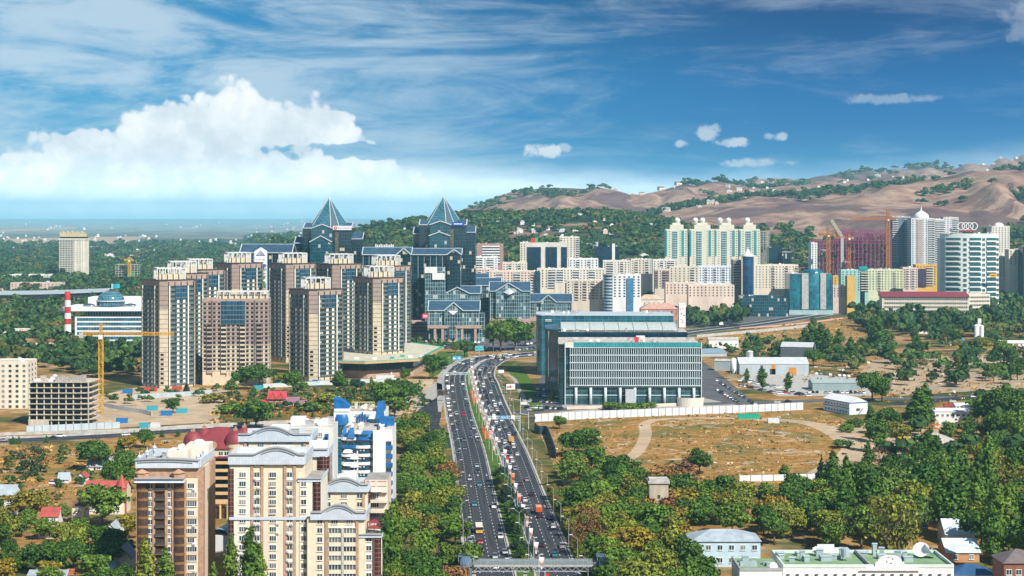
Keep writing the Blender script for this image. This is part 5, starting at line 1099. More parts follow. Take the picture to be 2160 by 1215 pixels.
# ---------------- nearest apartment buildings ----------------
BRG = P('brown tinted glass', (.085, .045, .032), .14, .35, .8, .6); BRS = P('amber spandrel', (.24, .12, .045), .45, .2, .6, .4); WINE = CW('wine tinted glass', (.03, .006, .010), (.10, .03, .03), (.28, .18, .14), 1.4, 1.38, .08, .08, .14, .6)
TILE = P('cream wall tile', (.68, .60, .45), .8, .06, .6); TILEP = P('pale wall tile', (.72, .67, .57), .8, .05, .6)
def one_window(ww, wh, k=3):
    m = MB(); m.box(-ww/2-.12, ww/2+.12, -.1, .04, -.12, wh+.12, 1); 
    for i in range(1, k): x = -ww/2+ww*i/k; m.box(x-.05, x+.05, -.2, -.05, 0, wh, 1)
    m.box(-ww/2-.2, ww/2+.2, -.3, 0, -.2, -.12, 1); me = m.mesh('window', [GLASSW, WHT]); g_ = MB(); g_.box(-ww/2, ww/2, -.14, .02, 0, wh); PANES[me.name] = g_.mesh('pane', [GLASSW]); return me
WN2, WN3, WN4 = one_window(1.9, 1.45, 3), one_window(1.5, 1.45, 2), one_window(3.4, 1.5, 5)
m = MB(); m.box(-.42, .42, -.45, 0, 0, .62); m.box(-.3, .3, -.5, -.45, .08, .54, 1); AC = m.mesh('air_conditioner', [WHT2, METAL])
def loggia(ww, par):
    m = MB(); m.box(-ww/2, ww/2, -.15, .04, .75, 2.35, 0)
    for i in range(5): x = -ww/2+ww*i/4; m.box(x-.06, x+.06, -.3, -.1, .75, 2.35, 1)
    m.box(-ww/2, ww/2, -.45, .02, -.25, .75, 2); m.box(-ww/2, ww/2, -.5, -.02, 2.35, 2.5, 1); return m.mesh('balcony', [GLASSW, WHT, par])
LOG_C = loggia(3.7, TILE); LOG_W = loggia(2.5, WHT2)
def curved_bay(n, fh, r):
    m = MB(); a0, a1 = pi+.12, 2*pi-.12
    for k in range(n):
        z = k*fh; m.lathe((0, 0, z), [(r, .62), (r, fh-.12)], 8, 0, 1, .62, a0, a1); m.lathe((0, 0, z), [(r+.1, -.12), (r+.12, .62), (r-.1, .64)], 8, 1, 1, .62, a0, a1); m.lathe((0, 0, z), [(r-.05, -.12), (r+.1, -.12)], 8, 1, 1, .62, a0, a1)
        for j in range(7): a = a0+(a1-a0)*j/6; x, y = r*cos(a), r*sin(a)*.62; m.box(x-.06, x+.06, y-.08, y+.02, z+.62, z+fh-.12, 2)
    return m.mesh('glazed_bay', [BRG, BRS, DKM])
def cornice(b, x0, x1, z0, z1, arch=None, y=0.0, out=.9, name='cornice', mat=None):   # silver parapet with an arched middle
    m = MB(); n = 30; pr = []
    for i in range(n+1):
        x = x0+(x1-x0)*i/n; t = 0
        if arch: u = (x-arch[0])/arch[1]; t = arch[2]*max(0, cos(u*pi/2))**1.0 if abs(u) < 1 else 0
        pr.append((x, z1+t))
    for (xa, za), (xb, zb) in zip(pr, pr[1:]):
        m.hexa([(xa, y-out, z0), (xb, y-out, z0), (xb, y+.3, z0), (xa, y+.3, z0)], [(xa, y-out*.75, za), (xb, y-out*.75, zb), (xb, y+.3, zb), (xa, y+.3, za)])
        m.hexa([(xa, y-out-.25, za-.15), (xb, y-out-.25, zb-.15), (xb, y+.35, zb-.15), (xa, y+.35, za-.15)], [(xa, y-out-.25, za+.2), (xb, y-out-.25, zb+.2), (xb, y+.35, zb+.2), (xa, y+.35, za+.2)], 1)
        if arch and za-z1 > arch[2]*.35: m.hexa([(xa, y-out-.12, za-.95), (xb, y-out-.12, zb-.95), (xb, y, zb-.95), (xa, y, za-.95)], [(xa, y-out-.12, za-.65), (xb, y-out-.12, zb-.65), (xb, y, zb-.65), (xa, y, za-.65)], 1)
    return b.part(m, name, [mat or SILV, METAL])
S1 = CW('silver tile', (.42, .48, .54), (.52, .58, .64), (.34, .40, .46), 1.0, 1.0, .05, .05, .4, .4); SILVT = S1
b = B('brown_bayed_tower', 'cream tower with brown curved glass bays and silver roofline', 290, 417, 965, 521, 24, 0, 'apartment block'); FH = 2.77; w = b.w; X = lambda px: (px-353.5)/b.s
m = MB(); m.box(-w/2, w/2, 0, 24, 0, 36.7, 0, 1); b.part(m, 'wall', [TILE, ROOFL]); b.part((lambda m: (m.box(-w/2-.05, w/2+.05, -.1, 24.1, 33.6, 36.7), m)[1])(MB()), 'attic_wall', [BRICK])
cornice(b, -w/2-.4, w/2+.6, 36.7, 39.0, (-1, 11, .55), out=1.2, mat=SILVT); m = MB(); m.box(w/2-.1, w/2+.9, .4, 24.4, 36.7, 39.2); m.box(-w/2-.9, -w/2+.1, .4, 24.4, 36.7, 39.2); m.box(-w/2+.1, w/2-.1, 23.6, 24.4, 36.7, 39.2); b.part(m, 'parapet', [SILV])
cornice(b, X(287), X(392), 32.4, 33.7, None, out=2.6, mat=SILVT); me = curved_bay(12, FH, 1.75)
for px in (301, 378.5): put('glazed_bay', me, b.e, (X(px), -.1, 32.3-12*FH))
for px in (290.5, 325, 351, 365.6, 391): m = MB(); m.box(X(px)-.4, X(px)+.4, -.5, -.02, 0, 33); b.part(m, 'pilaster', [BRICK])
r = random.Random(8)
for k in range(12):
    z = 32.3-(k+1)*FH
    put('window', WN3, b.e, (X(317.5), 0, z+.9)); put('window', WN3, b.e, (X(359.5), 0, z+.9)); put('window', WN4 if k % 3 else WN2, b.e, (X(403), 0, z+.9))
    m = MB(); ww = 3.2; m.box(-ww/2, ww/2, -.12, .02, 0, 2.1, 0); m.box(-ww/2, ww/2, -1.0, 0, -.5, -.3, 1); m.box(-ww/2, ww/2, -1.0, -.9, -.3, .5, 2)
    for j in range(4): x = -ww/2+ww*j/3; m.box(x-.05, x+.05, -.2, -.1, 0, 2.1, 2)
    b.part(m, 'loggia', [BRG, BRS, DKM], loc=(X(338.5), 0, z+.6))
    if r.random() < .6: put('air_conditioner', AC, b.e, (X(r.choice((317.5, 359.5, 397, 409))), 0, z+.05))
    if k % 2: m = MB(); m.box(X(393), X(416), -.35, -.02, z-.1, z+.6); b.part(m, 'balcony_front', [CREAM])
m = MB(); m.box(w/2, w/2+1.7, .2, 3, 0, 36.6); b.part(m, 'side_pilaster', [BRICK]); m = MB(); m.box(w/2, w/2+1.6, 13, 22, 0, 36.6); b.part(m, 'side_pilaster', [BRICK]); m = MB(); m.box(w/2, w/2+1.3, 3.1, 12.9, 0, 36.4); b.part(m, 'side_rib', [CREAM2])
for px in (301, 378): m = MB(); m.lathe((X(px), -1, 33.7), [(2.0, 0), (1.9, 1.6), (2.3, 1.6), (.05, 2.7)], 6); b.part(m, 'roof_turret', [BRICK])
m = MB(); m.box(-1, 5, 6, 12, 36.7, 41.2); b.part(m, 'roof_hut', [TILEP]); m = MB(); m.box(3, 10, 14, 22, 36.7, 41.8); m.dome((6.5, 17, 41.8), 2.0, 1.4, 14, 5); b.part(m, 'lift_house', [TILEP])
put('satellite_dish', DISH, b.e, (3, 7, 42.0), .3, 1.2); roof_kit(b, 40, 7, z=36.75, dishes=2)
for (x, y) in ((-8.8, 1), (-8.8, 12), (-8.6, 22), (9, 1.4), (9, 12), (9, 22)): m = MB(); m.lathe((x, y, 38.9), [(.6, 0), (.5, .7), (.7, .8), (.6, 1.2), (.15, 1.6), (.06, 2.4), (.02, 2.5)], 8); b.part(m, 'parapet_finial', [SILV])
# stepped cream building
b = B('stepped_block', 'large stepped cream building with arched silver cornices', 480, 643, 979, 521, 20, 0, 'apartment block'); X = lambda px: (px-561.5)/b.s; ZZ = b.z
secs = [('main', 484, 643, 979, 0, 20), ('step', 643.1, 677, 1016, 1.0, 19), ('step', 658, 771, 1093, -2.2, .9), ('step', 771.1, 806, 1131, -1.4, 12)]
m = MB(); m.box(X(484), X(643), 0, 20, 0, ZZ(979)); b.part(m, 'wall', [TILE, ROOFG]); m = MB(); m.box(X(643)+.01, X(677), 1, 19, 0, ZZ(1012), 0, 1); b.part(m, 'step_wall', [TILEP, ROOFG])
m = MB(); m.box(X(650), X(771), -2.2, -.02, 0, ZZ(1093)); m.box(X(677)+.02, X(771), -.02, 14, 0, ZZ(1093), 0, 1); b.part(m, 'step_wall', [TILE, ROOFG]); m = MB(); m.box(X(771)+.01, X(806), -1.4, 12, 0, ZZ(1131), 0, 1); b.part(m, 'step_wall', [TILEP, ROOFL])
m = MB(); m.box(X(632), X(659), -.25, -.02, 0, ZZ(1016)); m.box(X(486), X(534), -.2, -.02, 0, ZZ(985)); b.part(m, 'pale_facing', [TILEP])
m = MB(); m.box(X(553), X(598), -.3, -.02, 0, ZZ(1093)); b.part(m, 'cream_facing', [CREAM2])
cornice(b, X(482), X(644), ZZ(979), ZZ(958), (X(584), 6.8, 2.2), mat=SILVT, out=1.0); cornice(b, X(628), X(678), ZZ(1016), ZZ(1009), None, y=.4, mat=SILVT, out=.8); cornice(b, X(657), X(773), ZZ(1093), ZZ(1077), (X(716), 5.2, 2.3), y=-2.2, mat=SILVT, out=.9); cornice(b, X(757), X(807), ZZ(1131), ZZ(1124), None, y=-1.9, mat=SILVT, out=.6)
m = MB(); m.box(X(643), X(645), 0, 20.3, ZZ(979), ZZ(958)); m.box(X(482), X(484), .3, 20.3, ZZ(979), ZZ(958)); m.box(X(484), X(643), 19.7, 20.3, ZZ(979), ZZ(961)); m.box(X(771), X(774), -2, 14, ZZ(1093), ZZ(1078)); m.box(X(806), X(808), -1.4, 12, ZZ(1131), ZZ(1125)); m.box(X(677), X(679), 1, 19, ZZ(1014), ZZ(1009)); b.part(m, 'parapet', [SILV])
for px, zt, y in ((532, 979, 0), (553, 979, 0), (601.5, 979, 0), (621.5, 979, 0), (691, 1093, -2.2), (755, 1093, -2.2)): m = MB(); m.box(X(px)-.42, X(px)+.42, y-.45, y-.02, 0, ZZ(zt)); b.part(m, 'pilaster', [BRICK])
m = MB(); m.box(X(484), X(692), -.6, -.46, ZZ(1096), ZZ(1090)); b.part(m, 'band_course', [SILV])
for xa, xb, zt, y in ((480, 496, 988, -.1), (660, 676, 1016, .3), (787, 805, 1131, -2.0)):
    m = MB(); x = (X(xa)+X(xb))/2; r_ = (X(xb)-X(xa))/2; m.lathe((x, y+.6, 0), [(r_, 0), (r_, ZZ(zt))], 10, 0, 1, .85, pi, 2*pi); b.part(m, 'corner_glazing', [WINE])
r = random.Random(5); z1 = 34.0-.2
for k in range(13):
    z = z1-k*FH
    if z < .5: break
    for px in (512, 576): put('window', WN2, b.e, (X(px), -.3 if px == 576 else -.2, z))
    for px in (542, 611):
        put('window', WN3, b.e, (X(px), -.05, z))
        m = MB(); m.box(-1.25, 1.25, -.3, -.02, -.95, -.28); b.part(m, 'window_apron', [WHT2 if (k+px) % 3 else CREAM], loc=(X(px), 0, z))
        if r.random() < .75: put('air_conditioner', AC, b.e, (X(px)-.6, -.3, z-.9))
        if r.random() < .5: put('air_conditioner', AC, b.e, (X(px)+.6, -.3, z-.9))
    if k > 0: put('window', WN3, b.e, (X(641), -.25, z))
    if z < ZZ(1096): put('window', WN3, b.e, (X(676.5), -2.2, z))
    if z < ZZ(1110):
        for px, me in ((708, LOG_C), (739, LOG_C)): put('balcony', me, b.e, (X(px), -2.2, z-.85))
        m = MB(); m.box(X(723.5)-.12, X(723.5)+.12, -2.9, -2.2, z-1, z+1.7); b.part(m, 'balcony_divider', [WHT2])
    elif z < ZZ(1093):
        for px in (707, 739): put('window', WN2, b.e, (X(px), -2.2, z))
    if z < ZZ(1131): put('window', WN3, b.e, (X(771), -2.2 if False else -1.4, z)) if False else put('window', WN3, b.e, (X(779), -1.4, z))
    if r.random() < .5: put('air_conditioner', AC, b.e, (X(r.choice((650, 586, 668, 768))), -.3 if r.random() < .1 else -.25, z-.8))
roof_kit(b, 50, 6, X(488), X(640), 3, 18, ZZ(979)+.1, 2); roof_kit(b, 51, 6, X(680), X(768), 1, 12, ZZ(1093)+.1, 0); m = MB(); m.box(X(694), X(722), 3, 8, ZZ(1093), ZZ(1072)); b.part(m, 'roof_hut', [WHT2]); m = MB(); m.box(X(556), X(600), 12, 18, ZZ(979), ZZ(955)); b.part(m, 'roof_hut', [WHT2])
m = MB(); m.lathe((X(788), 2, ZZ(1131)), [(.08, 0), (.08, 2.4), (2.4, 2.3), (.05, 3.1)], 10); m.lathe((X(786), 6, ZZ(1131)), [(.08, 0), (.08, 3.4), (2.4, 3.3), (.05, 4.2)], 10); b.part(m, 'red_sunshade', [MARR])
for lab, a, c, t, d, dep, ar, bal in (('cream block with arched silver cornice rising behind the stepped building', 505, 655, 930, 566, 18, (-1, 7, 2.4), (2, 5)), ('cream block with arched cornice tucked behind the lower steps', 676, 775, 1036, 548, 16, (0, 5.5, 2.0), (1,)), ('cream link block with wine glass corner behind the stepped building', 643, 690, 962, 552, 14, None, ())):
    b = B('cream_block', lab, a, c, t, d, dep, 0, 'apartment block'); m = MB(); m.box(-b.w/2, b.w/2, 0, dep, 0, b.h, 0, 1); b.part(m, 'wall', [TILE, ROOFG]); cornice(b, -b.w/2-.3, b.w/2+.3, b.h-.2, b.h+2.3, ar, mat=SILVT, out=.9); m = MB(); m.box(b.w/2, b.w/2+.5, 0, dep, b.h-.2, b.h+2.2); m.box(-b.w/2, b.w/2, dep-.4, dep, b.h, b.h+2); b.part(m, 'parapet', [SILV])
    nn = 4; n_c = max(2, int(b.w/4))
    for k in range(nn):
        for i in range(n_c): put('window', WN2 if i % 2 else WN3, b.e, (-b.w/2+b.w*(i+.5)/n_c, 0, b.h-2.2-k*FH))
    for q in (-.42, .42): m = MB(); m.box(b.w*q-.4, b.w*q+.4, -.35, -.02, 0, b.h); b.part(m, 'pilaster', [BRICK])
    if not ar: m = MB(); m.lathe((b.w/2-1.4, .5, 0), [(2, 0), (2, b.h)], 10, 0, 1, .8, pi, 2*pi); b.part(m, 'corner_glazing', [WINE])
    m = MB(); m.box(b.w/2, b.w/2+.6, 3, dep-3, 0, b.h-.3); b.part(m, 'side_glazing', [WINE]); roof_kit(b, int(a), 6, z=b.h, dishes=2); m = MB(); m.box(-3, 3, dep-7, dep-2, b.h, b.h+3.6); b.part(m, 'roof_hut', [WHT2])
b = B('terraced_block', 'low salmon block with roof terrace and red outlined panels behind the steps', 770, 818, 1012, 556, 16, 0, 'apartment block'); m = MB(); m.box(-b.w/2, b.w/2, 0, 16, 0, b.h, 0, 1); b.part(m, 'wall', [PINK2, ROOFG])
for q in (-.25, .25): m = MB(); x = b.w*q; m.box(x-1.4, x+1.4, -.1, -.02, b.h-2.2, b.h-2.05); m.box(x-1.4, x+1.4, -.1, -.02, b.h-.6, b.h-.45); b.part(m, 'red_outline', [REDR])
for k in range(3): m = MB(); m.box(-b.w/2, b.w/2, -1.3-k*.6, -.02, b.h-4.0-k*3.2, b.h-3.2-k*3.2); b.part(m, 'terrace_slab', [CREAM2]); put('window', WN4, b.e, (-1, 0, b.h-6-k*3))
m = MB(); m.lathe((0, -1.2, b.h-5.5), [(.06, 0), (.06, 2.2), (2.0, 2.0), (.05, 2.8)], 8); b.part(m, 'parasol', [WHT])
# red domed building
b = B('domed_mansion', 'cream balconied building under a maroon roof with paired domes', 392, 520, 946, 640, 18, 0, 'apartment block'); w = b.w; X = lambda px: (px-456)/b.s
m = MB(); m.box(-w/2, w/2, 0, 18, 0, b.h); b.part(m, 'wall', [CREAM]); m = MB(); m.hip(-w/2, w/2, 0, 18, b.h, b.h+7, 0, .8); b.part(m, 'roof', [MARR])
for px, y, r_, h_ in ((404, 3, 3.4, 4.2), (420, 11, 3.2, 4.4), (494, 3, 3.8, 4.6), (506, 11, 3.2, 4.8), (458, 12, 2.6, 3.0)):
    m = MB(); m.lathe((X(px), y, b.h-.5), [(r_, -2), (r_, 2.4)], 16, 1); m.dome((X(px), y, b.h+1.9), r_+.3, h_, 16, 6); b.part(m, 'roof_dome', [MARR, CREAM], True); m = MB(); m.box(X(px)-.7, X(px)+.7, y-.7, y+.7, b.h+h_+.6, b.h+h_+2.6); m.ball((X(px), y, b.h+h_+2.9), .4, 8, 5); b.part(m, 'dome_chimney', [BRICK])
m = MB(); m.lathe((0, 0, 0), [(.01, .1), (1.5, .1), (1.5, -.2)], 16); o = b.part(m, 'round_window', [BRICK], loc=(X(450), -.9, b.h+1.3)); o.rotation_euler = (pi/2, 0, 0)
for k in range(8):
    z = b.h-5.5-k*2.86
    if z < 6: break
    m = MB(); m.box(X(449), X(484), -.12, .02, z+.8, z+2.3, 0); m.box(X(447), X(486), -1.5, .02, z-.2, z, 1); m.box(X(447), X(486), -1.5, -1.35, z, z+.75, 1); b.part(m, 'balcony', [GLASSD, P('apricot render', (.58, .38, .19), .8, .08, .3)])
for px in (466, 478, 494, 508): put('window', WN3, b.e, (X(px), 0, b.h-2.6))
for px in (459, 472): m = MB(); m.box(X(px)-.9, X(px)+.9, -.3, .02, .2, 4.2); m.lathe((0, 0, 0), [(.01, .0), (.9, .0), (.9, .28)], 12); b.part(m, 'arched_door', [BRG])
m = MB(); m.box(-w/2-.5, w/2+.5, -1.0, -.02, b.h-3.6, b.h-3.0); b.part(m, 'red_eave', [MARR])
m = MB()
for px in (450, 465.5, 481): m.tube((X(px), -1.2, 0), (X(px), -1.2, 5.6), .45, 10)
m.box(X(447), X(486), -1.8, -.02, 5.6, 6.4); b.part(m, 'portico', [P('apricot render', (.58, .38, .19))])
# blue and white building
b = B('blue_white_building', 'white postmodern building with strong blue mansards and curved balconies', 700, 828, 905, 640, 24, 0, 'apartment block'); w = b.w; X = lambda px: (px-764)/b.s; Z_ = b.z
m = MB(); m.box(X(722), X(790), 0, 22, 0, b.h-.5, 0, 1); b.part(m, 'wall', [WHT2, ROOFL]); m = MB(); m.box(X(788), X(814), -2.5, 1, 0, Z_(908)); b.part(m, 'white_slab', [WHT]); m = MB(); m.box(X(814)+.02, X(828), -1, 20, 0, Z_(905), 0, 1); b.part(m, 'side_wall', [WHT2, ROOFL])
for k in range(8): m = MB(); z = 3+k*3.3; m.box(X(814)+.1, X(828)+.15, -1.5, -1.05, z, z+1.5); b.part(m, 'blue_spandrel', [BLUEP]); m = MB(); m.box(X(815), X(826), -1.25, -1.02, z+1.6, z+2.9); b.part(m, 'window_band', [GLASSW])
m = MB(); m.box(X(700), X(703), -1, 8, 0, Z_(895)); m.box(X(690), X(700), 2, 9, 0, Z_(902)); m.prism([(X(704), -4), (X(708), -4.5), (X(712), 0), (X(704), 0)], 0, Z_(898)); b.part(m, 'white_fin', [WHT]); m = MB(); m.box(X(708), X(722), -.6, .3, 0, Z_(925)); b.part(m, 'stair_glass', [CW('deep stair glass', (.004, .03, .05), (.02, .12, .17), (.05, .2, .26), 1.4, 1.6, .08, .08, .1, .6)])
for k in range(7):
    z = Z_(920)-1-k*3.1; r_ = 3.4-.05*k
    if z < 8: break
    for px in (738, 765):
        m = MB(); m.lathe((X(px), 0, z), [(r_, -.3), (r_, .8), (r_-.2, .8)], 8, 0, 1, .6, pi, 2*pi); m.lathe((X(px), 0, z), [(.05, -.3), (r_, -.3)], 8, 0, 1, .6, pi, 2*pi); m.lathe((X(px), 0, z), [(r_-.4, .8), (r_-.4, 1.9)], 8, 1, 1, .6, pi, 2*pi); b.part(m, 'curved_balcony', [BLUEP if (k*2+px) % 5 == 0 else WHT, GLASSB])
    put('window', WN3, b.e, (X(727), 0, z+.8)); put('window', WN3, b.e, (X(783), 0, z+.8))
for a, c, za, zb_, y in ((722, 732, 902, 921, -.4), (735, 748, 902, 922, -1.6), (762, 788, 908, 921, -.6)): m = MB(); m.hexa([(X(a)-.3, y-1, Z_(zb_)), (X(c)+.3, y-1, Z_(zb_)), (X(c)+.3, y+2, Z_(zb_)), (X(a)-.3, y+2, Z_(zb_))], [(X(a)+.6, y+.6, Z_(za)), (X(c)-.4, y+.6, Z_(za)), (X(c)-.4, y+2, Z_(za)), (X(a)+.6, y+2, Z_(za))]); b.part(m, 'blue_mansard', [BLUEP])
for i, (x, z) in enumerate(((735, 945), (748, 958), (735, 972), (748, 975))): m = MB(); m.lathe((0, 0, 0), [(.05, 0), (1.5, -.3), (2.2, -1.6)], 8, 0, 1, .8, pi, 2*pi); b.part(m, 'scalloped_hood', [WHT], loc=(X(x), -.6, Z_(z)))
m = MB()
for i in range(6): m.box(X(733)+i*1.2, X(734)+i*1.2+.35, -1.4, -.02, 0, Z_(965-i*5)); 
b.part(m, 'stepped_screen', [WHT]); roof_kit(b, 61, 8, X(722), X(812), 2, 20, b.h-.5, 5, sc=1.0); m = MB(); m.box(X(795), X(826), 10, 16, b.h-.5, b.h+3); b.part(m, 'blue_attic', [BLUEP])
b = B('blue_mansard_tower', 'white tower topped by curved cobalt mansards and blue grille emblem', 704, 812, 868, 668, 20, 0, 'apartment block'); X = lambda px: (px-758)/b.s; Z_ = b.z; w = b.w
m = MB(); m.box(-w/2, w/2, 0, 20, 0, b.h, 0, 1); b.part(m, 'wall', [WHT, ROOFL]); m = MB(); m.box(X(704)-.1, X(738), -1.2, -.02, Z_(915), Z_(893)); b.part(m, 'corner_glazing', [CW('deep stair glass', (.004, .03, .05), (.02, .12, .17), (.05, .2, .26), 1.4, 1.6)])
m = MB(); m.lathe((X(721), 2, Z_(883)), [(3.5, -2.4), (3.4, 0), (3.0, 1.6), (2.9, 1.7)], 14, 0, 1, 1); b.part(m, 'blue_drum', [BLUEP], True)
m = MB(); n_ = 8
for i in range(n_):
    f = lambda u: Z_(858)+(Z_(840)-Z_(858))*cos(u*pi/2)**.8 if u < 1 else Z_(858); u0, u1 = i/n_, (i+1)/n_; xa, xb = X(704)+u0*(X(736)-X(704)), X(704)+u1*(X(736)-X(704)); m.hexa([(xa, 0, Z_(862)), (xb, 0, Z_(862)), (xb, 7, Z_(862)), (xa, 7, Z_(862))], [(xa, 0, f(u0)), (xb, 0, f(u1)), (xb, 7, f(u1)), (xa, 7, f(u0))])
b.part(m, 'curved_mansard', [BLUEP]); m = MB(); m.box(X(705), X(737), -.3, 6.8, b.h, Z_(862)); b.part(m, 'attic_wall', [WHT])
m = MB(); m.hexa([(X(792), -1, Z_(893)), (X(813), -1, Z_(893)), (X(813), 12, Z_(893)), (X(792), 12, Z_(893))], [(X(795), .5, Z_(850)), (X(808), .5, Z_(850)), (X(808), 11, Z_(852)), (X(795), 11, Z_(852))]); b.part(m, 'blue_wing', [BLUEP]); m = MB(); m.box(X(777), X(806), -1.35, -1.02, Z_(898), Z_(883)); b.part(m, 'blue_window', [GLASSB])
m = MB(); cx = X(765)
for i in range(-2, 3): m.box(cx+i*1.0-.22, cx+i*1.0+.22, -.6, -.02, Z_(903)+abs(i)*.7, Z_(869)-abs(i)*.8)
m.box(cx-3, cx+3, -.75, -.6, Z_(876), Z_(874)); m.box(cx-2.4, cx+2.4, -.75, -.6, Z_(882), Z_(880)); b.part(m, 'blue_grille', [BLUEP]); m = MB()
for i in range(10): x = X(742)+i*(X(790)-X(742))/9; m.box(x-.08, x+.08, 1, 1.2, b.h, Z_(850))
m.box(X(742), X(790), .98, 1.22, Z_(850), Z_(848)); b.part(m, 'roof_rail', [P('yellow rail', (.5, .42, .16), .6, .1, 1)]); roof_kit(b, 62, 7, X(740), X(790), 4, 16, b.h, 4)
for px in (745, 752, 775): put('window', WN3, b.e, (X(px), 0, Z_(897)))
b = B('white_wing_block', 'white block with cobalt corner panels between cream arches and the blue mansards', 600, 703, 900, 600, 16, 0, 'apartment block'); X = lambda px: (px-651.5)/b.s; Z_ = b.z
m = MB(); m.box(-b.w/2, b.w/2, 0, 16, 0, b.h, 0, 1); b.part(m, 'wall', [WHT2, ROOFL])
for a, c, z0, z1 in ((655, 661, 945, 928), (686, 693, 950, 915), (683, 690, 940, 922), (668, 682, 948, 944)): m = MB(); m.box(X(a), X(c), -.4, -.02, Z_(z0), Z_(z1)); b.part(m, 'blue_panel', [BLUEP])
for px in (663, 674): 
    for z in (921, 938, 985, 1000): put('window', WN2, b.e, (X(px), 0, Z_(z)))
roof_kit(b, 63, 12, z=b.h, dishes=5); m = MB(); m.box(X(610), X(640), 4, 9, b.h, b.h+2.8); b.part(m, 'roof_hut', [WHT2]); m = MB(); m.box(X(675), X(690), 3, 8, b.h, b.h+2.2); b.part(m, 'roof_hut', [WHT2])

# ---------------- low houses ----------------
def house(label, px0, px1, eave, ridge, base, dep, wall, roof, axis='x', cols=2, floors=1, name='house', cat='house', rot=0.0, extra=None, hip=False):
    d = gd(base); b = B(name, label, px0, px1, eave, d, dep, rot, cat); m = MB(); m.box(-b.w/2, b.w/2, 0, dep, 0, b.h); b.part(m, 'wall', [wall]); m = MB(); zr = b.h+max(1.2, (eave-ridge)/b.s)
    if hip: m.hip(-b.w/2, b.w/2, 0, dep, b.h, zr, 0)
    else: m.gable(-b.w/2, b.w/2, 0, dep, b.h+.02, zr, 0, 1, axis, .5)
    b.part(m, 'roof', [roof, wall]); fh = b.h/floors
    for f in range(floors):
        for i in range(cols): put('window', WN3, b.e, (-b.w/2+b.w*(i+.5)/cols, 0, f*fh+fh*.35), 0, min(1, b.w/cols/2.4))
    return b
b = house('old house with bright red roof and pointed corner turret', 178, 262, 1036, 1018, 1085, 11, CREAM2, REDR, 'x', 3, 2); m = MB(); m.lathe((b.x(254), 2, 0), [(1.9, 0), (1.9, b.h+1), (2.3, b.h+1), (.05, b.z(1000))], 10); b.part(m, 'turret', [REDR])
house('narrow house with maroon hipped roof in front of the turreted house', 152, 177, 1068, 1050, 1106, 8, CREAM2, BRNR, cols=1, floors=2, hip=True)
b = house('white gambrel cottage with grey roof and green skirting', 216, 250, 1126, 1105, 1150, 9, WHT, GRYR, 'y', 1, 1); m = MB(); m.box(-b.w/2-.05, b.w/2+.05, -.1, -.02, 0, 1); b.part(m, 'green_skirting', [GRN])
house('small white shed with tin roof on the ochre slope', 122, 143, 1012, 998, 1020, 6, WHT2, GRYR, cols=1); house('little red roofed hut beside the small white shed', 162, 180, 1008, 997, 1021, 6, WHT2, REDR, 'y', 1)
b = house('low barn with arched grey metal roof on the ochre slope', 184, 232, 985, 966, 992, 10, WHT2, GRYR, 'x', 1, 1, 'barn', 'barn'); house('white two-storey house with tin roof cut by the frame edge', -20, 28, 1045, 1026, 1090, 10, WHT2, GRYR, 'x', 3, 2)
house('cottage with scarlet roof sunk in the gardens', 86, 122, 1090, 1073, 1106, 7, WHT2, REDR, 'x', 2); house('tan roofed cottage below the scarlet roofed one', 80, 116, 1122, 1108, 1136, 7, BEI2, TANR, 'x', 2); house('cream cottage with steep blue roof in front of the bayed tower', 238, 276, 1180, 1152, 1204, 8, CREAM2, P('deep blue roof', (.03, .09, .20), .5, .15, .3, .4), 'y', 1)
house('long shed with rusty red roof along the bottom of the picture', 140, 214, 1212, 1204, 1232, 6, WHT2, P('rust roof', (.40, .13, .05), .7, .2, .3), 'x', 3); house('long shed with silver roof beside the rusty red one', 60, 138, 1214, 1206, 1236, 6, WHT2, GRYR, 'x', 3); house('shed with pale blue sheet roof near the steep blue roof', 190, 238, 1198, 1188, 1212, 6, WHT2, P('pale blue roof', (.30, .45, .54), .5, .1, .3, .4), 'x', 1)
b = B('vaulted_hall', 'blue barrel-vaulted roof between the two cream blocks', 446, 482, 1130, 575, 22, radians_(-8), 'hall'); m = MB(); m.box(-b.w/2, b.w/2, 0, 22, 0, b.h); b.part(m, 'wall', [WHT2]); m = MB()
for i in range(8): a, c = pi*i/8, pi*(i+1)/8; f = lambda t, y: (-cos(t)*b.w/2*1.05, y, b.h+sin(t)*b.w*.4); m.face([f(a, -.5), f(c, -.5), f(c, 22.5), f(a, 22.5)])
b.part(m, 'vault', [P('blue vault sheet', (.25, .42, .52), .45, .1, .4, .4)])
b = house('red farmhouse with steep dormered roof', 565, 602, 842, 827, 858, 11, P('red brick', (.40, .10, .06), .8, .12, .6), P('crimson roof', (.50, .05, .08), .55, .12, .3, .4), 'x', 3, 2)
m = MB()
for q in (-.22, .22): x = b.w*q; m.gable(x-2, x+2, -1, 5, b.h, b.h+4, 0, 1, 'y', .2)
b.part(m, 'dormer', [MATS['crimson roof'], MATS['red brick']])
house('plum roofed annex joined to the red farmhouse', 602, 630, 849, 839, 858, 10, P('red brick', (.4, .1, .06)), P('plum roof', (.26, .14, .18), .6, .12, .3, .4), 'x', 3); house('low crimson roofed porch wing of the red farmhouse', 553, 566, 852, 845, 859, 8, MATS['red brick'], MATS['crimson roof'], 'x', 1); house('plum roofed gatehouse past the annex', 631, 645, 853, 845, 860, 7, MATS['red brick'], MATS['plum roof'], 'x', 1)
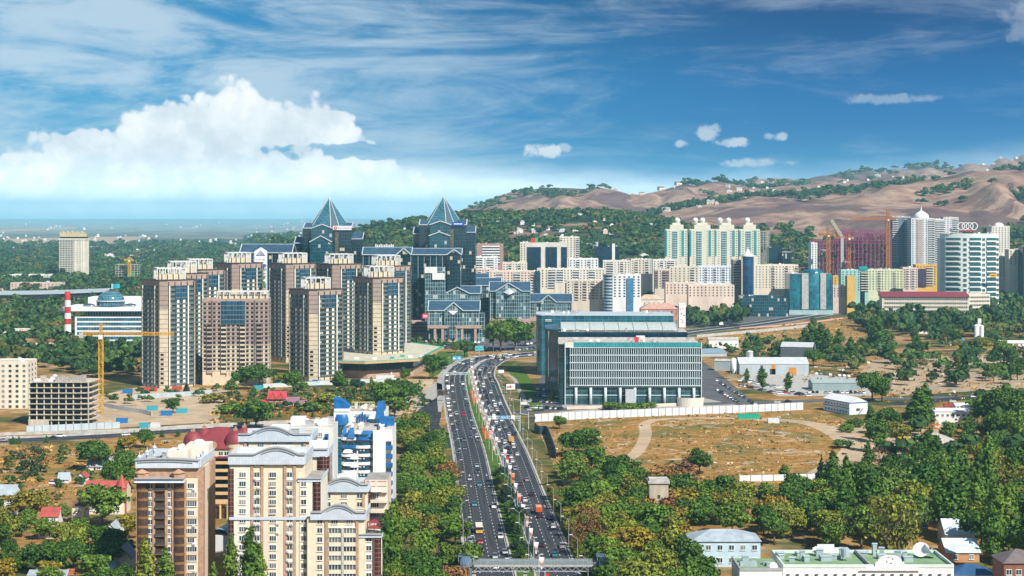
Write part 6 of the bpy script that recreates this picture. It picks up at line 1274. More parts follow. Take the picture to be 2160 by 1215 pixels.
# ---- bottom right
d0 = 506.0; b = B('green_roof_building', 'white building with flat green roof crowded with vents and dishes', 1652, 2012, 1197, d0, 22, 0, 'building'); w = b.w; h = b.h; GR = P('green roof felt', (.19, .30, .16), .85, .12, .25)
m = MB(); m.box(-w/2, w/2, 0, 22, 0, h, 0, 1); b.part(m, 'wall', [WHT, GR]); m = MB()
for q in ((-w/2, w/2, -.2, .3), (-w/2, w/2, 21.6, 22.1), (-w/2-.1, -w/2+.4, .3, 21.6), (w/2-.4, w/2+.1, .3, 21.6)): m.box(*q, h, h+.9)
b.part(m, 'parapet', [P('pale green coping', (.58, .66, .62), .6, .06, .4)]); m = MB(); cx = b.x(1876)
m.prism([(-7.2, 0), (7.2, 0), (7.2, .1), (-7.2, .1)], 0, .01)
m = MB(); pr = [(-9, 0), (-6, 1.0), (-4.4, 1.2), (-4.2, 2.6)]+[(-3.6*cos(pi*k/10), 2.6+2.0*sin(pi*k/10)) for k in range(11)]+[(4.2, 2.6), (4.4, 1.2), (6, 1.0), (9, 0)]
m.face([(cx+x, -.7, h-2+z+1.2) for x, z in pr][::-1]); m.face([(cx+x, -.25, h-2+z+1.2) for x, z in pr])
for (xa, za), (xb, zb_) in zip(pr, pr[1:]): m.face([(cx+xa, -.7, h-.8+za), (cx+xb, -.7, h-.8+zb_), (cx+xb, -.25, h-.8+zb_), (cx+xa, -.25, h-.8+za)])
b.part(m, 'pediment', [WHT]); m = MB()
for k in range(8):
    if k % 2 == 0: a, c = 2*pi*k/8+.1, 2*pi*(k+1)/8-.1; m.beam((cx+1.0*cos(a), -.75, h+2.3+1.0*sin(a)), (cx+1.0*cos(c), -.75, h+2.3+1.0*sin(c)), .1, .22)
b.part(m, 'ring_emblem', [BRNR]); m = MB(); m.box(-w/2, w/2, -.9, -.21, h-4.6, h-3.6); b.part(m, 'red_eave', [REDR]); m = MB()
for k in range(18): x = -w/2+w*(k+.5)/18; m.box(x-.5, x+.5, -.26, -.2, h-2.4, h-1.9)
b.part(m, 'vent_slots', [DKM]); cx = b.x(1770); m = MB(); m.prism([(cx-4, 21.5), (cx+4, 21.5), (cx+4, 22.2), (cx-4, 22.2)], h, h+1.6); m.prism([(cx-2.6, 21.5), (cx+2.6, 21.5), (cx+2.6, 22.2), (cx-2.6, 22.2)], h+1.6, h+2.6); b.part(m, 'rear_pediment', [WHT]); m = MB(); m.box(b.x(1836)-.25, b.x(1836)+.25, .3, 21.6, h, h+1.0); b.part(m, 'roof_divider', [METAL])
VENT = P('vent metal', (.34, .42, .44), .5, .12, .6, .4)
for px, y, ww, hh in ((1640, 14, 2.2, 1.5), (1658, 12, 1.6, 1.2), (1680, 8, 1.6, 1.2), (1710, 17, 2.4, 1), (1704, 9, 1.4, 3), (1712, 8, 1.6, 1.6), (1750, 16, 2.2, 2), (1755, 9, 3.2, 1.4), (1772, 10, 2.0, 1.6), (1797, 13, 2.4, 3), (1812, 15, 1.6, 1.2), (1845, 17, 2.6, 1), (1873, 18, 1.3, 3.4), (1886, 17, 1.4, 2.4), (1880, 12, 2.4, 1.2), (1908, 9, 2.0, 3), (1930, 8, 2.8, 1.4), (1932, 14, 1.4, 1.8)):
    m = MB(); m.box(-ww/2, ww/2, 0, ww*.8, 0, hh); m.gable(-ww/2-.1, ww/2+.1, -.1, ww*.8+.1, hh, hh+.35, 0, 0, 'x', .1); b.part(m, 'roof_vent', [VENT], loc=(max(-w/2+1.5, b.x(px)), y, h), rz=random.Random(px).uniform(-.3, .3))
m = MB(); m.lathe((b.x(1797), 10, h), [(1.3, 1.2), (1.3, 3.6), (.02, 3.9)], 12)
for a in range(4): m.tube((b.x(1797)+cos(a*1.57+.8)*1.1, 10+sin(a*1.57+.8)*1.1, h), (b.x(1797)+cos(a*1.57+.8)*1.1, 10+sin(a*1.57+.8)*1.1, h+1.3), .08)
b.part(m, 'water_tank', [VENT]); put('satellite_dish', DISH, b.e, (b.x(1967), 14, h+2.6), -.4, 2.5); put('satellite_dish', DISH, b.e, (b.x(1986), 14, h+2.3), 1.5, 2.4); put('satellite_dish', DISH, b.e, (b.x(1746), 18, h+1.6), -.2, 1.3)
b = B('green_roof_wing', 'lower green roofed wing with railing, joined to the vented building', 1560, 1650, 1204, 500, 18, 0, 'building'); m = MB(); m.box(-b.w/2, b.w/2, 0, 18, 0, b.h, 0, 1); b.part(m, 'wall', [WHT, GR]); m = MB(); m.box(-b.w/2, b.w/2, -.2, .3, b.h, b.h+.8); m.box(-b.w/2-.1, -b.w/2+.4, .3, 18, b.h, b.h+.8); b.part(m, 'parapet', [METAL]); m = MB(); m.box(-b.w/2+1, -b.w/2+6, 6, 8, b.h, b.h+1.2); b.part(m, 'roof_vent', [VENT]); roof_kit(b, 70, 4, z=b.h, dishes=1, mat=VENT)
b = house('pale blue two-storey house with broad grey blue hipped roof in the wood', 1458, 1604, 1142, 1124, 1196, 14, P('pale blue render', (.45, .60, .68), .75, .08, .3), GRYR, 'x', 6, 2, hip=True)
b = B('concrete_tower', 'weathered concrete tower with slab roof in the avenue wood', 1370, 1410, 1020, 625, 7, 0, 'tower'); m = MB(); m.box(-b.w/2, b.w/2, 0, 7, 0, b.h); b.part(m, 'wall', [P('weathered concrete', (.46, .40, .30), .9, .2, .3, streak=True)]); m = MB(); m.box(-b.w/2-.5, b.w/2+.5, -.5, 7.5, b.h, b.h+.9); m.box(-b.w/2, b.w/2, .3, 6.7, b.h+.9, b.h+1.5); b.part(m, 'slab_roof', [ROOFL]); m = MB()
for z in (3, 6.5, 10): m.box(-.5, .5, -.1, .02, z, z+1.2)
b.part(m, 'window_slots', [DKM])
b = house('brown brick house with slate hipped roof in the bottom corner', 2118, 2200, 1188, 1166, 1262, 12, P('brown red brick', (.22, .10, .07), .85, .12, .8), P('slate roof', (.16, .13, .13), .7, .12, .3), 'x', 4, 2, hip=True); house('steep dark blue tent-like roof beside the green roofed building', 2012, 2100, 1213, 1196, 1240, 10, WHT2, P('deep blue roof', (.03, .09, .2)), 'x', 3, 1, hip=True)
for i, (a, c, e, r_, bs) in enumerate(((1924, 1958, 1098, 1066, 1120), (1996, 2056, 1128, 1100, 1150), (2030, 2110, 1080, 1062, 1098), (1998, 2066, 1166, 1142, 1186))): house('white glazed greenhouse roof glimpsed through the corner wood, %s from the top' % ordw(i+1), a, c, e, r_, bs, 12, P('orange brick', (.5, .26, .13), .8, .12, .5) if i in (0, 3) else WHT2, P('white greenhouse sheet', (.55, .66, .70), .35, .2, .25), 'x', 2, 1, 'greenhouse', 'greenhouse')
b = B('steel_hopper', 'tall blue grey hopper tower beside a white sheet roof', 2074, 2097, 960, 735, 5, 0, 'hopper'); m = MB(); m.box(-b.w/2, b.w/2, 0, 5, 0, b.h*.93); m.box(-b.w/2*.7, b.w/2, 0, 5, b.h*.93, b.h); m.hexa([(-1, -2, b.h*.45), (1, -2, b.h*.45), (1, 0, b.h*.45), (-1, 0, b.h*.45)], [(-1, -.4, b.h*.72), (1, -.4, b.h*.72), (1, 0, b.h*.72), (-1, 0, b.h*.72)]); b.part(m, 'shaft', [P('blue grey steel', (.13, .20, .26), .6, .12, .4)]); m = MB(); m.hexa([(-8, -8, 1.5), (2, -8, 1.5), (3, 0, 3), (-6, 0, 3)], [(-8, -8, 1.8), (2, -8, 1.8), (3, 0, 3.3), (-6, 0, 3.3)]); m.box(-7, -6.7, -7, -6.7, 0, 1.5); m.box(1, 1.3, -7, -6.7, 0, 1.5); b.part(m, 'white_roof', [WHT])
# ---- sheds and huts past the office
def shed(name, label, px0, px1, eave, ridge, base, dep, wall, roof, rot=0.0, cat='shed', axis='x', doors=(), cols=0, floors=1):
    d = gd(base); b = B(name, label, px0, px1, eave, d, dep, rot, cat); m = MB(); m.box(-b.w/2, b.w/2, 0, dep, 0, b.h); b.part(m, 'wall', [wall]); m = MB(); m.gable(-b.w/2, b.w/2, 0, dep, b.h+.02, b.h+max(.8, (eave-ridge)/b.s), 0, 1, axis, .3); b.part(m, 'roof', [roof, wall])
    for px, ww, hh, mt in doors: m = MB(); m.box(b.x(px)-ww/2, b.x(px)+ww/2, -.15, .02, 0, hh); b.part(m, 'door', [mt])
    for f in range(floors):
        for i in range(cols): put('window', WN3, b.e, (-b.w/2+b.w*(i+.5)/cols, 0, b.h*(f+.4)/floors), 0, .8)
    return b
GRS = P('grey sheet wall', (.38, .43, .46), .55, .08, .25, .4, streak=True); ORD_ = P('orange door', (.55, .20, .02), .6, .1, .6); DGS = P('dark sheet wall', (.10, .12, .13), .6, .1, .3)
shed('warehouse', 'grey warehouse with orange doors behind the parked cars', 1560, 1706, 768, 756, 790, 22, GRS, P('pale grey sheet roof', (.5, .53, .53), .5, .08, .25, .4), doors=((1632, 2.6, 7, ORD_), (1672, 5, 5, ORD_), (1630, 4, 4, DKM)))
shed('warehouse', 'dark walled warehouse with rising pale roof behind the grey warehouse', 1648, 1712, 732, 724, 757, 26, DGS, P('pale grey sheet roof', (.5, .53, .53)), radians_(-16)); shed('warehouse', 'long grey green warehouse fronted by a row of parked cars', 1714, 1818, 808, 802, 824, 16, P('grey green sheet', (.24, .31, .31), .55, .08, .25, .4, streak=True), P('grey green roof', (.33, .39, .38), .5, .08, .25, .4)); shed('warehouse', 'small white walled warehouse with square windows behind the finned office', 1495, 1558, 717, 712, 735, 14, WHT2, ROOFL, cols=6)
shed('warehouse', 'blue roofed lean-to canopy beside the finned office', 1478, 1534, 745, 738, 752, 30, GRS, P('blue grey roof', (.22, .32, .38), .5, .1, .3, .4), radians_(10)); shed('workshop', 'low wall-like workshop at the head of the car queue', 1508, 1560, 762, 758, 782, 8, GRS, ROOFL, radians_(-20))
b = thing('cement_silo', 'pale cement silo on steel legs beside the grey warehouse', 'silo', gp(1547, 800)); m = MB(); m.lathe((0, 0, 0), [(.6, 4), (2.0, 7), (2.0, 14), (.1, 15)], 14); m.build('tank', [WHT2], b, smooth=True); m = MB()
for a in range(4): m.tube((1.9*cos(a*1.57), 1.9*sin(a*1.57), 0), (1.9*cos(a*1.57), 1.9*sin(a*1.57), 8), .15)
m.build('legs', [METAL], b)
b = thing('cement_silo', 'white stub silo on the roof line of the grey warehouse', 'silo', gp(1581, 786)); m = MB(); m.lathe((0, 0, 0), [(2.6, 0), (2.6, 15), (2.9, 15.2), (.1, 16)], 16); m.build('tank', [WHT2], b, smooth=True)
b = thing('silo_cluster', 'cluster of white concrete plant silos among the far trees', 'silos', gp(2065, 722)); m = MB()
for x, y, hh in ((-2.6, 0, 15), (0, 1.5, 17.5), (2.4, 0, 14.5)): m.lathe((x, y, 0), [(1.9, 0), (1.9, hh), (.2, hh+1)], 12)
m.box(-1, 2, -.5, 2, 17, 21); m.build('tanks', [WHT2], b)
b = shed('prefab_hut', 'white two-storey prefab hut trimmed in blue, end wall toward the field', 1790, 1832, 848, 838, 874, 26, P('prefab white', (.70, .73, .76), .6, .05, .3), P('white sheet roof', (.72, .72, .70), .55, .05, .3), radians_(24), 'hut', 'y'); m = MB(); m.box(-b.w/2-.1, b.w/2+.1, -.12, -.02, b.h-.7, b.h-.1); m.box(-b.w/2-.12, -b.w/2-.02, 0, 26, b.h*.48, b.h*.54); m.box(-b.w/2-.12, -b.w/2-.02, 0, 26, b.h-.5, b.h-.1); b.part(m, 'blue_trim', [BLUEP])
for f in (0, 1): b.stacks('L', [3+i*2.9 for i in range(8)], win_stack(1, 3, .9+f*b.h*.5, 1.4, 1.2, GLASSB, WHT))
m = MB(); m.beam((-1, -1.2, 0), (2.4, -1.2, b.h*.5), .9, .2); m.box(-1.4, 1.2, -1.8, -.1, b.h*.5, b.h*.5+.15); b.part(m, 'stair', [METAL])
shed('prefab_office', 'long white two-storey prefab office with flat roof by the far road', 1972, 2070, 868, 863, 902, 12, WHT2, P('white sheet roof', (.72, .72, .7)), 0, 'hut', 'x', (), 9, 2); shed('prefab_office', 'long white single-storey hut behind the prefab office', 2016, 2075, 856, 851, 866, 8, WHT2, P('white sheet roof', (.72, .72, .7)), 0, 'hut', 'x', (), 6, 1)
def container(label, px, py, mat, w=6.1, rz=0.0, h=2.6, z=0.0, name='shipping_container'):
    x, y, _ = gp(px, py); e = thing(name, label, 'container', (x, y, z), rz); m = MB(); m.box(-w/2, w/2, 0, 2.45, 0, h)
    for i in range(int(w/.6)): xx = -w/2+.3+i*.6; m.box(xx-.1, xx+.1, -.06, -.005, .15, h-.15)
    m.build('body', [mat], e); m = MB(); m.box(-w/2-.05, w/2+.05, -.05, 2.5, h, h+.12); m.build('roof', [mat if mat not in (REDP,) else MARR], e); return e
CBL = P('container blue', (.02, .17, .42), .6, .15, .6); CRD = P('container red', (.42, .07, .06), .6, .15, .6); CWH = P('container white', (.66, .68, .68), .6, .1, .6); CTQ = P('container turquoise', (.05, .36, .44), .6, .12, .6); CGN = P('container green', (.02, .36, .24), .6, .12, .6); CYL = P('container yellow', (.50, .36, .03), .6, .12, .6)
for a in ((1985, 870, CRD, 'red container at the end of the long prefab hut'), (2003, 862, CRD, 'dark red container before the single-storey white hut'), (1580, 884, CGN, 'green goods wagon standing on the dry field'), (1632, 893, CWH, 'white builders cabin at the edge of the dry field'), (1238, 968, CWH, 'pale shed half hidden by trees on the dry field'), (1890, 919, CTQ, 'white and turquoise cabin in the builders yard'), (1905, 932, CYL, 'mustard yellow skip in the builders yard'), (1957, 925, CRD, 'red container beside the gravel heap'), (1990, 930, CRD, 'second red container beside the gravel heap'), (402, 810, CBL, 'long blue container under the corner tower'), (310, 826, CRD, 'row of red cabins in the tower site compound'), (372, 824, CRD, 'red cabin under the blue container'), (268, 830, CBL, 'blue cabin at the compound corner'), (350, 877, CBL, 'blue cabin on the ochre yard'), (382, 872, CTQ, 'turquoise panel cabin on the ochre yard'), (320, 866, CTQ, 'turquoise cabin beside the excavation'), (305, 903, CTQ, 'turquoise site hut beside the street fence'), (325, 903, CWH, 'white site hut beside the street fence'), (256, 893, CBL, 'tiny blue booth behind the silver street fence'), (585, 812, CTQ, 'turquoise cabin beside the shortest tower'), (545, 822, CTQ, 'pale blue cabin below the grid-windowed slab'), (690, 812, CWH, 'row of white cabins before the podium'), (668, 810, CBL, 'blue and white kiosk before the podium'), (812, 800, CWH, 'white cabins under the podium front'), (1888, 890, ORD_, 'orange tarpaulin store by the poplars')):
    w_ = 12.2 if any(q in a[3] for q in ('long', 'row', 'wagon', 'cabins')) else 6.1; container(a[3], a[0], a[1], a[2], w_)
gh = thing('gravel_heap', 'large grey gravel heap in the builders yard', 'heap', gp(1965, 940)); m = MB(); g_ = random.Random(4)
m.lathe((0, 0, 0), [(13.5, -.2), (11.5, 1.6), (8.5, 3.6), (5, 5.2), (2, 6.1), (.05, 6.4)], 22, 0, 1.25, .9); me = m.mesh('heap', [P('grey gravel', (.40, .37, .33), .95, .25, 1.2)], True)
for v in me.vertices: v.co += Vector((g_.uniform(-.5, .5), g_.uniform(-.5, .5), g_.uniform(-.25, .25)))
put('heap', me, gh)
ORC = P('crane orange', (.46, .16, .02), .55, .1, .6); YLC = P('crane yellow', (.62, .33, .02), .55, .1, .6)
def lattice(m, a, b_, w, n, t=.16):
    a, b_ = Vector(a), Vector(b_); d = (b_-a).normalized(); up = Vector((0, 0, 1)) if abs(d.z) < .9 else Vector((1, 0, 0)); sx = d.cross(up).normalized()*w/2; sy = sx.cross(d).normalized()*w/2; cs = [sx+sy, sx-sy, -sx-sy, -sx+sy]
    for c in cs: m.beam(a+c, b_+c, t, t)
    for i in range(n):
        p, q = a+(b_-a)*i/n, a+(b_-a)*(i+1)/n
        for k in range(4): u, v = cs[k], cs[(k+1) % 4]; m.beam(p+(u if i % 2 else v), q+(v if i % 2 else u), t*.7, t*.7); m.beam(q+u, q+v, t*.7, t*.7)
for i, (px, py) in enumerate(((1897, 905), (1960, 905), (2095, 935), (1925, 962))):
    e = thing('crane_section', 'orange lattice crane section lying in the builders yard, %s along' % ordw(i+1), 'crane section', gp(px, py), .1*i); m = MB(); lattice(m, (-6, 0, 1.2), (6, 0, 1.2), 2.2, 6, .28); m.build('lattice', [ORC], e); m = MB(); lattice(m, (-5, 1, 3.4), (5, 1, 3.4), 1.8, 6, .24); m.build('upper_lattice', [ORC], e)
e = thing('red_crusher', 'red painted crusher machine at the earth pit rim', 'machine', gp(1935, 970)); m = MB(); m.box(-2.2, 2.2, 0, 3, 2.2, 4.6); m.lathe((0, 1.5, 4.6), [(1.2, 0), (2.2, 1.8), (2.0, 1.8)], 10); m.build('hopper', [REDP], e); m = MB()
for x in (-2, 2):
    for y in (0, 3): m.tube((x, y, 0), (x, y, 2.4), .18)
m.beam((2, 1.5, 3), (6, 1.5, .4), 1.1, .5); m.build('frame', [REDP], e)
def tower_crane(label, px, base_d, zt, j0, j1, mast_w, mat, z0=0.0, apex=7.0, t=.2):
    x = wx(px, base_d); s = FPX/base_d; e = thing('tower_crane', label, 'crane', (x, base_d, z0)); m = MB(); lattice(m, (0, 0, 0), (0, 0, zt), mast_w, int(zt/mast_w/1.1), t); m.build('mast', [mat], e); xa, xb = (j0-px)/s, (j1-px)/s
    lo, hi = (xa, xb) if abs(xa) < abs(xb) else (xb, xa)
    m = MB(); lattice(m, (0, 0, zt+.8), (hi, 0, zt+.8), mast_w*.7, max(6, int(abs(hi)/mast_w)), t*.85); m.build('jib', [mat], e); m = MB(); lattice(m, (0, 0, zt+.8), (lo, 0, zt+.8), mast_w*.7, max(3, int(abs(lo)/mast_w)), t*.85); m.build('counter_jib', [mat], e); m = MB(); m.box(lo-1.2, lo+1.2, -.9, .9, zt-1.6, zt+1.4); m.build('counterweight', [CONC], e); m = MB(); lattice(m, (0, 0, zt), (0, 0, zt+apex), mast_w*.6, 5, t*.8); m.beam((0, 0, zt+apex), (hi*.7, 0, zt+1.4), t*.5, t*.5); m.beam((0, 0, zt+apex), (lo, 0, zt+1.4), t*.5, t*.5); m.build('apex_frame', [mat], e); m = MB(); m.box(-1, 1.2, -2.2, -.6, zt-2.2, zt+.2); m.build('cab', [WHT], e); return e
dd = gd(872); tower_crane('yellow tower crane beside the concrete frame under construction', 213, dd, wz(707, dd), 172, 366, 2.2, YLC, t=.3, apex=6.5)
tower_crane('orange crane towering behind the long colourful row, long jib', 1873, 2170, wz(462, 2170), 1890, 1795, 4.2, ORC, t=.65, apex=12); tower_crane('orange crane in front of the lower purple frame', 1747, 2150, wz(496, 2150), 1760, 1728, 4.0, ORC, t=.7, apex=10); tower_crane('thin orange crane between the two purple frames', 1791, 2200, wz(502, 2200), 1798, 1760, 3, ORC, t=.5, apex=5)
e = thing('luffing_crane', 'pale crane boom raised over the tall purple frame', 'crane', (wx(1776, 2230), 2230, 0)); m = MB(); lattice(m, (0, 0, wz(500, 2230)), (wx(1754, 2230)-wx(1776, 2230), 0, wz(465, 2230)), 3, 9, .9); m.build('boom', [P('pale crane tan', (.5, .44, .3), .6, .1, .5)], e); m = MB(); m.box(-2, 2, -2, 2, 0, wz(500, 2230)); m.build('tower', [CONC], e)
dd = 2690; tower_crane('tiny yellow crane over the distant unfinished frame', 273, dd, wz(549, dd), 262, 280, 3.5, YLC, t=.8, apex=5)
# concrete frame building and pale block by the left edge
dd = gd(897); b = B('unfinished_building', 'bare concrete building frame with curved end under construction', 60, 168, 806, dd, 22, 0, 'building site'); FC = P('raw concrete', (.50, .45, .37), .9, .14, .4, streak=True); nf = 8; fh = b.h/nf; w = b.w
def slab_poly(o=0.0): return [(-w/2-o, -o), (w/2-o*0, -o)]+[(w/2+6*sin(pi/2*k/6)+o*.6, 6-6*cos(pi/2*k/6)-o*(1-k/6)) for k in range(1, 7)]+[(w/2+6+o*.6, 22), (-w/2-o, 22)]
for i in range(1, nf+1): m = MB(); z = i*fh; m.prism(slab_poly(.25), z-.3, z); b.part(m, 'floor_slab', [FC])
for i in range(9):
    m = MB(); x = -w/2+.4+(w+4)*i/8; y = .4 if x < w/2 else 1.2
    m.box(x-.28, x+.28, y, y+.6, 0, b.h-.36); m.box(x-.28, x+.28, 11, 11.6, 0, b.h-.36); b.part(m, 'column', [FC])
m = MB(); m.box(-w/2+3, w/2+2, 6.5, 7.2, 0, b.h); m.box(-w/2+.2, -w/2+.6, 2, 21, 0, b.h-1); b.part(m, 'core_wall', [P('concrete in painted shade', (.13, .12, .11), .9, .2, .4)]); m = MB(); m.box(-w/2, -w/2+11, -.3, .3, 0, fh*.95); b.part(m, 'ground_wall', [FC]); m = MB()  # core wall coloured dark to give the shade inside the open frame
for i in range(9): x = w*.0+i*1.9; m.box(x, x+1.7, 2, 2.3, b.h, b.h+3+(i % 3)*.4)
b.part(m, 'formwork', [P('grey formwork', (.33, .31, .28), .85, .2, .6)]); m = MB(); m.box(-w/2+2, -w/2+8, 4, 9, b.h, b.h+1.2); m.gable(-w/2+9, -w/2+15, 4, 10, b.h, b.h+3.4, 0, 0, 'y', .2); b.part(m, 'roof_shelter', [CWH]); roof_kit(b, 90, 8, z=b.h, dishes=0, mat=FC)
dd = gd(862); b = apt('pale_apartment_block', 'pale cream nine-storey block cut by the photo edge', -30, 58, 762, dd, 20, P('pale cream panel', (.66, .60, .48), .85, .08, .2, streak=True), 9, 6, side=3, fr=None, ww=1.7, dish=1)
dd = gd(712); b = apt('shop_hall', 'low shop hall with red fascia past the pale block', -20, 78, 696, dd, 24, BEI2, 1, 4, side=0, cat='shop', kit=3, dish=0, glass=GLASSD, roof=GRYR); m = MB(); m.box(b.x(42), b.x(78), -.6, -.05, b.h-3.6, b.h-.6); b.part(m, 'red_fascia', [REDP])
dd = gd(742); b = apt('concrete_store', 'flat roofed concrete store with dark vents beside the chimney', 32, 112, 728, dd, 26, P('tan concrete', (.50, .42, .33), .9, .12, .2), 1, 3, side=0, cat='store', kit=8, dish=0, glass=GLASSD); shed('low_store', 'low tin roofed house in the trees behind the yellow crane', 222, 258, 757, 748, 766, 10, BEI, GRYR)
# rear of the dry slope: houses in the grove
for i, (a, c, e_, r_, bs, wl, rf, lab) in enumerate(((1932, 1956, 698, 692, 704, WHT2, GRYR, 'white shed roof in the grove above the quarry road'), (1984, 2020, 690, 684, 697, CREAM2, REDR, 'house with rusty red roof in the grove'), (2004, 2034, 720, 714, 728, BEI, P('blue roof', (.05, .22, .45), .5, .1, .3), 'small blue roofed house beside the silos'), (1890, 1903, 676, 671, 682, WHT2, GRYR, 'tiny white house under the maroon-roofed building'), (2080, 2110, 672, 666, 680, WHT2, TANR, 'tan roofed house behind the silos'), (2110, 2170, 724, 719, 732, WHT2, WHT, 'long white roof past the silos at the frame edge'), (2020, 2050, 668, 662, 676, WHT2, GRYR, 'grey roofed house between the grove and the maroon roof'))): house(lab, a, c, e_, r_, bs, 10, wl, rf, 'x', 2)
# ---------------- vegetation ----------------
def quad_mesh(name, Q, mats, mi=None):                  # Q: (n,4,3)
    n = len(Q); me = bpy.data.meshes.new(name); me.vertices.add(4*n); me.vertices.foreach_set('co', Q.reshape(-1).astype(np.float32))
    me.loops.add(4*n); me.loops.foreach_set('vertex_index', np.arange(4*n, dtype=np.int32)); me.polygons.add(n); me.polygons.foreach_set('loop_start', np.arange(n, dtype=np.int32)*4)
    try: me.polygons.foreach_set('loop_total', np.full(n, 4, dtype=np.int32))
    except Exception: pass
    for m in mats: me.materials.append(m)
    if mi is not None: me.polygons.foreach_set('material_index', mi.astype(np.int32))
    me.update(calc_edges=True); return me
def leaf_quads(g, c, nrm, size):                        # one small leaf-clump face at every centre, facing roughly outwards
    n = len(c); nr = nrm+g.normal(0, .55, (n, 3)); nr /= np.linalg.norm(nr, axis=1)[:, None]+1e-9
    a = np.cross(nr, g.normal(0, 1, (n, 3))); a /= np.linalg.norm(a, axis=1)[:, None]+1e-9; b = np.cross(nr, a)
    s = (size*g.uniform(.6, 1.3, n))[:, None]; a = a*s; b = b*s*.75
    return np.stack([c-a-b*.6, c+a*.5-b, c+a+b*.6, c-a*.5+b], axis=1)
def sph(g, n):
    v = g.normal(0, 1, (n, 3)); return v/np.linalg.norm(v, axis=1)[:, None]
def box_fill(c, r):                                     # a dark core so that a lobe is not see-through
    t = 2*pi/6; ring = [(cos(k*t), sin(k*t)) for k in range(6)]; q = []
    for z0, r0, z1, r1 in ((-.9, .3, -.35, .85), (-.35, .85, .35, .85), (.35, .85, .9, .3)):
        for k in range(6):
            a, b = ring[k], ring[(k+1) % 6]; q.append([(a[0]*r0, a[1]*r0, z0), (b[0]*r0, b[1]*r0, z0), (b[0]*r1, b[1]*r1, z1), (a[0]*r1, a[1]*r1, z1)])
    return np.array(q)*np.array(r)+np.array(c)
def crown_quads(seed, shape='round', leaves=1300, lsz=.42):   # a crown about 1 unit high and broad, standing on z = 0.18
    g = np.random.default_rng(seed); lobes = []
    if shape == 'round':
        for k in range(15):
            v = sph(g, 1)[0]; rr = g.uniform(.11, .34); q = g.uniform(.7, 1.15); lobes.append(((v[0]*.38*q, v[1]*.38*q, .6+v[2]*.30*q), (rr*.62, rr*.62, rr*g.uniform(.45, .72))))
        lobes.append(((0, 0, .6), (.3, .3, .28)))
    elif shape == 'poplar':
        for k in range(16):
            z = .14+.82*k/15; w = .105*sin(pi*min(1, max(.12, (z-.02)/1.05))**.8)+.02; a = g.uniform(0, 2*pi); lobes.append(((cos(a)*w*.5, sin(a)*w*.5, z), (w, w, .1)))
    elif shape == 'conifer':
        for k in range(15):
            z = .08+.88*k/14; w = .27*(1-z)+.015
            for j in range(4 if z < .75 else 1): a = g.uniform(0, 2*pi); lobes.append(((cos(a)*w*.55, sin(a)*w*.55, z), (w*.55, w*.55, .07)))
    elif shape == 'loose':
        for k in range(16):
            v = sph(g, 1)[0]; rr = g.uniform(.10, .2); lobes.append(((v[0]*.36, v[1]*.36, .58+v[2]*.36), (rr, rr, rr)))
    elif shape == 'shrub':
        for k in range(8): v = sph(g, 1)[0]; lobes.append(((v[0]*.4, v[1]*.4, .34+abs(v[2])*.22), (.28, .28, .3)))
    Q = []; vol = [a[1][0]*a[1][2] for a in lobes]; tv = sum(vol)
    for (c, r), vv_ in zip(lobes, vol):
        n = max(8, int(leaves*vv_/tv)); v = sph(g, n); v[:, 2] = np.where(v[:, 2] < -.5, -v[:, 2], v[:, 2])
        rad = g.uniform(.72, 1.3, n)[:, None]; Q.append(leaf_quads(g, np.array(c)+v*np.array(r)*rad, v, lsz*.1))
        if shape != 'loose': Q.append(box_fill(c, np.array(r)*.86))
    return np.concatenate(Q)
def leaf_mat(name, cols, dark=.5):
    m = bpy.data.materials.new(name); m.use_nodes = True; t = m.node_tree; b = t.nodes['Principled BSDF']; n = NT(t)
    oi = n.n('ShaderNodeObjectInfo'); cr = n.n('ShaderNodeValToRGB', inp={0: oi.outputs['Random']}); e = cr.color_ramp.elements
    while len(e) < len(cols): e.new(.5)
    for i, c in enumerate(cols): e[i].position = i/max(1, len(cols)-1); e[i].color = (*c, 1)
    gm = n.n('ShaderNodeNewGeometry'); k = n.ss(gm.outputs['Random Per Island'], 0, 1, .62, 1.45)
    c = n.n('ShaderNodeTexCoord'); f = n.ss(n.noise(c.outputs['Object'], 5.0, 3, .6), .35, .65, .75, 1.25); kk = n.m('MULTIPLY', k, f)
    vv_ = n.n('ShaderNodeCombineColor', inp={0: kk, 1: kk, 2: kk}).outputs[0]
    t.links.new(n.mix(1.0, cr.outputs[0], vv_, 'MULTIPLY'), b.inputs['Base Color']); b.inputs['Roughness'].default_value = .7; b.inputs['Specular IOR Level'].default_value = .15
    return m
LM = {'dark green': leaf_mat('dark foliage', [(.036, .088, .012), (.052, .11, .014), (.062, .125, .018)]),
      'mid green': leaf_mat('mid foliage', [(.075, .145, .016), (.10, .165, .02), (.088, .145, .024)]),
      'olive': leaf_mat('olive foliage', [(.14, .175, .02), (.165, .185, .025), (.16, .15, .026)]),
      'yellowing': leaf_mat('yellowing foliage', [(.19, .165, .018), (.23, .165, .02), (.17, .15, .022)]),
      'rusty': leaf_mat('rusty foliage', [(.17, .085, .025), (.20, .10, .04), (.15, .085, .045)]),
      'bluish': leaf_mat('bluish foliage', [(.018, .042, .022), (.024, .05, .028)])}
BARK = P('bark', (.14, .10, .07), .9, .25, 1.5); BARKP = P('pale bark', (.34, .30, .25), .9, .2, 1.5)
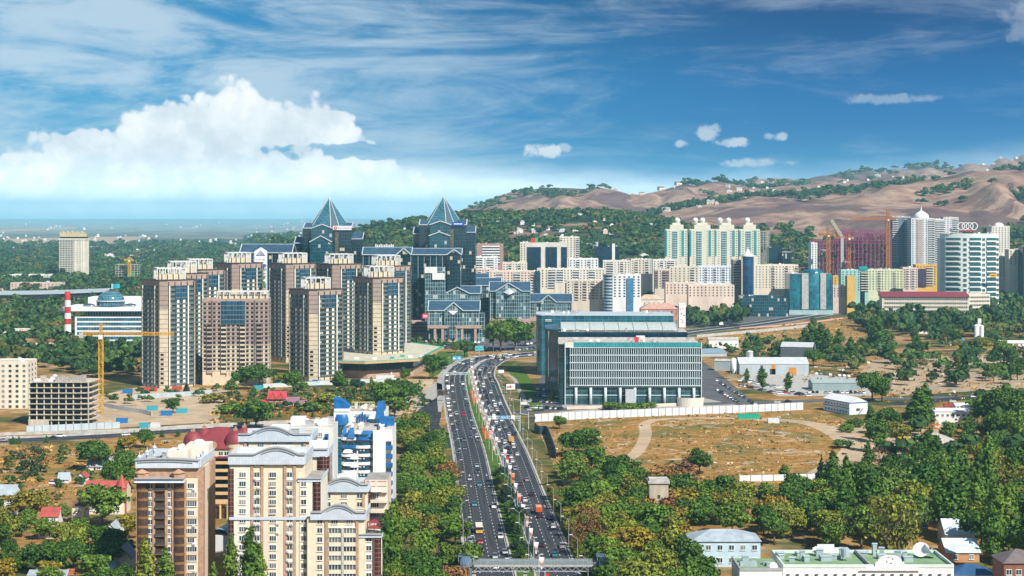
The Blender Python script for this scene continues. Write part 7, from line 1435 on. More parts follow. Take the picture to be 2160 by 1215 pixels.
def trunk_mesh(shape, mat, seed=1):
    m = MB(); r = random.Random(seed)
    if shape == 'conifer': m.tube((0, 0, 0), (0, 0, .9), .022, 6, 0, .004)
    elif shape == 'poplar':
        m.tube((0, 0, 0), (0, 0, .85), .02, 6, 0, .005)
        for k in range(6): z = .15+k*.1; a = r.uniform(0, 6.3); m.tube((0, 0, z), (.05*cos(a), .05*sin(a), z+.13), .007, 4, 0, .003)
    else:
        m.tube((0, 0, 0), (.01, 0, .3), .032, 7, 0, .024)
        for k in range(7):
            a = k*.9+r.uniform(-.3, .3); q = r.uniform(.2, .36); e = (cos(a)*q, sin(a)*q, r.uniform(.5, .82)); m.tube((.01, 0, .26+.03*(k % 3)), e, .016, 5, 0, .006)
            for j in range(2): b_ = a+r.uniform(-.7, .7); m.tube((e[0]*.7, e[1]*.7, .26+(e[2]-.26)*.7), (e[0]*.7+cos(b_)*.16, e[1]*.7+sin(b_)*.16, e[2]+r.uniform(0, .14)), .006, 4, 0, .003)
    return m.mesh('trunk', [mat], True)
CR = {}
def crown_mesh(kind, shape, v):
    k = (kind, shape, v)
    if k not in CR: CR[k] = quad_mesh('crown', crown_quads(100+v*7+len(shape), shape, {'round': 1500, 'poplar': 900, 'conifer': 1000, 'loose': 650, 'shrub': 420}[shape], {'round': .36, 'poplar': .24, 'conifer': .3, 'loose': .3, 'shrub': .62}[shape]), [LM[kind]])
    return CR[k]
TK = {s: [trunk_mesh(s, BARK, i) for i in range(2)] for s in ('round', 'poplar', 'conifer', 'loose')}
TRN = random.Random(21)
SPN = {'round': 'broadleaf_tree', 'poplar': 'poplar', 'conifer': 'conifer', 'loose': 'sparse_tree', 'shrub': 'shrub'}
NTREE = {}
def plant(x, y, h, kind, shape, label, group=None, wid=1.0, z=0.0):
    nm = SPN[shape]; NTREE[nm] = NTREE.get(nm, 0)+1
    t = thing(nm, label, {'shrub': 'shrub'}.get(shape, 'tree'), (x, y, z), TRN.uniform(0, 6.28), group)
    wid *= TRN.uniform(.92, 1.12); c = put('crown', crown_mesh(kind, shape, TRN.randrange(4)), t); c.scale = (h*wid*TRN.uniform(.85, 1.15), h*wid*TRN.uniform(.85, 1.15), h)
    if shape in TK: k = put('trunk', TRN.choice(TK[shape]), t); k.scale = (h*min(1, wid), h*min(1, wid), h)
    return t
def inside(p, poly):
    x, y = p; r = False; j = len(poly)-1
    for i in range(len(poly)):
        xi, yi = poly[i]; xj, yj = poly[j]
        if (yi > y) != (yj > y) and x < (xj-xi)*(y-yi)/(yj-yi)+xi: r = not r
        j = i
    return r
def fill(polypx, spacing, seed, holes=(), tries=6000, cap=400):
    r = random.Random(seed); poly = [gp(*q)[:2] for q in polypx]; hs = [[gp(*q)[:2] for q in h] for h in holes]
    xs, ys = [p[0] for p in poly], [p[1] for p in poly]; out = []; grid = {}
    for _ in range(tries):
        p = (r.uniform(min(xs), max(xs)), r.uniform(min(ys), max(ys)))
        if not inside(p, poly) or any(inside(p, h) for h in hs): continue
        s = spacing*r.uniform(.75, 1.3)
        if any((p[0]-q[0])**2+(p[1]-q[1])**2 < s*s for q in out): continue
        out.append(p)
        if len(out) >= cap: break
    return out
def grove(where, side_word, pts, hr, kinds, rowd, group, flip=False):
    """Plant points as a grove; each tree is named by its row from the front and its place along the row."""
    rows = {}
    y0 = min(p[1] for p in pts)
    for p in pts: rows.setdefault(int((p[1]-y0)//rowd), []).append(p)
    for ri, (k, row) in enumerate(sorted(rows.items())):
        row.sort(reverse=flip)
        for i, (x, y) in enumerate(row):
            kk = TRN.choices([q[0] for q in kinds], [q[2] for q in kinds])[0]; shape = TRN.choice([q[1] for q in kinds if q[0] == kk])
            h = TRN.uniform(*hr)*{'poplar': 1.45, 'conifer': 1.15, 'shrub': .32}.get(shape, 1); wd = {'round': 1.12, 'poplar': 1.0, 'conifer': 1.1, 'loose': 1.0, 'shrub': 1.9}[shape]
            nm = {'round': 'tree', 'poplar': 'poplar', 'conifer': 'conifer', 'loose': 'thin tree', 'shrub': 'bush'}[shape]
            plant(x, y, h, kk, shape, '%s %s %s, %s row back, %s from the %s' % (kk, nm, where, ordw(ri+1), ordw(i+1), side_word), group, wd)
GEN = [('dark green', 'round', 5), ('mid green', 'round', 5), ('olive', 'round', 3), ('yellowing', 'round', 1)]
av_l = [(842, 905), (900, 892), (918, 940), (950, 1010), (960, 1085), (982, 1150), (985, 1290), (840, 1300), (838, 1100), (862, 1020)]
grove('in the roadside belt', 'avenue', fill(av_l, 6.8, 1, cap=52), (8.5, 11.5), [('dark green', 'round', 3), ('mid green', 'round', 5), ('olive', 'round', 2.5), ('rusty', 'round', .3)], 8, 'trees in the belt beside the oncoming lanes', True)
wood = [(1192, 1000), (1262, 1000), (1340, 1030), (1420, 1060), (1560, 1066), (1752, 1060), (1770, 1290), (1262, 1300), (1222, 1130)]
holes = [[(1350, 1062), (1425, 1062), (1430, 1118), (1350, 1118)], [(1450, 1130), (1625, 1130), (1640, 1255), (1450, 1255)], [(1540, 1165), (2060, 1165), (2060, 1290), (1540, 1290)]]
grove('in the avenue wood', 'avenue', fill(wood, 8.0, 2, holes, cap=95), (9.5, 13.5), [('dark green', 'round', 6), ('mid green', 'round', 6), ('olive', 'round', 3), ('yellowing', 'round', .8), ('rusty', 'loose', .8)], 11, 'trees of the avenue wood')
corner = [(1752, 1062), (1800, 1045), (1860, 1052), (1900, 1050), (2000, 1030), (2200, 1010), (2200, 1200), (2130, 1255), (2080, 1220), (2010, 1215), (1760, 1215)]
grove('in the corner wood', 'avenue side', fill(corner, 8.6, 3, [[(1930, 1110), (1990, 1110), (1990, 1180), (1930, 1180)], holes[2]], cap=55), (13, 18), [('dark green', 'round', 7), ('mid green', 'round', 3), ('olive', 'loose', 1.2), ('olive', 'round', 1.5), ('mid green', 'poplar', 2.5), ('dark green', 'poplar', 2.5)], 12, 'trees of the tall corner wood')
gard = [(-40, 1075), (60, 1060), (140, 1080), (285, 1120), (290, 1300), (-60, 1300)]
grove('in the cottage gardens', 'crane side', fill(gard, 8.0, 4, [[(140, 1080), (180, 1080), (180, 1118), (140, 1118)], [(205, 1130), (262, 1130), (262, 1175), (205, 1175)], [(230, 1185), (285, 1185), (285, 1225), (230, 1225)], [(75, 1095), (130, 1095), (130, 1135), (75, 1135)], [(0, 1085), (40, 1085), (40, 1105), (0, 1105)]], cap=52), (6, 10.5), [('dark green', 'round', 5), ('mid green', 'round', 5), ('olive', 'round', 3), ('yellowing', 'round', 2), ('mid green', 'shrub', 1.5)], 9, 'garden trees among the cottages')
# trees one can pick out singly: photo column, row of the foot, height, kind, shape, width, label
SOLO = [
 (66, 1000, 12, 'bluish', 'loose', 1.1, 'gnarled tree standing alone on the ochre slope by the photo edge'), (200, 992, 13, 'dark green', 'round', 1.2, 'broad dark tree behind the low grey roofed barn'), (245, 1040, 13, 'dark green', 'round', 1.0, 'dark tree beside the spire of the red roofed house'), (268, 1000, 10, 'dark green', 'round', 1.1, 'dark tree touching the corner of the brown bayed tower'), (215, 1110, 16, 'mid green', 'round', 1.15, 'largest green tree, in front of the red roofed house'),
 (50, 1100, 12, 'yellowing', 'round', 1.3, 'big yellow green tree above the cottage gardens'), (305, 945, 9, 'dark green', 'round', 1.1, 'dark tree below the cross street near the silver roof'), (255, 945, 7, 'mid green', 'conifer', 1.2, 'small conifer on the verge of the cross street'), (272, 948, 7, 'yellowing', 'round', 1.2, 'yellowing tree on the verge of the cross street'),
 (394, 833, 8, 'bluish', 'conifer', 1.4, 'dark conifer by the blue yard container'), (365, 872, 9, 'dark green', 'round', 1.1, 'dark round tree on the ochre yard below the corner tower'), (518, 822, 15, 'dark green', 'round', 1.3, 'broad dark tree before the grid-windowed slab'), (548, 815, 14, 'dark green', 'round', 1.1, 'tall dark tree at the slab corner'), (488, 830, 9, 'mid green', 'round', 1.3, 'green tree beside the slab entrance path'),
 (618, 828, 14, 'mid green', 'round', 1.1, 'round tree before the shortest residential tower'), (640, 832, 8, 'mid green', 'round', 1.1, 'small tree beside the round one under the shortest tower'), (716, 827, 13, 'dark green', 'round', 1.1, 'dark round tree before the podium front'), (752, 826, 8, 'bluish', 'round', 1.1, 'low bluish tree before the podium front'), (783, 826, 9, 'mid green', 'poplar', 1.2, 'slim poplar before the podium front'), (855, 806, 10, 'dark green', 'round', 1.0, 'dark tree at the podium tip beside the yard'), (914, 800, 17, 'dark green', 'round', 1.1, 'large dark tree shading the pavement under the podium tip'),
 (540, 905, 16, 'dark green', 'round', 1.3, 'big dark tree behind the red domed roof'), (520, 897, 12, 'dark green', 'round', 1.1, 'dark tree by the red domes, closer to the cross street'), (808, 868, 17, 'mid green', 'round', 1.25, 'tall green tree beyond the blue mansard tower'), (846, 856, 15, 'dark green', 'round', 1.1, 'dark tree beside the slip road yard'), (833, 880, 12, 'mid green', 'round', 1.2, 'green tree between the blue mansard and cross street'), (826, 840, 12, 'olive', 'round', 1.2, 'olive tree on the overgrown plot beyond the blue mansard'), (590, 812, 8, 'olive', 'round', 1.2, 'olive tree near the turquoise fence'), (685, 850, 7, 'olive', 'shrub', 2, 'olive bush on the overgrown plot'), (760, 862, 6, 'yellowing', 'shrub', 2, 'yellow bush on the overgrown plot'), (660, 868, 6, 'mid green', 'shrub', 2, 'green bush beside the red farmhouse'), (490, 872, 7, 'mid green', 'shrub', 2, 'green bush on the yard edge before the slab'), (455, 850, 7, 'olive', 'shrub', 2, 'olive bush by the yard track'),
 (1056, 742, 26, 'mid green', 'round', 1.05, 'huge round tree clump at the bend of the avenue, car park side'), (1086, 738, 27, 'dark green', 'round', 1.05, 'huge dark tree clump at the bend beside the rounded office'), (1040, 735, 18, 'dark green', 'round', 1.0, 'dark tree leaning on the clump at the avenue bend'), (1108, 730, 17, 'mid green', 'round', 1.0, 'green tree between the bend clump and the rounded office'), (980, 752, 14, 'dark green', 'round', .9, 'dark tree behind the blue roadside billboard'), (1000, 715, 10, 'olive', 'round', 1.2, 'olive tree at the lattice block car park'), (960, 745, 10, 'mid green', 'round', 1.0, 'green tree left of the blue roadside billboard on the lawn'), (1165, 850, 10, 'olive', 'conifer', 1.0, 'slim evergreen in the shade of the finned office'),
 (1212, 962, 12, 'dark green', 'round', 1.2, 'dark tree on the dry field by the small pale shed'), (1238, 958, 13, 'dark green', 'round', 1.1, 'dark tree on the dry field behind the pale shed'), (1180, 905, 7, 'mid green', 'round', 1.2, 'small green tree under the white fence on the dry field'), (1476, 1000, 11, 'dark green', 'round', 1.1, 'dark tree at the lower rim of the dry field'), (1420, 1060, 15, 'rusty', 'loose', 1.3, 'bare brown tree beside the concrete tower'), (1448, 1062, 17, 'rusty', 'poplar', 1.6, 'bare brown poplar beside the concrete tower'), (1395, 1105, 12, 'rusty', 'round', 1.1, 'golden weeping tree below the concrete tower'), (1420, 1135, 11, 'yellowing', 'loose', 1.1, 'golden thin tree below the concrete tower, lower one'),
 (1733, 1022, 12, 'bluish', 'conifer', 1.2, 'blue spruce beside the long white barrier'), (1655, 1010, 6, 'mid green', 'round', 1.1, 'small tree before the long white barrier'), (1778, 945, 5, 'dark green', 'shrub', 2, 'round dark bush beside the dirt track'), (1806, 900, 5, 'dark green', 'shrub', 2, 'dark bush near the prefab hut yard'), (1885, 1012, 11, 'dark green', 'round', 1.1, 'dark tree at the edge of the earth pit'), (1855, 990, 9, 'rusty', 'loose', 1.2, 'brown thin tree at the edge of the earth pit'),
 (1880, 1195, 22, 'olive', 'loose', .9, 'tall pale feathery tree behind the green roof'), (1905, 1190, 21, 'olive', 'loose', .8, 'second pale feathery tree behind the green roof')]
for px, py, h, kind, shape, wd, lab in SOLO:
    x, y, _ = gp(px, py); plant(x, y, h, kind, shape, lab, None, wd if shape != 'round' else wd*1.0)
# right of the office: poplars and groves round the sheds
POP = [(1600, 745, 16), (1572, 752, 15), (1640, 752, 13), (1698, 745, 21), (1715, 730, 25), (1732, 748, 26), (1747, 758, 24), (1770, 745, 20), (1795, 765, 20), (1840, 735, 28), (1852, 742, 30), (1858, 955, 20), (1835, 930, 18), (1935, 905, 22), (1942, 912, 22), (1952, 905, 24), (1960, 985, 18), (1975, 990, 15), (2010, 1010, 14), (1608, 820, 15), (1662, 825, 12), (1575, 808, 10)]
for i, (px, py, h) in enumerate(sorted(POP)):
    x, y, _ = gp(px, py); plant(x, y, h*.95, 'dark green', 'poplar', 'dark poplar among the sheds past the office, %s of the row toward the frame edge' % ordw(i+1), 'poplars among the sheds', 1.45)
mid = fill([(1560, 770), (1740, 755), (1900, 720), (2180, 700), (2180, 800), (2050, 822), (1900, 800), (1850, 790), (1740, 790)], 13, 6, [[(1630, 740), (1715, 740), (1715, 790), (1630, 790)], [(1500, 770), (1710, 770), (1710, 812), (1500, 812)], [(1860, 770), (2010, 765), (2010, 805), (1860, 805)]], cap=62)
grove('in the quarry grove', 'avenue', mid[:24], (8, 13), [('dark green', 'round', 6), ('mid green', 'round', 4), ('olive', 'round', 2), ('rusty', 'loose', 1)], 40, 'trees of the grove above the quarry road')
mid2 = fill([(1700, 875), (1760, 890), (1830, 905), (1900, 890), (2080, 870), (2180, 850), (2180, 960), (2050, 985), (1900, 1000), (1830, 920), (1740, 905)], 10, 7, [[(1960, 850), (2080, 850), (2080, 915), (1960, 915)], [(1900, 920), (2000, 920), (2000, 955), (1900, 955)]], cap=46)
grove('round the builders yard', 'avenue', mid2[:24], (7, 12), [('dark green', 'round', 6), ('mid green', 'round', 5), ('olive', 'round', 3), ('mid green', 'shrub', 2)], 30, 'trees round the builders yard')
for i, (px, py, h) in enumerate(((2085, 905, 20), (2110, 910, 22), (2140, 900, 20), (2160, 915, 19), (2125, 880, 17), (2100, 935, 15), (2145, 940, 16), (1840, 845, 17), (1860, 848, 14))):
    x, y, _ = gp(px, py); plant(x, y, h, 'dark green' if i % 3 else 'mid green', 'round', 'large bushy tree by the far road past the prefab offices, %s planted' % ordw(i+1), 'bushy trees by the far road', 1.05)
# median planting and the clipped row along the departing lanes
tt = T(1205, 1110); k = 0
while tt < T(1015, 1060):
    x, y = AV.pt(tt, TRN.uniform(-.6, 1.6))[0]; k += 1
    plant(x, y, TRN.uniform(5, 8), TRN.choice(['bluish', 'bluish', 'dark green', 'olive']), TRN.choice(['conifer', 'round', 'round']), 'dark tree planted in the avenue median, %s from the footbridge' % ordw(k), 'dark trees in the median', .95); tt += TRN.uniform(4.5, 8)
tt = T(1225, 1200); k = 0
while tt < T(1045, 1140):
    x, y = AV.pt(tt, 3.1+13.6+2.6+TRN.uniform(-.4, .6))[0]; k += 1; plant(x, y, TRN.uniform(5, 7), TRN.choice(['olive', 'rusty', 'mid green', 'olive']), TRN.choice(['loose', 'conifer', 'round']), 'small roadside tree beside the departing lanes, %s from the footbridge' % ordw(k), 'small trees beside the departing lanes', .8)
    x, y = AV.pt(tt+2, 3.1+13.6+7.2)[0]; plant(x, y, 5, 'dark green', 'shrub', 'clipped bush behind the departing lanes, %s from the footbridge' % ordw(k), 'clipped bushes behind the departing lanes', 1.4); tt += 5.5
# saplings on the verge of the cross street
for i, px in enumerate((27, 40, 98, 283, 342, 375, 590, 622, 660, 700)):
    py = 938-px*.045 if px < 450 else 880; x, y, _ = gp(px, py); plant(x, y, 4.2, 'dark green', 'conifer', 'little dark conifer on the cross street verge, %s from the frame edge' % ordw(i+1), 'little conifers on the cross street verge', 1.3)

# ---- everything farther: trees past counting, one mass ----
FQ = []; FMI = []
g = np.random.default_rng(9)
proto = {}
for v in range(6):
    c = []
    for k in range(5):
        o = g.normal(0, .26, 3); o[2] = abs(o[2])*.8+.45; n = 9; q = sph(g, n); q[:, 2] = np.abs(q[:, 2])*1.0-.25; c.append(leaf_quads(g, o+q*.34, q, np.full(n, .17)*1.0))
        c.append(box_fill(o, (.29, .29, .3))[6:])
    proto[v] = np.concatenate(c)
def mass(x, y, z, h, w=1.0):
    Q = proto[int(g.integers(6))]; a = g.uniform(0, 6.28); ca_, sa = cos(a), sin(a); R_ = np.array([[ca_, sa, 0], [-sa, ca_, 0], [0, 0, 1]])
    FQ.append((Q@R_)*np.array([h*w, h*w, h])+np.array([x, y, z-.3])); FMI.append(np.full(len(Q), int(g.choice(4, p=[.47, .37, .145, .015]))))
def scatter(polypx, spacing, hr, seed, holes=(), cap=400):
    for x, y in fill(polypx, spacing, seed, holes, cap=cap, tries=9000): mass(x, y, 0, g.uniform(*hr), 1.05)
scatter([(-40, 700), (120, 690), (150, 655), (300, 640), (300, 790), (215, 800), (60, 770), (-40, 765)], 12, (9, 14), 31, [[(-10, 705), (85, 705), (85, 725), (-10, 725)], [(25, 728), (130, 728), (130, 752), (25, 752)], [(150, 660), (300, 660), (300, 740), (150, 740)]], 190)
scatter([(-60, 655), (130, 655), (130, 690), (-60, 700)], 16, (10, 15), 33, cap=110)
scatter([(100, 600), (300, 596), (300, 640), (160, 650), (220, 632), (215, 610)], 20, (11, 17), 34, cap=130)
scatter([(1190, 640), (1560, 640), (1560, 690), (1460, 690), (1430, 668), (1340, 655), (1190, 668)], 17, (11, 17), 35, [[(1240, 640), (1325, 640), (1325, 664), (1240, 664)]], 130)
scatter([(1440, 655), (1560, 640), (1660, 640), (1640, 655), (1480, 690), (1450, 680)], 26, (9, 14), 36, cap=40)
scatter([(1830, 655), (1870, 648), (2040, 660), (2090, 640), (2200, 610), (2200, 712), (1980, 712), (1860, 708), (1800, 690)], 15, (10, 16), 37, cap=330)
scatter([(860, 726), (1010, 742), (1000, 735), (870, 722)], 12, (4, 7), 38, cap=30)
scatter([(480, 830), (700, 830), (880, 810), (900, 860), (700, 875), (480, 860)], 9, (2.5, 5), 39, cap=120)
scatter([(1480, 735), (1560, 722), (1740, 730), (1620, 760), (1500, 745)], 18, (4, 8), 40, cap=40)
scatter([(1850, 765), (2180, 745), (2180, 800), (1900, 815)], 17, (6, 11), 45, cap=34)
scatter([(215, 835), (460, 825), (450, 850), (230, 852)], 16, (2, 5), 46, cap=22)
scatter([(-40, 960), (280, 960), (280, 1050), (-40, 1060)], 13, (2, 5), 42, [[(180, 960), (250, 960), (250, 1000), (180, 1000)]], 60)
scatter([(1150, 900), (1600, 880), (1850, 960), (1700, 1005), (1400, 1010), (1200, 990)], 22, (.6, 1.3), 43, cap=50)
for x, y in mid[24:]+mid2[24:]: mass(x, y, 0, g.uniform(8, 12), 1.05)
def far_trees(n, px0, px1, d0, d1, hr):
    k = 0
    for _ in range(n*6):
        px = g.uniform(px0, px1); d = d0*(d1/d0)**g.uniform(0, 1); x = wx(px, d); z, wch = hill(px, d) if px > 510 else (0, -1)
        if z < .3: w_ = .62+fbm(x, d, .0016, 3)*1.3
        else: w_ = wooded(px, d, z, wch)
        if g.uniform(0, 1) > w_: continue
        mass(x, d, z, g.uniform(*hr)*(1+max(0, d-3500)/9000), 1.25); k += 1
        if k >= n: break
far_trees(4000, -330, 620, 1750, 6500, (9, 15))
far_trees(4500, 520, 2420, 2050, 4100, (9, 15))
far_trees(3000, 1150, 2240, 3300, 5400, (9, 14))
far_trees(1700, 880, 2240, 4800, 8200, (10, 16))
Q = np.concatenate(FQ); MI = np.concatenate(FMI)
def mass_mat(name, col):
    m = bpy.data.materials.new(name); m.use_nodes = True; t = m.node_tree; b = t.nodes['Principled BSDF']; n = NT(t); gm = n.n('ShaderNodeNewGeometry'); k = n.ss(gm.outputs['Random Per Island'], 0, 1, .6, 1.5)
    t.links.new(n.mix(1.0, col, n.n('ShaderNodeCombineColor', inp={0: k, 1: k, 2: k}).outputs[0], 'MULTIPLY'), b.inputs['Base Color']); b.inputs['Roughness'].default_value = .8; b.inputs['Specular IOR Level'].default_value = .1; return m
fo = put('far_off_woods', quad_mesh('far_off_woods', Q, [mass_mat('far wood dark', (.03, .066, .02)), mass_mat('far wood mid', (.055, .10, .024)), mass_mat('far wood olive', (.08, .095, .025)), mass_mat('far wood rust', (.15, .11, .04))], MI))
fo['kind'] = 'stuff'; fo['label'] = 'far off mass of trees over the plain and the hillside'
# houses scattered on the slope and plain
def cottage(i):
    m = MB(); w, dp, h = (9, 8, 4.5) if i < 3 else (14, 10, 6.5); m.box(-w/2, w/2, 0, dp, 0, h, 0); m.gable(-w/2, w/2, 0, dp, h, h+3.2, 1, 0, 'x' if i % 2 else 'y', .5); m.box(-2.6, -1.2, -.1, 0, 1.2, 2.8, 2); m.box(1.2, 2.6, -.1, 0, 1.2, 2.8, 2)
    return m.mesh('cottage', [[WHT2, CREAM2, PINK, BEI2][i % 4], [GRYR, TANR, P('faded red roof', (.34, .15, .12), .7, .15, .3), WHT2][(i*3+1) % 4 if i != 2 else 1], GLASSD])
COT = [cottage(i) for i in range(6)]; CLAB = {0: 'white cottage with tan roof', 1: 'cream cottage with grey roof', 2: 'pink cottage with tan roof', 3: 'beige house with red roof', 4: 'white house with tan roof', 5: 'large cream house with grey roof'}
k = 0
for where, n, px0, px1, d0, d1 in (('on the plain beyond the ivory hotel', 70, -20, 600, 2300, 5200), ('on the wooded slope behind the spired towers', 60, 640, 1000, 2300, 3500), ('on the wooded slope below the brown hills', 75, 990, 1420, 2350, 3500), ('at the hill foot behind the domed towers', 26, 1380, 2100, 2500, 2950), ('on the far bare hill crest', 12, 1050, 1650, 4700, 5200), ('along the farthest ridge', 14, 1620, 2150, 6700, 7200), ('among the trees below the beige blocks', 22, 1215, 1560, 1700, 1960), ('on the wooded band across the hills', 20, 1400, 1760, 3800, 4250)):
    for _ in range(n):
        px = g.uniform(px0, px1); d = g.uniform(d0, d1); z = hill(px, d)[0] if px > 510 else 0; i = int(g.integers(6)); o = put('cottage', COT[i], None, (wx(px, d), d, z-.6), g.uniform(-.6, .6), float(g.uniform(.7, 1.2))*(1+max(0, d-3500)/9000)); tag(o, '%s %s' % (CLAB[i], where), 'house', 'cottages %s' % where)

m = MB(); hm_ = [WHT2, CREAM2, GRYR, MATS['faded red roof'], PINK]
def spk(n, px0, px1, d0, d1):
    for _ in range(n):
        px = g.uniform(px0, px1); d = d0*(d1/d0)**g.uniform(0, 1); x = wx(px, d)
        if px < 520 and fbm(x, d, .0009, 2) < -.05: continue
        z = hill(px, d)[0] if px > 510 else 0; w = g.uniform(4, 9)*(1+max(0, d-3000)/14000); h = w*g.uniform(.5, .9); k = int(g.choice(5, p=[.42, .2, .18, .1, .1])); m.box(x-w/2, x+w/2, d-w/3, d+w/3, z-1, z+h, k if k not in (2, 3) else 0); m.hip(x-w/2, x+w/2, d-w/3, d+w/3, z+h, z+h*1.5, k, .3)
spk(420, -60, 640, 2400, 9000); spk(50, -80, 760, 9000, 24000); spk(110, 640, 1420, 2250, 3450); spk(60, 1050, 2150, 4800, 7300)
o = m.build('far_off_houses', hm_); o['kind'] = 'stuff'; o['label'] = 'far off specks of houses over the plain and slopes'

for i, (px, py, zt) in enumerate(((487, 1264, 1136), (528, 1264, 1118), (548, 1264, 1152), (306, 1264, 1140), (347, 1264, 1160), (450, 1264, 1190), (815, 1235, 1085), (832, 1200, 1060))):
    x, y, _ = gp(px, py); h = wz(zt, y); plant(x, y, h/1.0, ('mid green', 'dark green', 'mid green', 'olive', 'mid green')[i % 5], 'poplar', 'tall poplar before the cream buildings along the picture bottom, %s from the bayed tower side' % ordw(i+1), 'poplars before the cream buildings', .95)
TQ = []; TM = []; TRP = TR1.p+TR2.p
def tufts(polypx, n, hr, pal):
    poly = [gp(*q)[:2] for q in polypx]; xs, ys = [p[0] for p in poly], [p[1] for p in poly]; k = 0
    while k < n:
        x, y = g.uniform(min(xs), max(xs)), g.uniform(min(ys), max(ys)); k += 1
        if not inside((x, y), poly) or min((q.x-x)**2+(q.y-y)**2 for q in TRP) < 30 or fbm(x, y, .03, 3) < g.uniform(-.5, .5): continue
        h = g.uniform(*hr); c = np.array([x, y, h*.3])+g.normal(0, 1, (4, 3))*np.array([h*.7, h*.7, h*.15]); TQ.append(leaf_quads(g, c, np.tile([0, -.4, .7], (4, 1)), np.full(4, h*.55))); TM.append(np.full(4, int(g.choice(5, p=pal))))
FP = [(1140, 900), (1300, 876), (1560, 868), (1700, 866), (1860, 920), (1880, 985), (1700, 1010), (1390, 1018), (1175, 998)]
tufts(FP, 3600, (.35, 1.1), [.44, .28, .16, .06, .06]); tufts([(-60, 945), (300, 935), (520, 915), (520, 960), (290, 1060), (-60, 1090)], 2600, (.5, 1.5), [.45, .25, .2, .1, 0]); tufts([(430, 895), (640, 885), (880, 870), (900, 800), (470, 840)], 2200, (.6, 1.8), [.3, .25, .35, .1, 0]); tufts([(1400, 722), (1830, 662), (1900, 700), (1600, 745)], 1500, (.8, 2.0), [.45, .25, .2, .1, 0]); tufts([(1560, 770), (1740, 760), (2200, 735), (2200, 860), (1850, 850)], 2600, (.6, 1.9), [.3, .25, .25, .1, .1])
def tm(nm, c): return P(nm, c, .9, .3, .3, .1)
o = put('dry_grass_tufts', quad_mesh('dry_grass_tufts', np.concatenate(TQ), [tm('straw tuft', (.44, .27, .09)), tm('ochre tuft', (.30, .13, .025)), tm('olive tuft', (.10, .11, .03)), tm('green tuft', (.045, .075, .018)), tm('pale rubble', (.58, .52, .43))], np.concatenate(TM))); o['kind'] = 'stuff'; o['label'] = 'tufts of dry grass and rubble over the fields'
# ---------------- vehicles ----------------
CGL = P('car glass', (.015, .02, .028), .08, 0, 1, .6); TYRE = P('tyre', (.02, .02, .02), .9, 0); LAMPW = P('headlight lens', (.7, .72, .72), .2, 0); LAMPR = P('tail light', (.4, .02, .02), .3, 0)
PAINT = {n: P(n+' car paint', c, .32, 0, 1, .5, mt) for n, c, mt in (('white', (.74, .74, .73), 0), ('silver', (.42, .44, .46), .4), ('black', (.015, .016, .02), 0), ('dark grey', (.08, .085, .095), .3), ('navy', (.02, .035, .09), .2), ('pale blue', (.22, .33, .42), .4), ('teal', (.02, .22, .28), .2), ('red', (.36, .02, .025), 0), ('beige', (.45, .38, .27), .2))}
CW_ = [('white', 42), ('silver', 14), ('black', 16), ('dark grey', 12), ('navy', 6), ('pale blue', 5), ('teal', 1.5), ('red', 1.2), ('beige', 3)]
PROF = {'saloon': ([(-2.25, .5), (-2.2, .85), (-1.5, .95), (1.2, .92), (2.1, .75), (2.25, .45)], [(-1.55, .93), (-.95, 1.40), (.35, 1.42), (1.15, .9)], 1.78), 'hatchback': ([(-2.0, .5), (-2.0, .95), (1.0, .95), (1.85, .8), (2.0, .45)], [(-1.95, .95), (-1.6, 1.45), (.25, 1.5), (1.0, .94)], 1.75), 'jeep': ([(-2.3, .55), (-2.3, 1.1), (1.1, 1.1), (2.15, 1.0), (2.3, .5)], [(-2.25, 1.1), (-2.0, 1.75), (.4, 1.78), (1.15, 1.08)], 1.92)}
def extr(m, pr, w, z0, mi, tw=1.0):                       # side profile swept across the width
    n = len(pr)
    for sy, o in ((1, 1), (-1, -1)): m.face([(x, sy*w/2*(tw if i not in (0, n-1) else 1), z) for i, (x, z) in (list(enumerate(pr)) if sy < 0 else list(enumerate(pr))[::-1])]+([(pr[-1][0], sy*w/2, z0), (pr[0][0], sy*w/2, z0)] if sy < 0 else [(pr[0][0], sy*w/2, z0), (pr[-1][0], sy*w/2, z0)]), mi)
    for i in range(n-1):
        a, b = pr[i], pr[i+1]; wa, wb = w/2*(tw if i not in (0, n-1) else 1), w/2*(tw if i+1 not in (0, n-1) else 1); m.face([(a[0], -wa, a[1]), (b[0], -wb, b[1]), (b[0], wb, b[1]), (a[0], wa, a[1])], mi)
    m.face([(pr[0][0], w/2, z0), (pr[0][0], w/2, pr[0][1]), (pr[0][0], -w/2, pr[0][1]), (pr[0][0], -w/2, z0)][::-1], mi); m.face([(pr[-1][0], -w/2, z0), (pr[-1][0], w/2, z0), (pr[-1][0], w/2, pr[-1][1]), (pr[-1][0], -w/2, pr[-1][1])], mi)
CM = {}
def car_parts(ty, col):
    if (ty, col) in CM: return CM[ty, col]
    lo, hi, w = PROF[ty]; m = MB(); extr(m, lo, w, .28, 0); r0, r1 = hi[1], hi[2]; m.box(r0[0], r1[0], -w*.4, w*.4, r0[1]-.04, r0[1]+.03); body = m.mesh('car_body', [PAINT[col]])
    if ('g', ty) not in CM:
        m = MB(); extr(m, hi, w*.96, .9, 0, .84); CM['g', ty] = m.mesh('windows', [CGL]); m = MB(); m.tube((0, -.1, 0), (0, .1, 0), .32, 10); CM['wheel'] = m.mesh('wheel', [TYRE]); m = MB(); m.box(-.05, .06, -.22, .22, -.1, .1); CM['head'] = m.mesh('headlight', [LAMPW]); CM['tail'] = m.mesh('tail_light', [LAMPR])
    CM[ty, col] = (body, CM['g', ty]); return CM[ty, col]
CRN = random.Random(77)
def pick(): return CRN.choices([q[0] for q in CW_], [q[1] for q in CW_])[0], CRN.choices(['saloon', 'hatchback', 'jeep'], [5, 2, 3])[0]
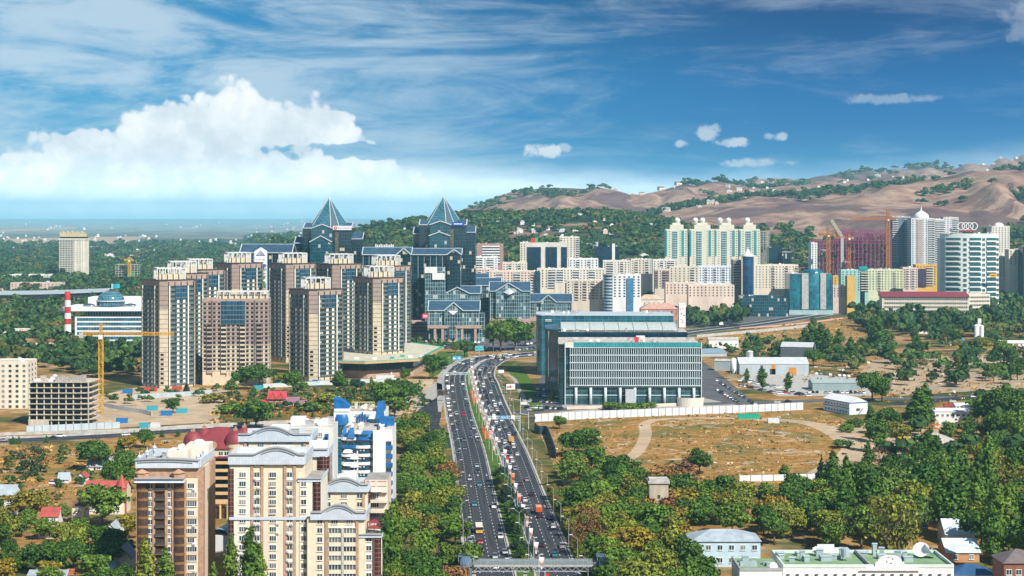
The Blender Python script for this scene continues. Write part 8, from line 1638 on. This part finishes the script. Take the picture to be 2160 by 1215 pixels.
def car(x, y, rz, label, group, near=False, z=.06, ct=None):
    col, ty = ct or pick(); bm, gm = car_parts(ty, col); lab = label % (col+' '+ty); o = put('car', bm, None, (x, y, z), rz); tag(o, lab, 'car', group); put('windows', gm, o); lo, hi, w = PROF[ty]
    if near:
        for sx in (-1.35, 1.35):
            for sy in (-1, 1): put('wheel', CM['wheel'], o, (sx, sy*(w/2-.06), .3))
        for sy in (-1, 1): put('headlight', CM['head'], o, (lo[-1][0]-.02, sy*w*.34, .62)); put('tail_light', CM['tail'], o, (lo[0][0]+.02, sy*w*.36, .75))
    return o
SIDES = ((-1, 'oncoming', 14.9/4, 54, 2), (1, 'departing', 13.6/4, 36, 3))
for side, word, wl, gap, sd in SIDES:
    for l in range(4):
        t = 25+CRN.uniform(0, 30); n = 0
        while t < t_off+(60 if side > 0 else 0):
            n += 1; dens = 1.9 if t < T(1090, 1080) else (.8 if t > T(930, 1030) else 1.0)
            (x, y), a = AV.pt(t, side*(med(t)+wl*(l+.5))+CRN.uniform(-.25, .25))
            car(x, y, a if side > 0 else a+pi, '%%s in lane %s from the median, %s side, %s from the footbridge' % (ordw(l+1), word, ordw(n)), 'cars in the %s lanes' % word, t < T(900, 1020)); t += 7+CRN.expovariate(1/(gap*dens-7))
def bigcar(kind, label, t, off, parts, back=False):
    (x, y), a = AV.pt(t, off); e = thing(kind, label, kind.replace('_', ' '), (x, y, .06), a+(pi if back else 0))
    for nm, bx, mt in parts:
        m = MB()
        for q in bx: m.box(*q)
        m.build(nm, [mt], e)
    m = MB()
    for sx in (-2.6, 2.4):
        for sy in (-1.05, 1.05): put('wheel', CM['wheel'], e, (sx, sy, .48), 0, 1.5)
    return e
AMB = P('amber bus paint', (.55, .28, .03), .45, .1, .5)
bigcar('bus', 'amber fronted bus with pale roof among the oncoming cars near the footbridge', T(1125, 1040), -(3.1+14.9*.62), (('body', [(-4.2, 4.2, -1.2, 1.2, .45, 1.6)], AMB), ('windows', [(-4.15, 4.22, -1.17, 1.17, 1.6, 2.55)], CGL), ('roof', [(-4.2, 4.15, -1.2, 1.2, 2.55, 2.85)], BEI2), ('headlight', [(4.2, 4.27, -1, -.6, .7, 1)], LAMPW), ('headlight', [(4.2, 4.27, .6, 1, .7, 1)], LAMPW)), True)
bigcar('dump_truck', 'red dump truck in the departing lanes beside the wood', T(1085, 1130), 3.1+13.6*.62, (('skip', [(-3.6, 1.4, -1.25, 1.25, 1.1, 2.9)], P('truck red', (.48, .09, .04), .5, .2, .5)), ('load', [(-3.3, 1.2, -1.05, 1.05, 2.9, 3.05)], P('gravel load', (.55, .33, .2), .9, .2, .6)), ('cab', [(1.5, 3.5, -1.15, 1.15, .6, 2.9)], MATS['truck red']), ('chassis', [(-3.6, 3.3, -.5, .5, .5, 1.05)], TYRE)))
bigcar('dump_truck', 'orange dump truck just past the departing gantry', T(930, 1078), 3.1+13.6*.6, (('skip', [(-3.2, 1.2, -1.25, 1.25, 1.1, 2.8)], P('truck orange', (.55, .27, .06), .5, .2, .5)), ('cab', [(1.3, 3.2, -1.15, 1.15, .6, 2.8)], MATS['truck orange']), ('chassis', [(-3.2, 3, -.5, .5, .5, 1.05)], TYRE)))
bigcar('concrete_mixer', 'tan concrete mixer truck on the avenue bend', T(756, 1062), 6.5, (('drum', [(-3, .8, -1.1, 1.1, 1.4, 3.5), (-3.8, -3, -.7, .7, 1.8, 3.0)], P('mixer drum', (.56, .46, .3), .6, .2, .5)), ('cab', [(1.2, 3.2, -1.2, 1.2, .6, 3)], DKM), ('chassis', [(-3.6, 3, -.5, .5, .5, 1.3)], TYRE)))
bigcar('bus', 'white bus rounding the bend by the rounded office', T(749, 1120), 8, (('body', [(-5, 5, -1.25, 1.25, .45, 1.7)], WHT), ('windows', [(-4.95, 5.02, -1.22, 1.22, 1.7, 2.6)], CGL), ('roof', [(-5, 5, -1.25, 1.25, 2.6, 3.0)], WHT)))
bigcar('van', 'white box van among the oncoming cars under the first gantry', T(822, 948), -(3.1+12), (('body', [(-2.8, 1.4, -1.05, 1.05, .5, 2.7)], WHT), ('cab', [(1.4, 2.7, -1, 1, .5, 1.9)], WHT), ('windows', [(1.5, 2.5, -1.02, 1.02, 1.35, 1.85)], CGL)), True)
def lot(where, rows, turn=None, group=None):
    for ri, (a, c, n) in enumerate(rows):
        A, C_ = Vector(gp(*a)[:2]), Vector(gp(*c)[:2]); dv = (C_-A).normalized(); h = atan2(dv.y, dv.x)+(pi/2 if turn is None else turn)
        for i in range(n):
            if CRN.random() < .08: continue
            p = A+(C_-A)*((i+CRN.uniform(-.15, .15))/max(1, n-1)); car(p.x, p.y, h+CRN.uniform(-.06, .06)+(pi if CRN.random() < .4 else 0), '%%s parked %s, %s row, %s along' % (where, ordw(ri+1), ordw(i+1)), 'cars parked '+where)
lot('in the shaded lot by the finned office', (((1112, 861), (1185, 864), 15), ((1120, 848), (1180, 851), 11), ((1130, 835), (1178, 838), 8), ((1138, 822), (1176, 825), 7)))
lot('in the queue beside the finned office', (((1512, 804), (1592, 854), 17), ((1503, 818), (1570, 858), 13)), 0)
lot('at the long warehouse', (((1706, 829), (1822, 830), 14), ((1562, 804), (1640, 818), 9), ((1566, 815), (1645, 832), 9), ((1648, 828), (1704, 836), 6)))
lot('below the lattice block', (((866, 727), (1006, 732), 18), ((868, 732), (940, 736), 8), ((1092, 739), (1134, 735), 6)))
for px, py, where in ((8, 931, 'on the cross street by the frame edge'), (24, 924, 'on the cross street lane nearer the towers'), (113, 925, 'on the cross street below the silver fence'), (128, 922, 'overtaking on the cross street'), (265, 919, 'on the cross street behind the silver roof')):
    x, y, _ = gp(px, py); t_ = LS.near(x, y); a = LS.at(t_)[1]; car(x, y, atan2(a.y, a.x), '%s '+where, 'cars on the cross street', True)
for px, py, where in ((1284, 864, 'on the back street before the finned office'), (1640, 850, 'on the back street past the queue'), (1662, 848, 'on the back street ahead of another car'), (2052, 838, 'on the far road at the quarry'), (2010, 848, 'on the far road by the prefab office'), (905, 848, 'waiting on the slip road'), (640, 858, 'parked on the red farmhouse track'), (872, 815, 'parked on the yard by the podium'), (862, 818, 'parked second on the yard by the podium'), (843, 1020, 'parked under trees by the salmon block'), (842, 1035, 'parked by the barrier under the salmon block'), (115, 1022, 'parked by the small white shed')): x, y, _ = gp(px, py); car(x, y, CRN.uniform(-.4, .4), '%s '+where, None)
m = MB(); MM = [PAINT[k] for k in PAINT]; r = random.Random(3)
for a, c, n in (((1440, 674), (1560, 668), 18), ((1450, 682), (1548, 676), 15), ((1455, 666), (1582, 660), 19), ((1470, 658), (1580, 653), 16), ((1600, 660), (1690, 652), 10), ((1722, 790), (1800, 796), 9), ((864, 720), (1010, 724), 21), ((1098, 729), (1136, 724), 6)):
    for i in range(n):
        A, C_ = Vector(gp(*a)), Vector(gp(*c)); p = A+(C_-A)*(i/(n-1)); k = r.randrange(len(MM)); k = 0 if r.random() < .4 else k; w = 2.0; m.box(p.x-w/2, p.x+w/2, p.y-2.2, p.y+2.2, .3, .95, k); m.hexa([(p.x-.9, p.y-1.2, .95), (p.x+.9, p.y-1.2, .95), (p.x+.9, p.y+1.4, .95), (p.x-.9, p.y+1.4, .95)], [(p.x-.7, p.y-.8, 1.45), (p.x+.7, p.y-.8, 1.45), (p.x+.7, p.y+.8, 1.45), (p.x-.7, p.y+.8, 1.45)], k)
o = m.build('parked_cars', MM); o['kind'] = 'stuff'; o['label'] = 'far off crowd of parked cars by the colourful row'

# ---------------- street furniture ----------------
def lamp_mesh(double, h=10.5):
    m = MB(); m.tube((0, 0, 0), (0, 0, h-1.4), .13, 6, 0, .08)
    arms = []
    for sg in ((-1, 1) if double else (1,)): m.tube((0, 0, h-1.4), (sg*1.9, 0, h), .06, 5)
    pole = m.mesh('pole', [METAL]); m = MB(); m.box(-.55, .55, -.18, .18, -.07, .09); return pole, m.mesh('lamp_head', [WHT2])
LP2, LHD = lamp_mesh(True); LP1, _ = lamp_mesh(False)
def lamp(x, y, rz, label, group, double):
    e = thing('street_lamp', label, 'street lamp', (x, y, 0), rz, group); put('pole', LP2 if double else LP1, e)
    for sg in ((-1, 1) if double else (1,)): put('lamp_head', LHD, e, (sg*2.2, 0, 10.55))
n = 0; t = T(1030, 1060)-190
while t < t_off:
    (x, y), a = AV.pt(t, med(t)*.45); n += 1; lamp(x, y, a-pi/2, 'double armed street lamp on the median, %s from the footbridge' % ordw(n), 'double armed lamps on the median', True); t += 27
for side, word, o0 in ((-1, 'oncoming', -15.6), (1, 'departing', 14.4)):
    n = 0; t = 30
    while t < t_off:
        (x, y), a = AV.pt(t, side*med(t)+o0+(1.6 if side > 0 and t > t_bend-60 else 0)); n += 1; lamp(x, y, a-pi/2 if side < 0 else a+pi/2, 'single armed street lamp beside the %s lanes, %s from the footbridge' % (word, ordw(n)), 'lamps beside the %s lanes' % word, False); t += 34
FLC = [P('red banner', (.62, .06, .05), .75, .15, .8), P('salmon banner', (.66, .34, .28), .75, .15, .8), WHT2, P('orange banner', (.68, .2, .05), .75, .15, .8)]
FM = []
for k, pal in enumerate(((0, 2), (1, 0), (2, 1), (3, 0), (1, 2))):
    m = MB(); r = random.Random(k); z = 8.6
    for i in range(6):
        f = lambda j: (.1+.18*j+.12*sin(j*1.7+k), .28*sin(j*1.1+k)); a, c = f(i), f(i+1); w0, w1 = 1.5-.2*i, 1.5-.2*(i+1)
        m.face([(a[0]*.5, a[1], z-.62*i), (a[0]*.5+w0, a[1]+.3, z-.62*i-.25), (c[0]*.5+w1, c[1]+.3, z-.62*(i+1)-.25), (c[0]*.5, c[1], z-.62*(i+1))], 0 if i not in (2, 3) else 1)
    FM.append(m.mesh('banner', [FLC[pal[0]], FLC[pal[1]]]))
m = MB(); m.tube((0, 0, 0), (0, 0, 9), .07, 5); m.ball((0, 0, 9.1), .16, 6, 4); FPM = m.mesh('pole', [WHT])
n = 0; t = 20
while t < t_split-10:
    near = t < T(985, 1050); (x, y), a = AV.pt(t, (med(t)+.1 if near else -.9) if n % 2 == 0 or near else 1.2); n += 1; e = thing('banner_pole', '%s banner pole on the avenue median, %s from the footbridge' % (('red and white', 'salmon and red', 'white and salmon', 'orange and red', 'salmon and white')[n % 5 if near and n % 2 else (2, 4)[n % 2]], ordw(n)), 'flagpole', (x, y, .15), CRN.uniform(-.4, .5), 'banner poles on the median'); put('pole', FPM, e); put('banner', FM[n % 5 if near and n % 2 else (2, 4)[n % 2]], e); t += 24 if near else 19
FLW = P('orange blossom', (.50, .12, .02), .8, .45, 2.0)
for a, c, lab in ((1062, 1022, 'large orange flower bed on the median, nearer one'), (927, 905, 'orange flower bed on the median before the departing gantry'), (852, 826, 'orange flower bed on the median near the dark billboard')):
    t0, t1 = T(a, 1040), T(c, 1020); m = MB(); k = 10
    for i in range(k):
        u, v = t0+(t1-t0)*i/k, t0+(t1-t0)*(i+1)/k; q = lambda t_, o: (*AV.pt(t_, o)[0],); m.hexa([(*q(u, -1.5), .17), (*q(u, 2.0), .17), (*q(v, 2.0), .17), (*q(v, -1.5), .17)], [(*q(u, -1.3), .5), (*q(u, 1.8), .5), (*q(v, 1.8), .5), (*q(v, -1.3), .5)])
    tag(m.build('flower_bed', [FLW]), lab, 'flower bed')
def gantry(label, t, o0, o1, panels):
    (x0, y0), a = AV.pt(t, o0); (x1, y1), _ = AV.pt(t, o1); L = hypot(x1-x0, y1-y0); e = thing('sign_gantry', label, 'sign gantry', (x0, y0, 0), atan2(y1-y0, x1-x0)); PG = P('pale green steel', (.45, .58, .56), .5, .06, .5, .4)
    for x in (0, L): m = MB(); m.tube((x, 0, 0), (x, 0, 8.4), .26, 8); m.build('post', [PG], e)
    m = MB(); lattice(m, (0, 0, 7.4), (L, 0, 7.4), 1.2, int(L/1.8), .2); m.build('beam', [PG], e)
    for u0, u1, mt in panels:
        m = MB(); m.box(L*u0, L*u1, -.95, -.75, 6.5, 8.5); p = m.build('sign_panel', [mt], e)
        if mt is not METAL:
            m = MB()
            for j in range(4): x = L*u0+(u1-u0)*L*(.12+.2*j); m.box(x, x+(u1-u0)*L*.12, -1.0, -.955, 7.0, 7.5); m.box(x+.1, x+(u1-u0)*L*.1, -1.0, -.955, 7.7, 8.1)
            m.build('lettering', [WHTP], p)
BSG = P('blue sign', (.02, .22, .55), .5, .05, 1)
gantry('pale green gantry with blue direction sign over the departing lanes', T(912, 1050), med(0)-1.5, med(0)+15.5, ((.38, .58, BSG), (.14, .26, WHT2), (.72, .84, WHT2))); gantry('pale green gantry seen from behind over the oncoming lanes', T(812, 960), -18.6, -1.2, ((.3, .45, METAL), (.6, .75, METAL)))
def billboard(label, px, py, w, h, z, mat, rz=0.0, art=None):
    x, y, _ = gp(px, py); e = thing('billboard', label, 'billboard', (x, y, 0), rz); m = MB(); m.tube((0, .2, 0), (0, .2, z+.3), .25, 8); m.build('post', [METAL], e); m = MB(); m.box(-w/2, w/2, -.15, .15, z, z+h); p = m.build('panel', [mat], e); m = MB()
    for q in ((-w/2-.15, w/2+.15, z-.15, z-.002), (-w/2-.15, w/2+.15, z+h+.002, z+h+.15), (-w/2-.15, -w/2-.002, z, z+h), (w/2+.002, w/2+.15, z, z+h)): m.box(q[0], q[1], -.2, .2, q[2], q[3])
    m.build('frame', [METAL], e)
    if art:
        for i, c in enumerate(art): m = MB(); m.box(-w/2+.3+i*w*.3, -w/2+.3+i*w*.3+w*.24, -.19, -.155, z+.25*h, z+h*(.6+.12*(i % 2))); m.build('art', [c], p)
DBR = P('dark brown panel back', (.06, .035, .03), .8, .2, .5); SKB = P('sky blue poster', (.05, .34, .62), .6, .1, .5)
billboard('dark brown billboard back beside the slip road, farther one', 934, 846, 6.2, 3.3, 3.4, DBR); billboard('dark brown billboard back beside the slip road, nearer one', 927, 955, 5.6, 3.2, 5.6, DBR); billboard('sky blue billboard on the lawn by the bend', 964, 768, 6.2, 3.2, 3, SKB, .1, (WHTP, SKB, WHTP)); billboard('green and blue billboard before the lattice block car park', 1011, 748, 6.6, 3.6, 3.4, P('aqua poster', (.06, .45, .5), .6, .1, .5), .1, (MATS['green sign'], SKB, MATS['green sign'])); billboard('white billboard with red picture beside the departing lanes', 1077, 832, 5.6, 3.4, 3.2, WHTP, .2, (REDP, REDP)); billboard('white roadside hoarding at the inside of the bend', 1057, 790, 4, 2, 1.2, WHTP, .2)
for i, (px, py, s_, lab) in enumerate(((1098, 872, -1, 'pale hoarding panel on poles at the back street corner'), (1115, 905, 1, 'tall white traffic mast beside the departing gantry'))):
    x, y, _ = gp(px, py); e = thing('traffic_mast', lab, 'traffic mast', (x, y, 0)); m = MB(); m.tube((0, 0, 0), (0, 0, 9), .16, 6); m.tube((0, 0, 7.5), (-5, 0, 8.4), .1, 5); m.build('mast', [WHT2], e); m = MB(); m.box(-5.2, -4.8, -.3, .3, 7.4, 8.5); m.box(.2, 3.6, -.1, .1, 5, 6.6); m.build('signal', [DKM if s_ > 0 else WHT2], e)
# walls and fences
def wall_line(name, label, pts, h, mat, post=None, step=4.0, th=.25, z0=0.0):
    pa = Path([gp(*p)[:2] for p in pts], 6); m = MB(); n = int(pa.L/step); mp = MB()
    for i in range(n):
        (x0, y0), a = pa.pt(i*step, 0); (x1, y1), _ = pa.pt((i+1)*step, 0); dx, dy = -sin(a)*th, cos(a)*th
        m.hexa([(x0, y0, z0), (x1, y1, z0), (x1+dx, y1+dy, z0), (x0+dx, y0+dy, z0)], [(x0, y0, z0+h), (x1, y1, z0+h), (x1+dx, y1+dy, z0+h), (x0+dx, y0+dy, z0+h)]); mp.box(x0-.16, x0+.16, y0-.2, y0-.03, z0, z0+h+.1)
    o = m.build(name, [mat]); tag(o, label, 'fence' if 'fence' in name else 'wall')
    if post: mp.build('posts', [post], o)
    return o
FW = P('whitish sheet fence', (.60, .64, .66), .55, .07, .3, .4); wall_line('sheet_fence', 'long whitish sheet fence with dark posts above the dry field', ((1128, 890), (1230, 884), (1330, 880), (1480, 874), (1617, 868), (1700, 864)), 4.3, FW, METAL, 4.2)
wall_line('dark_fence', 'dark navy fence kinked along the dry field edge beside the pavement', ((1127, 908), (1137, 916), (1152, 916), (1163, 940), (1172, 968)), 4.2, P('navy sheet fence', (.025, .05, .08), .6, .1, .4), None, 2)
wall_line('silver_fence', 'silver sheet fence before the concrete frame', ((56, 912), (150, 908), (258, 903)), 3.4, P('silver sheet', (.44, .52, .57), .45, .08, .3, .4), METAL, 4); wall_line('street_wall', 'pale concrete wall along the cross street', ((-60, 922), (58, 917), (270, 911), (420, 901), (640, 891), (700, 888)), 1.6, CONC, None, 5)
wall_line('site_fence', 'grey sheet fence round the tower site compound', ((280, 842), (360, 838), (450, 832)), 3.0, GRS, None, 4); wall_line('site_fence', 'pale fence curving round the excavation by the yellow crane', ((218, 858), (260, 866), (300, 872), (322, 878)), 2.4, FW, None, 3); wall_line('white_barrier', 'long white barrier wall at the foot of the dry field', ((1560, 1016), (1640, 1014), (1716, 1012), (1790, 1008), (1880, 1004), (1985, 1000)), 2.6, WHT2, METAL, 5); wall_line('yard_fence', 'turquoise sheet fence before the residential slab', ((555, 818), (600, 816), (660, 813), (770, 808), (850, 805)), 2.6, CTQ if False else P('pale site fence', (.50, .56, .57), .6, .12, .2), None, 4); wall_line('pipe_line', 'yellow gas pipe carried along the white barrier', ((1640, 1030), (1720, 1026), (1860, 1016), (1985, 1010)), .4, P('pipe yellow', (.62, .42, .02), .5, .1, .5), None, 5, .3, 2.0); wall_line('quarry_fence', 'grey fence along the avenue beyond the finned office', ((1470, 712), (1540, 706), (1640, 697), (1720, 688)), 2.6, CONC, None, 5); wall_line('road_barrier', 'rose painted barrier along the far avenue', ((1560, 694), (1640, 688), (1700, 682), (1780, 672)), 1.3, P('rose barrier', (.55, .32, .28), .8, .1, .3), None, 6)
wall_line('low_wall', 'long tan terrace wall before the finned office', ((1196, 864), (1300, 861), (1440, 856)), 1.8, PINK2, None, 5)
for i in range(3): x, y, _ = gp(1290+i*38, 864); plant(x, y-1, 5, 'mid green', 'shrub', 'clipped green bush on the terrace wall, %s along' % ordw(i+1), 'bushes on the terrace wall', 2.2)
e = thing('curved_ramp_wall', 'curved pale stone ramp wall at the office corner', 'wall', gp(1458, 858)); m = MB(); m.lathe((0, 4, 0), [(7.5, 0), (8.2, 5.2), (7.8, 5.2)], 12, 0, 1, .6, pi, 2*pi); m.build('stone_face', [BEI2], e)
# footbridge
fd = 528.0; zB = 5.6; x0, x1 = wx(1000, fd), wx(1258, fd); fb = thing('footbridge', 'grey steel footbridge crossing the avenue at the bottom of the picture', 'footbridge', (0, fd, 0))
m = MB(); m.box(x0, x1, 0, 3.2, zB-.35, zB); m.build('deck', [P('bridge deck', (.45, .42, .37), .8, .12, .4)], fb)
for y in (0.02, 3.1):
    m = MB(); m.box(x0, x1, y, y+.08, zB+1.1, zB+1.2); m.box(x0, x1, y+.02, y+.05, zB+.12, zB+1.1, 1); k = int((x1-x0)/1.9)
    for i in range(k+1): x = x0+(x1-x0)*i/k; m.box(x-.05, x+.05, y-.01, y+.09, zB, zB+1.1)
    m.build('railing', [METAL, P('railing glass', (.20, .25, .27), .3, .1, .5)], fb)
for y in (.1, 3.0):
    m = MB(); m.box(x0, x1, y-.1, y+.1, zB-.75, zB-.36); m.box(x0, x1, y-.1, y+.1, zB-2.2, zB-1.95); k = int((x1-x0)/2.4)
    for i in range(k): a = x0+(x1-x0)*i/k; c = x0+(x1-x0)*(i+1)/k; m.beam((a, y, zB-2.0), ((a+c)/2, y, zB-.7), .14, .14); m.beam(((a+c)/2, y, zB-.7), (c, y, zB-2.0), .14, .14)
    m.build('truss', [METAL], fb)
for x in (x0, wx(1108, fd), x1): m = MB(); m.box(x-.6, x+.6, .8, 2.4, 0, zB-2.2); m.build('pier', [CONC], fb)
for sg, xs, wd in ((-1, x0, 5.0), (1, x1, 5.0)):
    m = MB(); xa = xs if sg > 0 else xs-wd
    m.hexa([(xa, -1.5, zB+2.6), (xa+wd, -1.5, zB+2.6), (xa+wd, 5, zB+2.4), (xa, 5, zB+2.4)], [(xa, -1.5, zB+2.75), (xa+wd, -1.5, zB+2.75), (xa+wd, 5, zB+2.55), (xa, 5, zB+2.55)])
    for k in range(6): a, c = pi*k/6, pi*(k+1)/6; xm = xa+wd/2; f = lambda t_, y, z: (xm-cos(t_)*1.9, y, z+sin(t_)*1.3); m.face([f(a, -14, 1.6), f(c, -14, 1.6), f(c, -1.6, zB+1.6), f(a, -1.6, zB+1.6)])
    m.build('stair_canopy', [P('smoked canopy', (.10, .16, .22), .25, .12, .5, .5)], fb); m = MB()
    for i in range(18): m.box(xa+.8, xa+wd-.8, -14+i*.7, -13.3+i*.7, .0, .3*(i+1))
    for q in (xa+.2, xa+wd-.3):
        m.box(q, q+.12, -1.4, -1.25, zB, zB+2.6); m.box(q, q+.12, 4.7, 4.85, 0, zB+2.4)
    m.build('stair', [CONC], fb)
# people on the paths
def person_mesh(sh, tr):
    m = MB(); SK = P('skin', (.45, .28, .2), .6, 0); m.lathe((0, 0, 0), [(.09, 0), (.1, .45), (.13, .85), (.17, .95)], 8, 1, 1.25, .8); m.lathe((0, 0, 0), [(.17, .9), (.18, 1.1), (.22, 1.38), (.08, 1.5), (.06, 1.55)], 10, 0, 1.1, .65); m.ball((0, 0, 1.64), .11, 8, 6, 2)
    for sg in (-1, 1): m.tube((sg*.2, 0, 1.38), (sg*.26, .04, 1.08), .05, 6, 0, .04); m.tube((sg*.26, .04, 1.08), (sg*.24, -.08, .84), .04, 6, 2, .03); m.tube((sg*.09, 0, .9), (sg*.1, sg*.12, .45), .08, 6, 1, .06); m.tube((sg*.1, sg*.12, .45), (sg*.1, sg*.18, 0), .06, 6, 1, .04)
    return m.mesh('person', [sh, tr, SK])
PM = [person_mesh(WHT2, DKM), person_mesh(NAVYP, DKM), person_mesh(REDP, NAVYP)]
for px, py, k, lab in ((1095, 818, 0, 'person in white shirt walking on the path beside the lawn'), (1100, 826, 1, 'person in navy top walking behind the white shirted one'), (892, 875, 1, 'person in navy top standing on the slip road pavement'), (897, 877, 2, 'person in red top standing on the slip road pavement')): x, y, _ = gp(px, py); tag(put('person', PM[k], None, (x, y, .06)), lab, 'person')
# ---------------- haze ----------------
hz = bpy.data.materials.new('haze'); hz.use_nodes = True; t = hz.node_tree; t.nodes.clear()
o_ = t.nodes.new('ShaderNodeOutputMaterial'); pv = t.nodes.new('ShaderNodeVolumePrincipled')
pv.inputs['Color'].default_value = (.34, .78, 1.0, 1); pv.inputs['Density'].default_value = 5.0e-5; pv.inputs['Anisotropy'].default_value = 0.0
t.links.new(pv.outputs[0], o_.inputs['Volume'])
mb = MB(); mb.box(-42000, 42000, -4000, 44000, -1.5, 428)
h_ = mb.build('haze', hz); h_['kind'] = 'stuff'
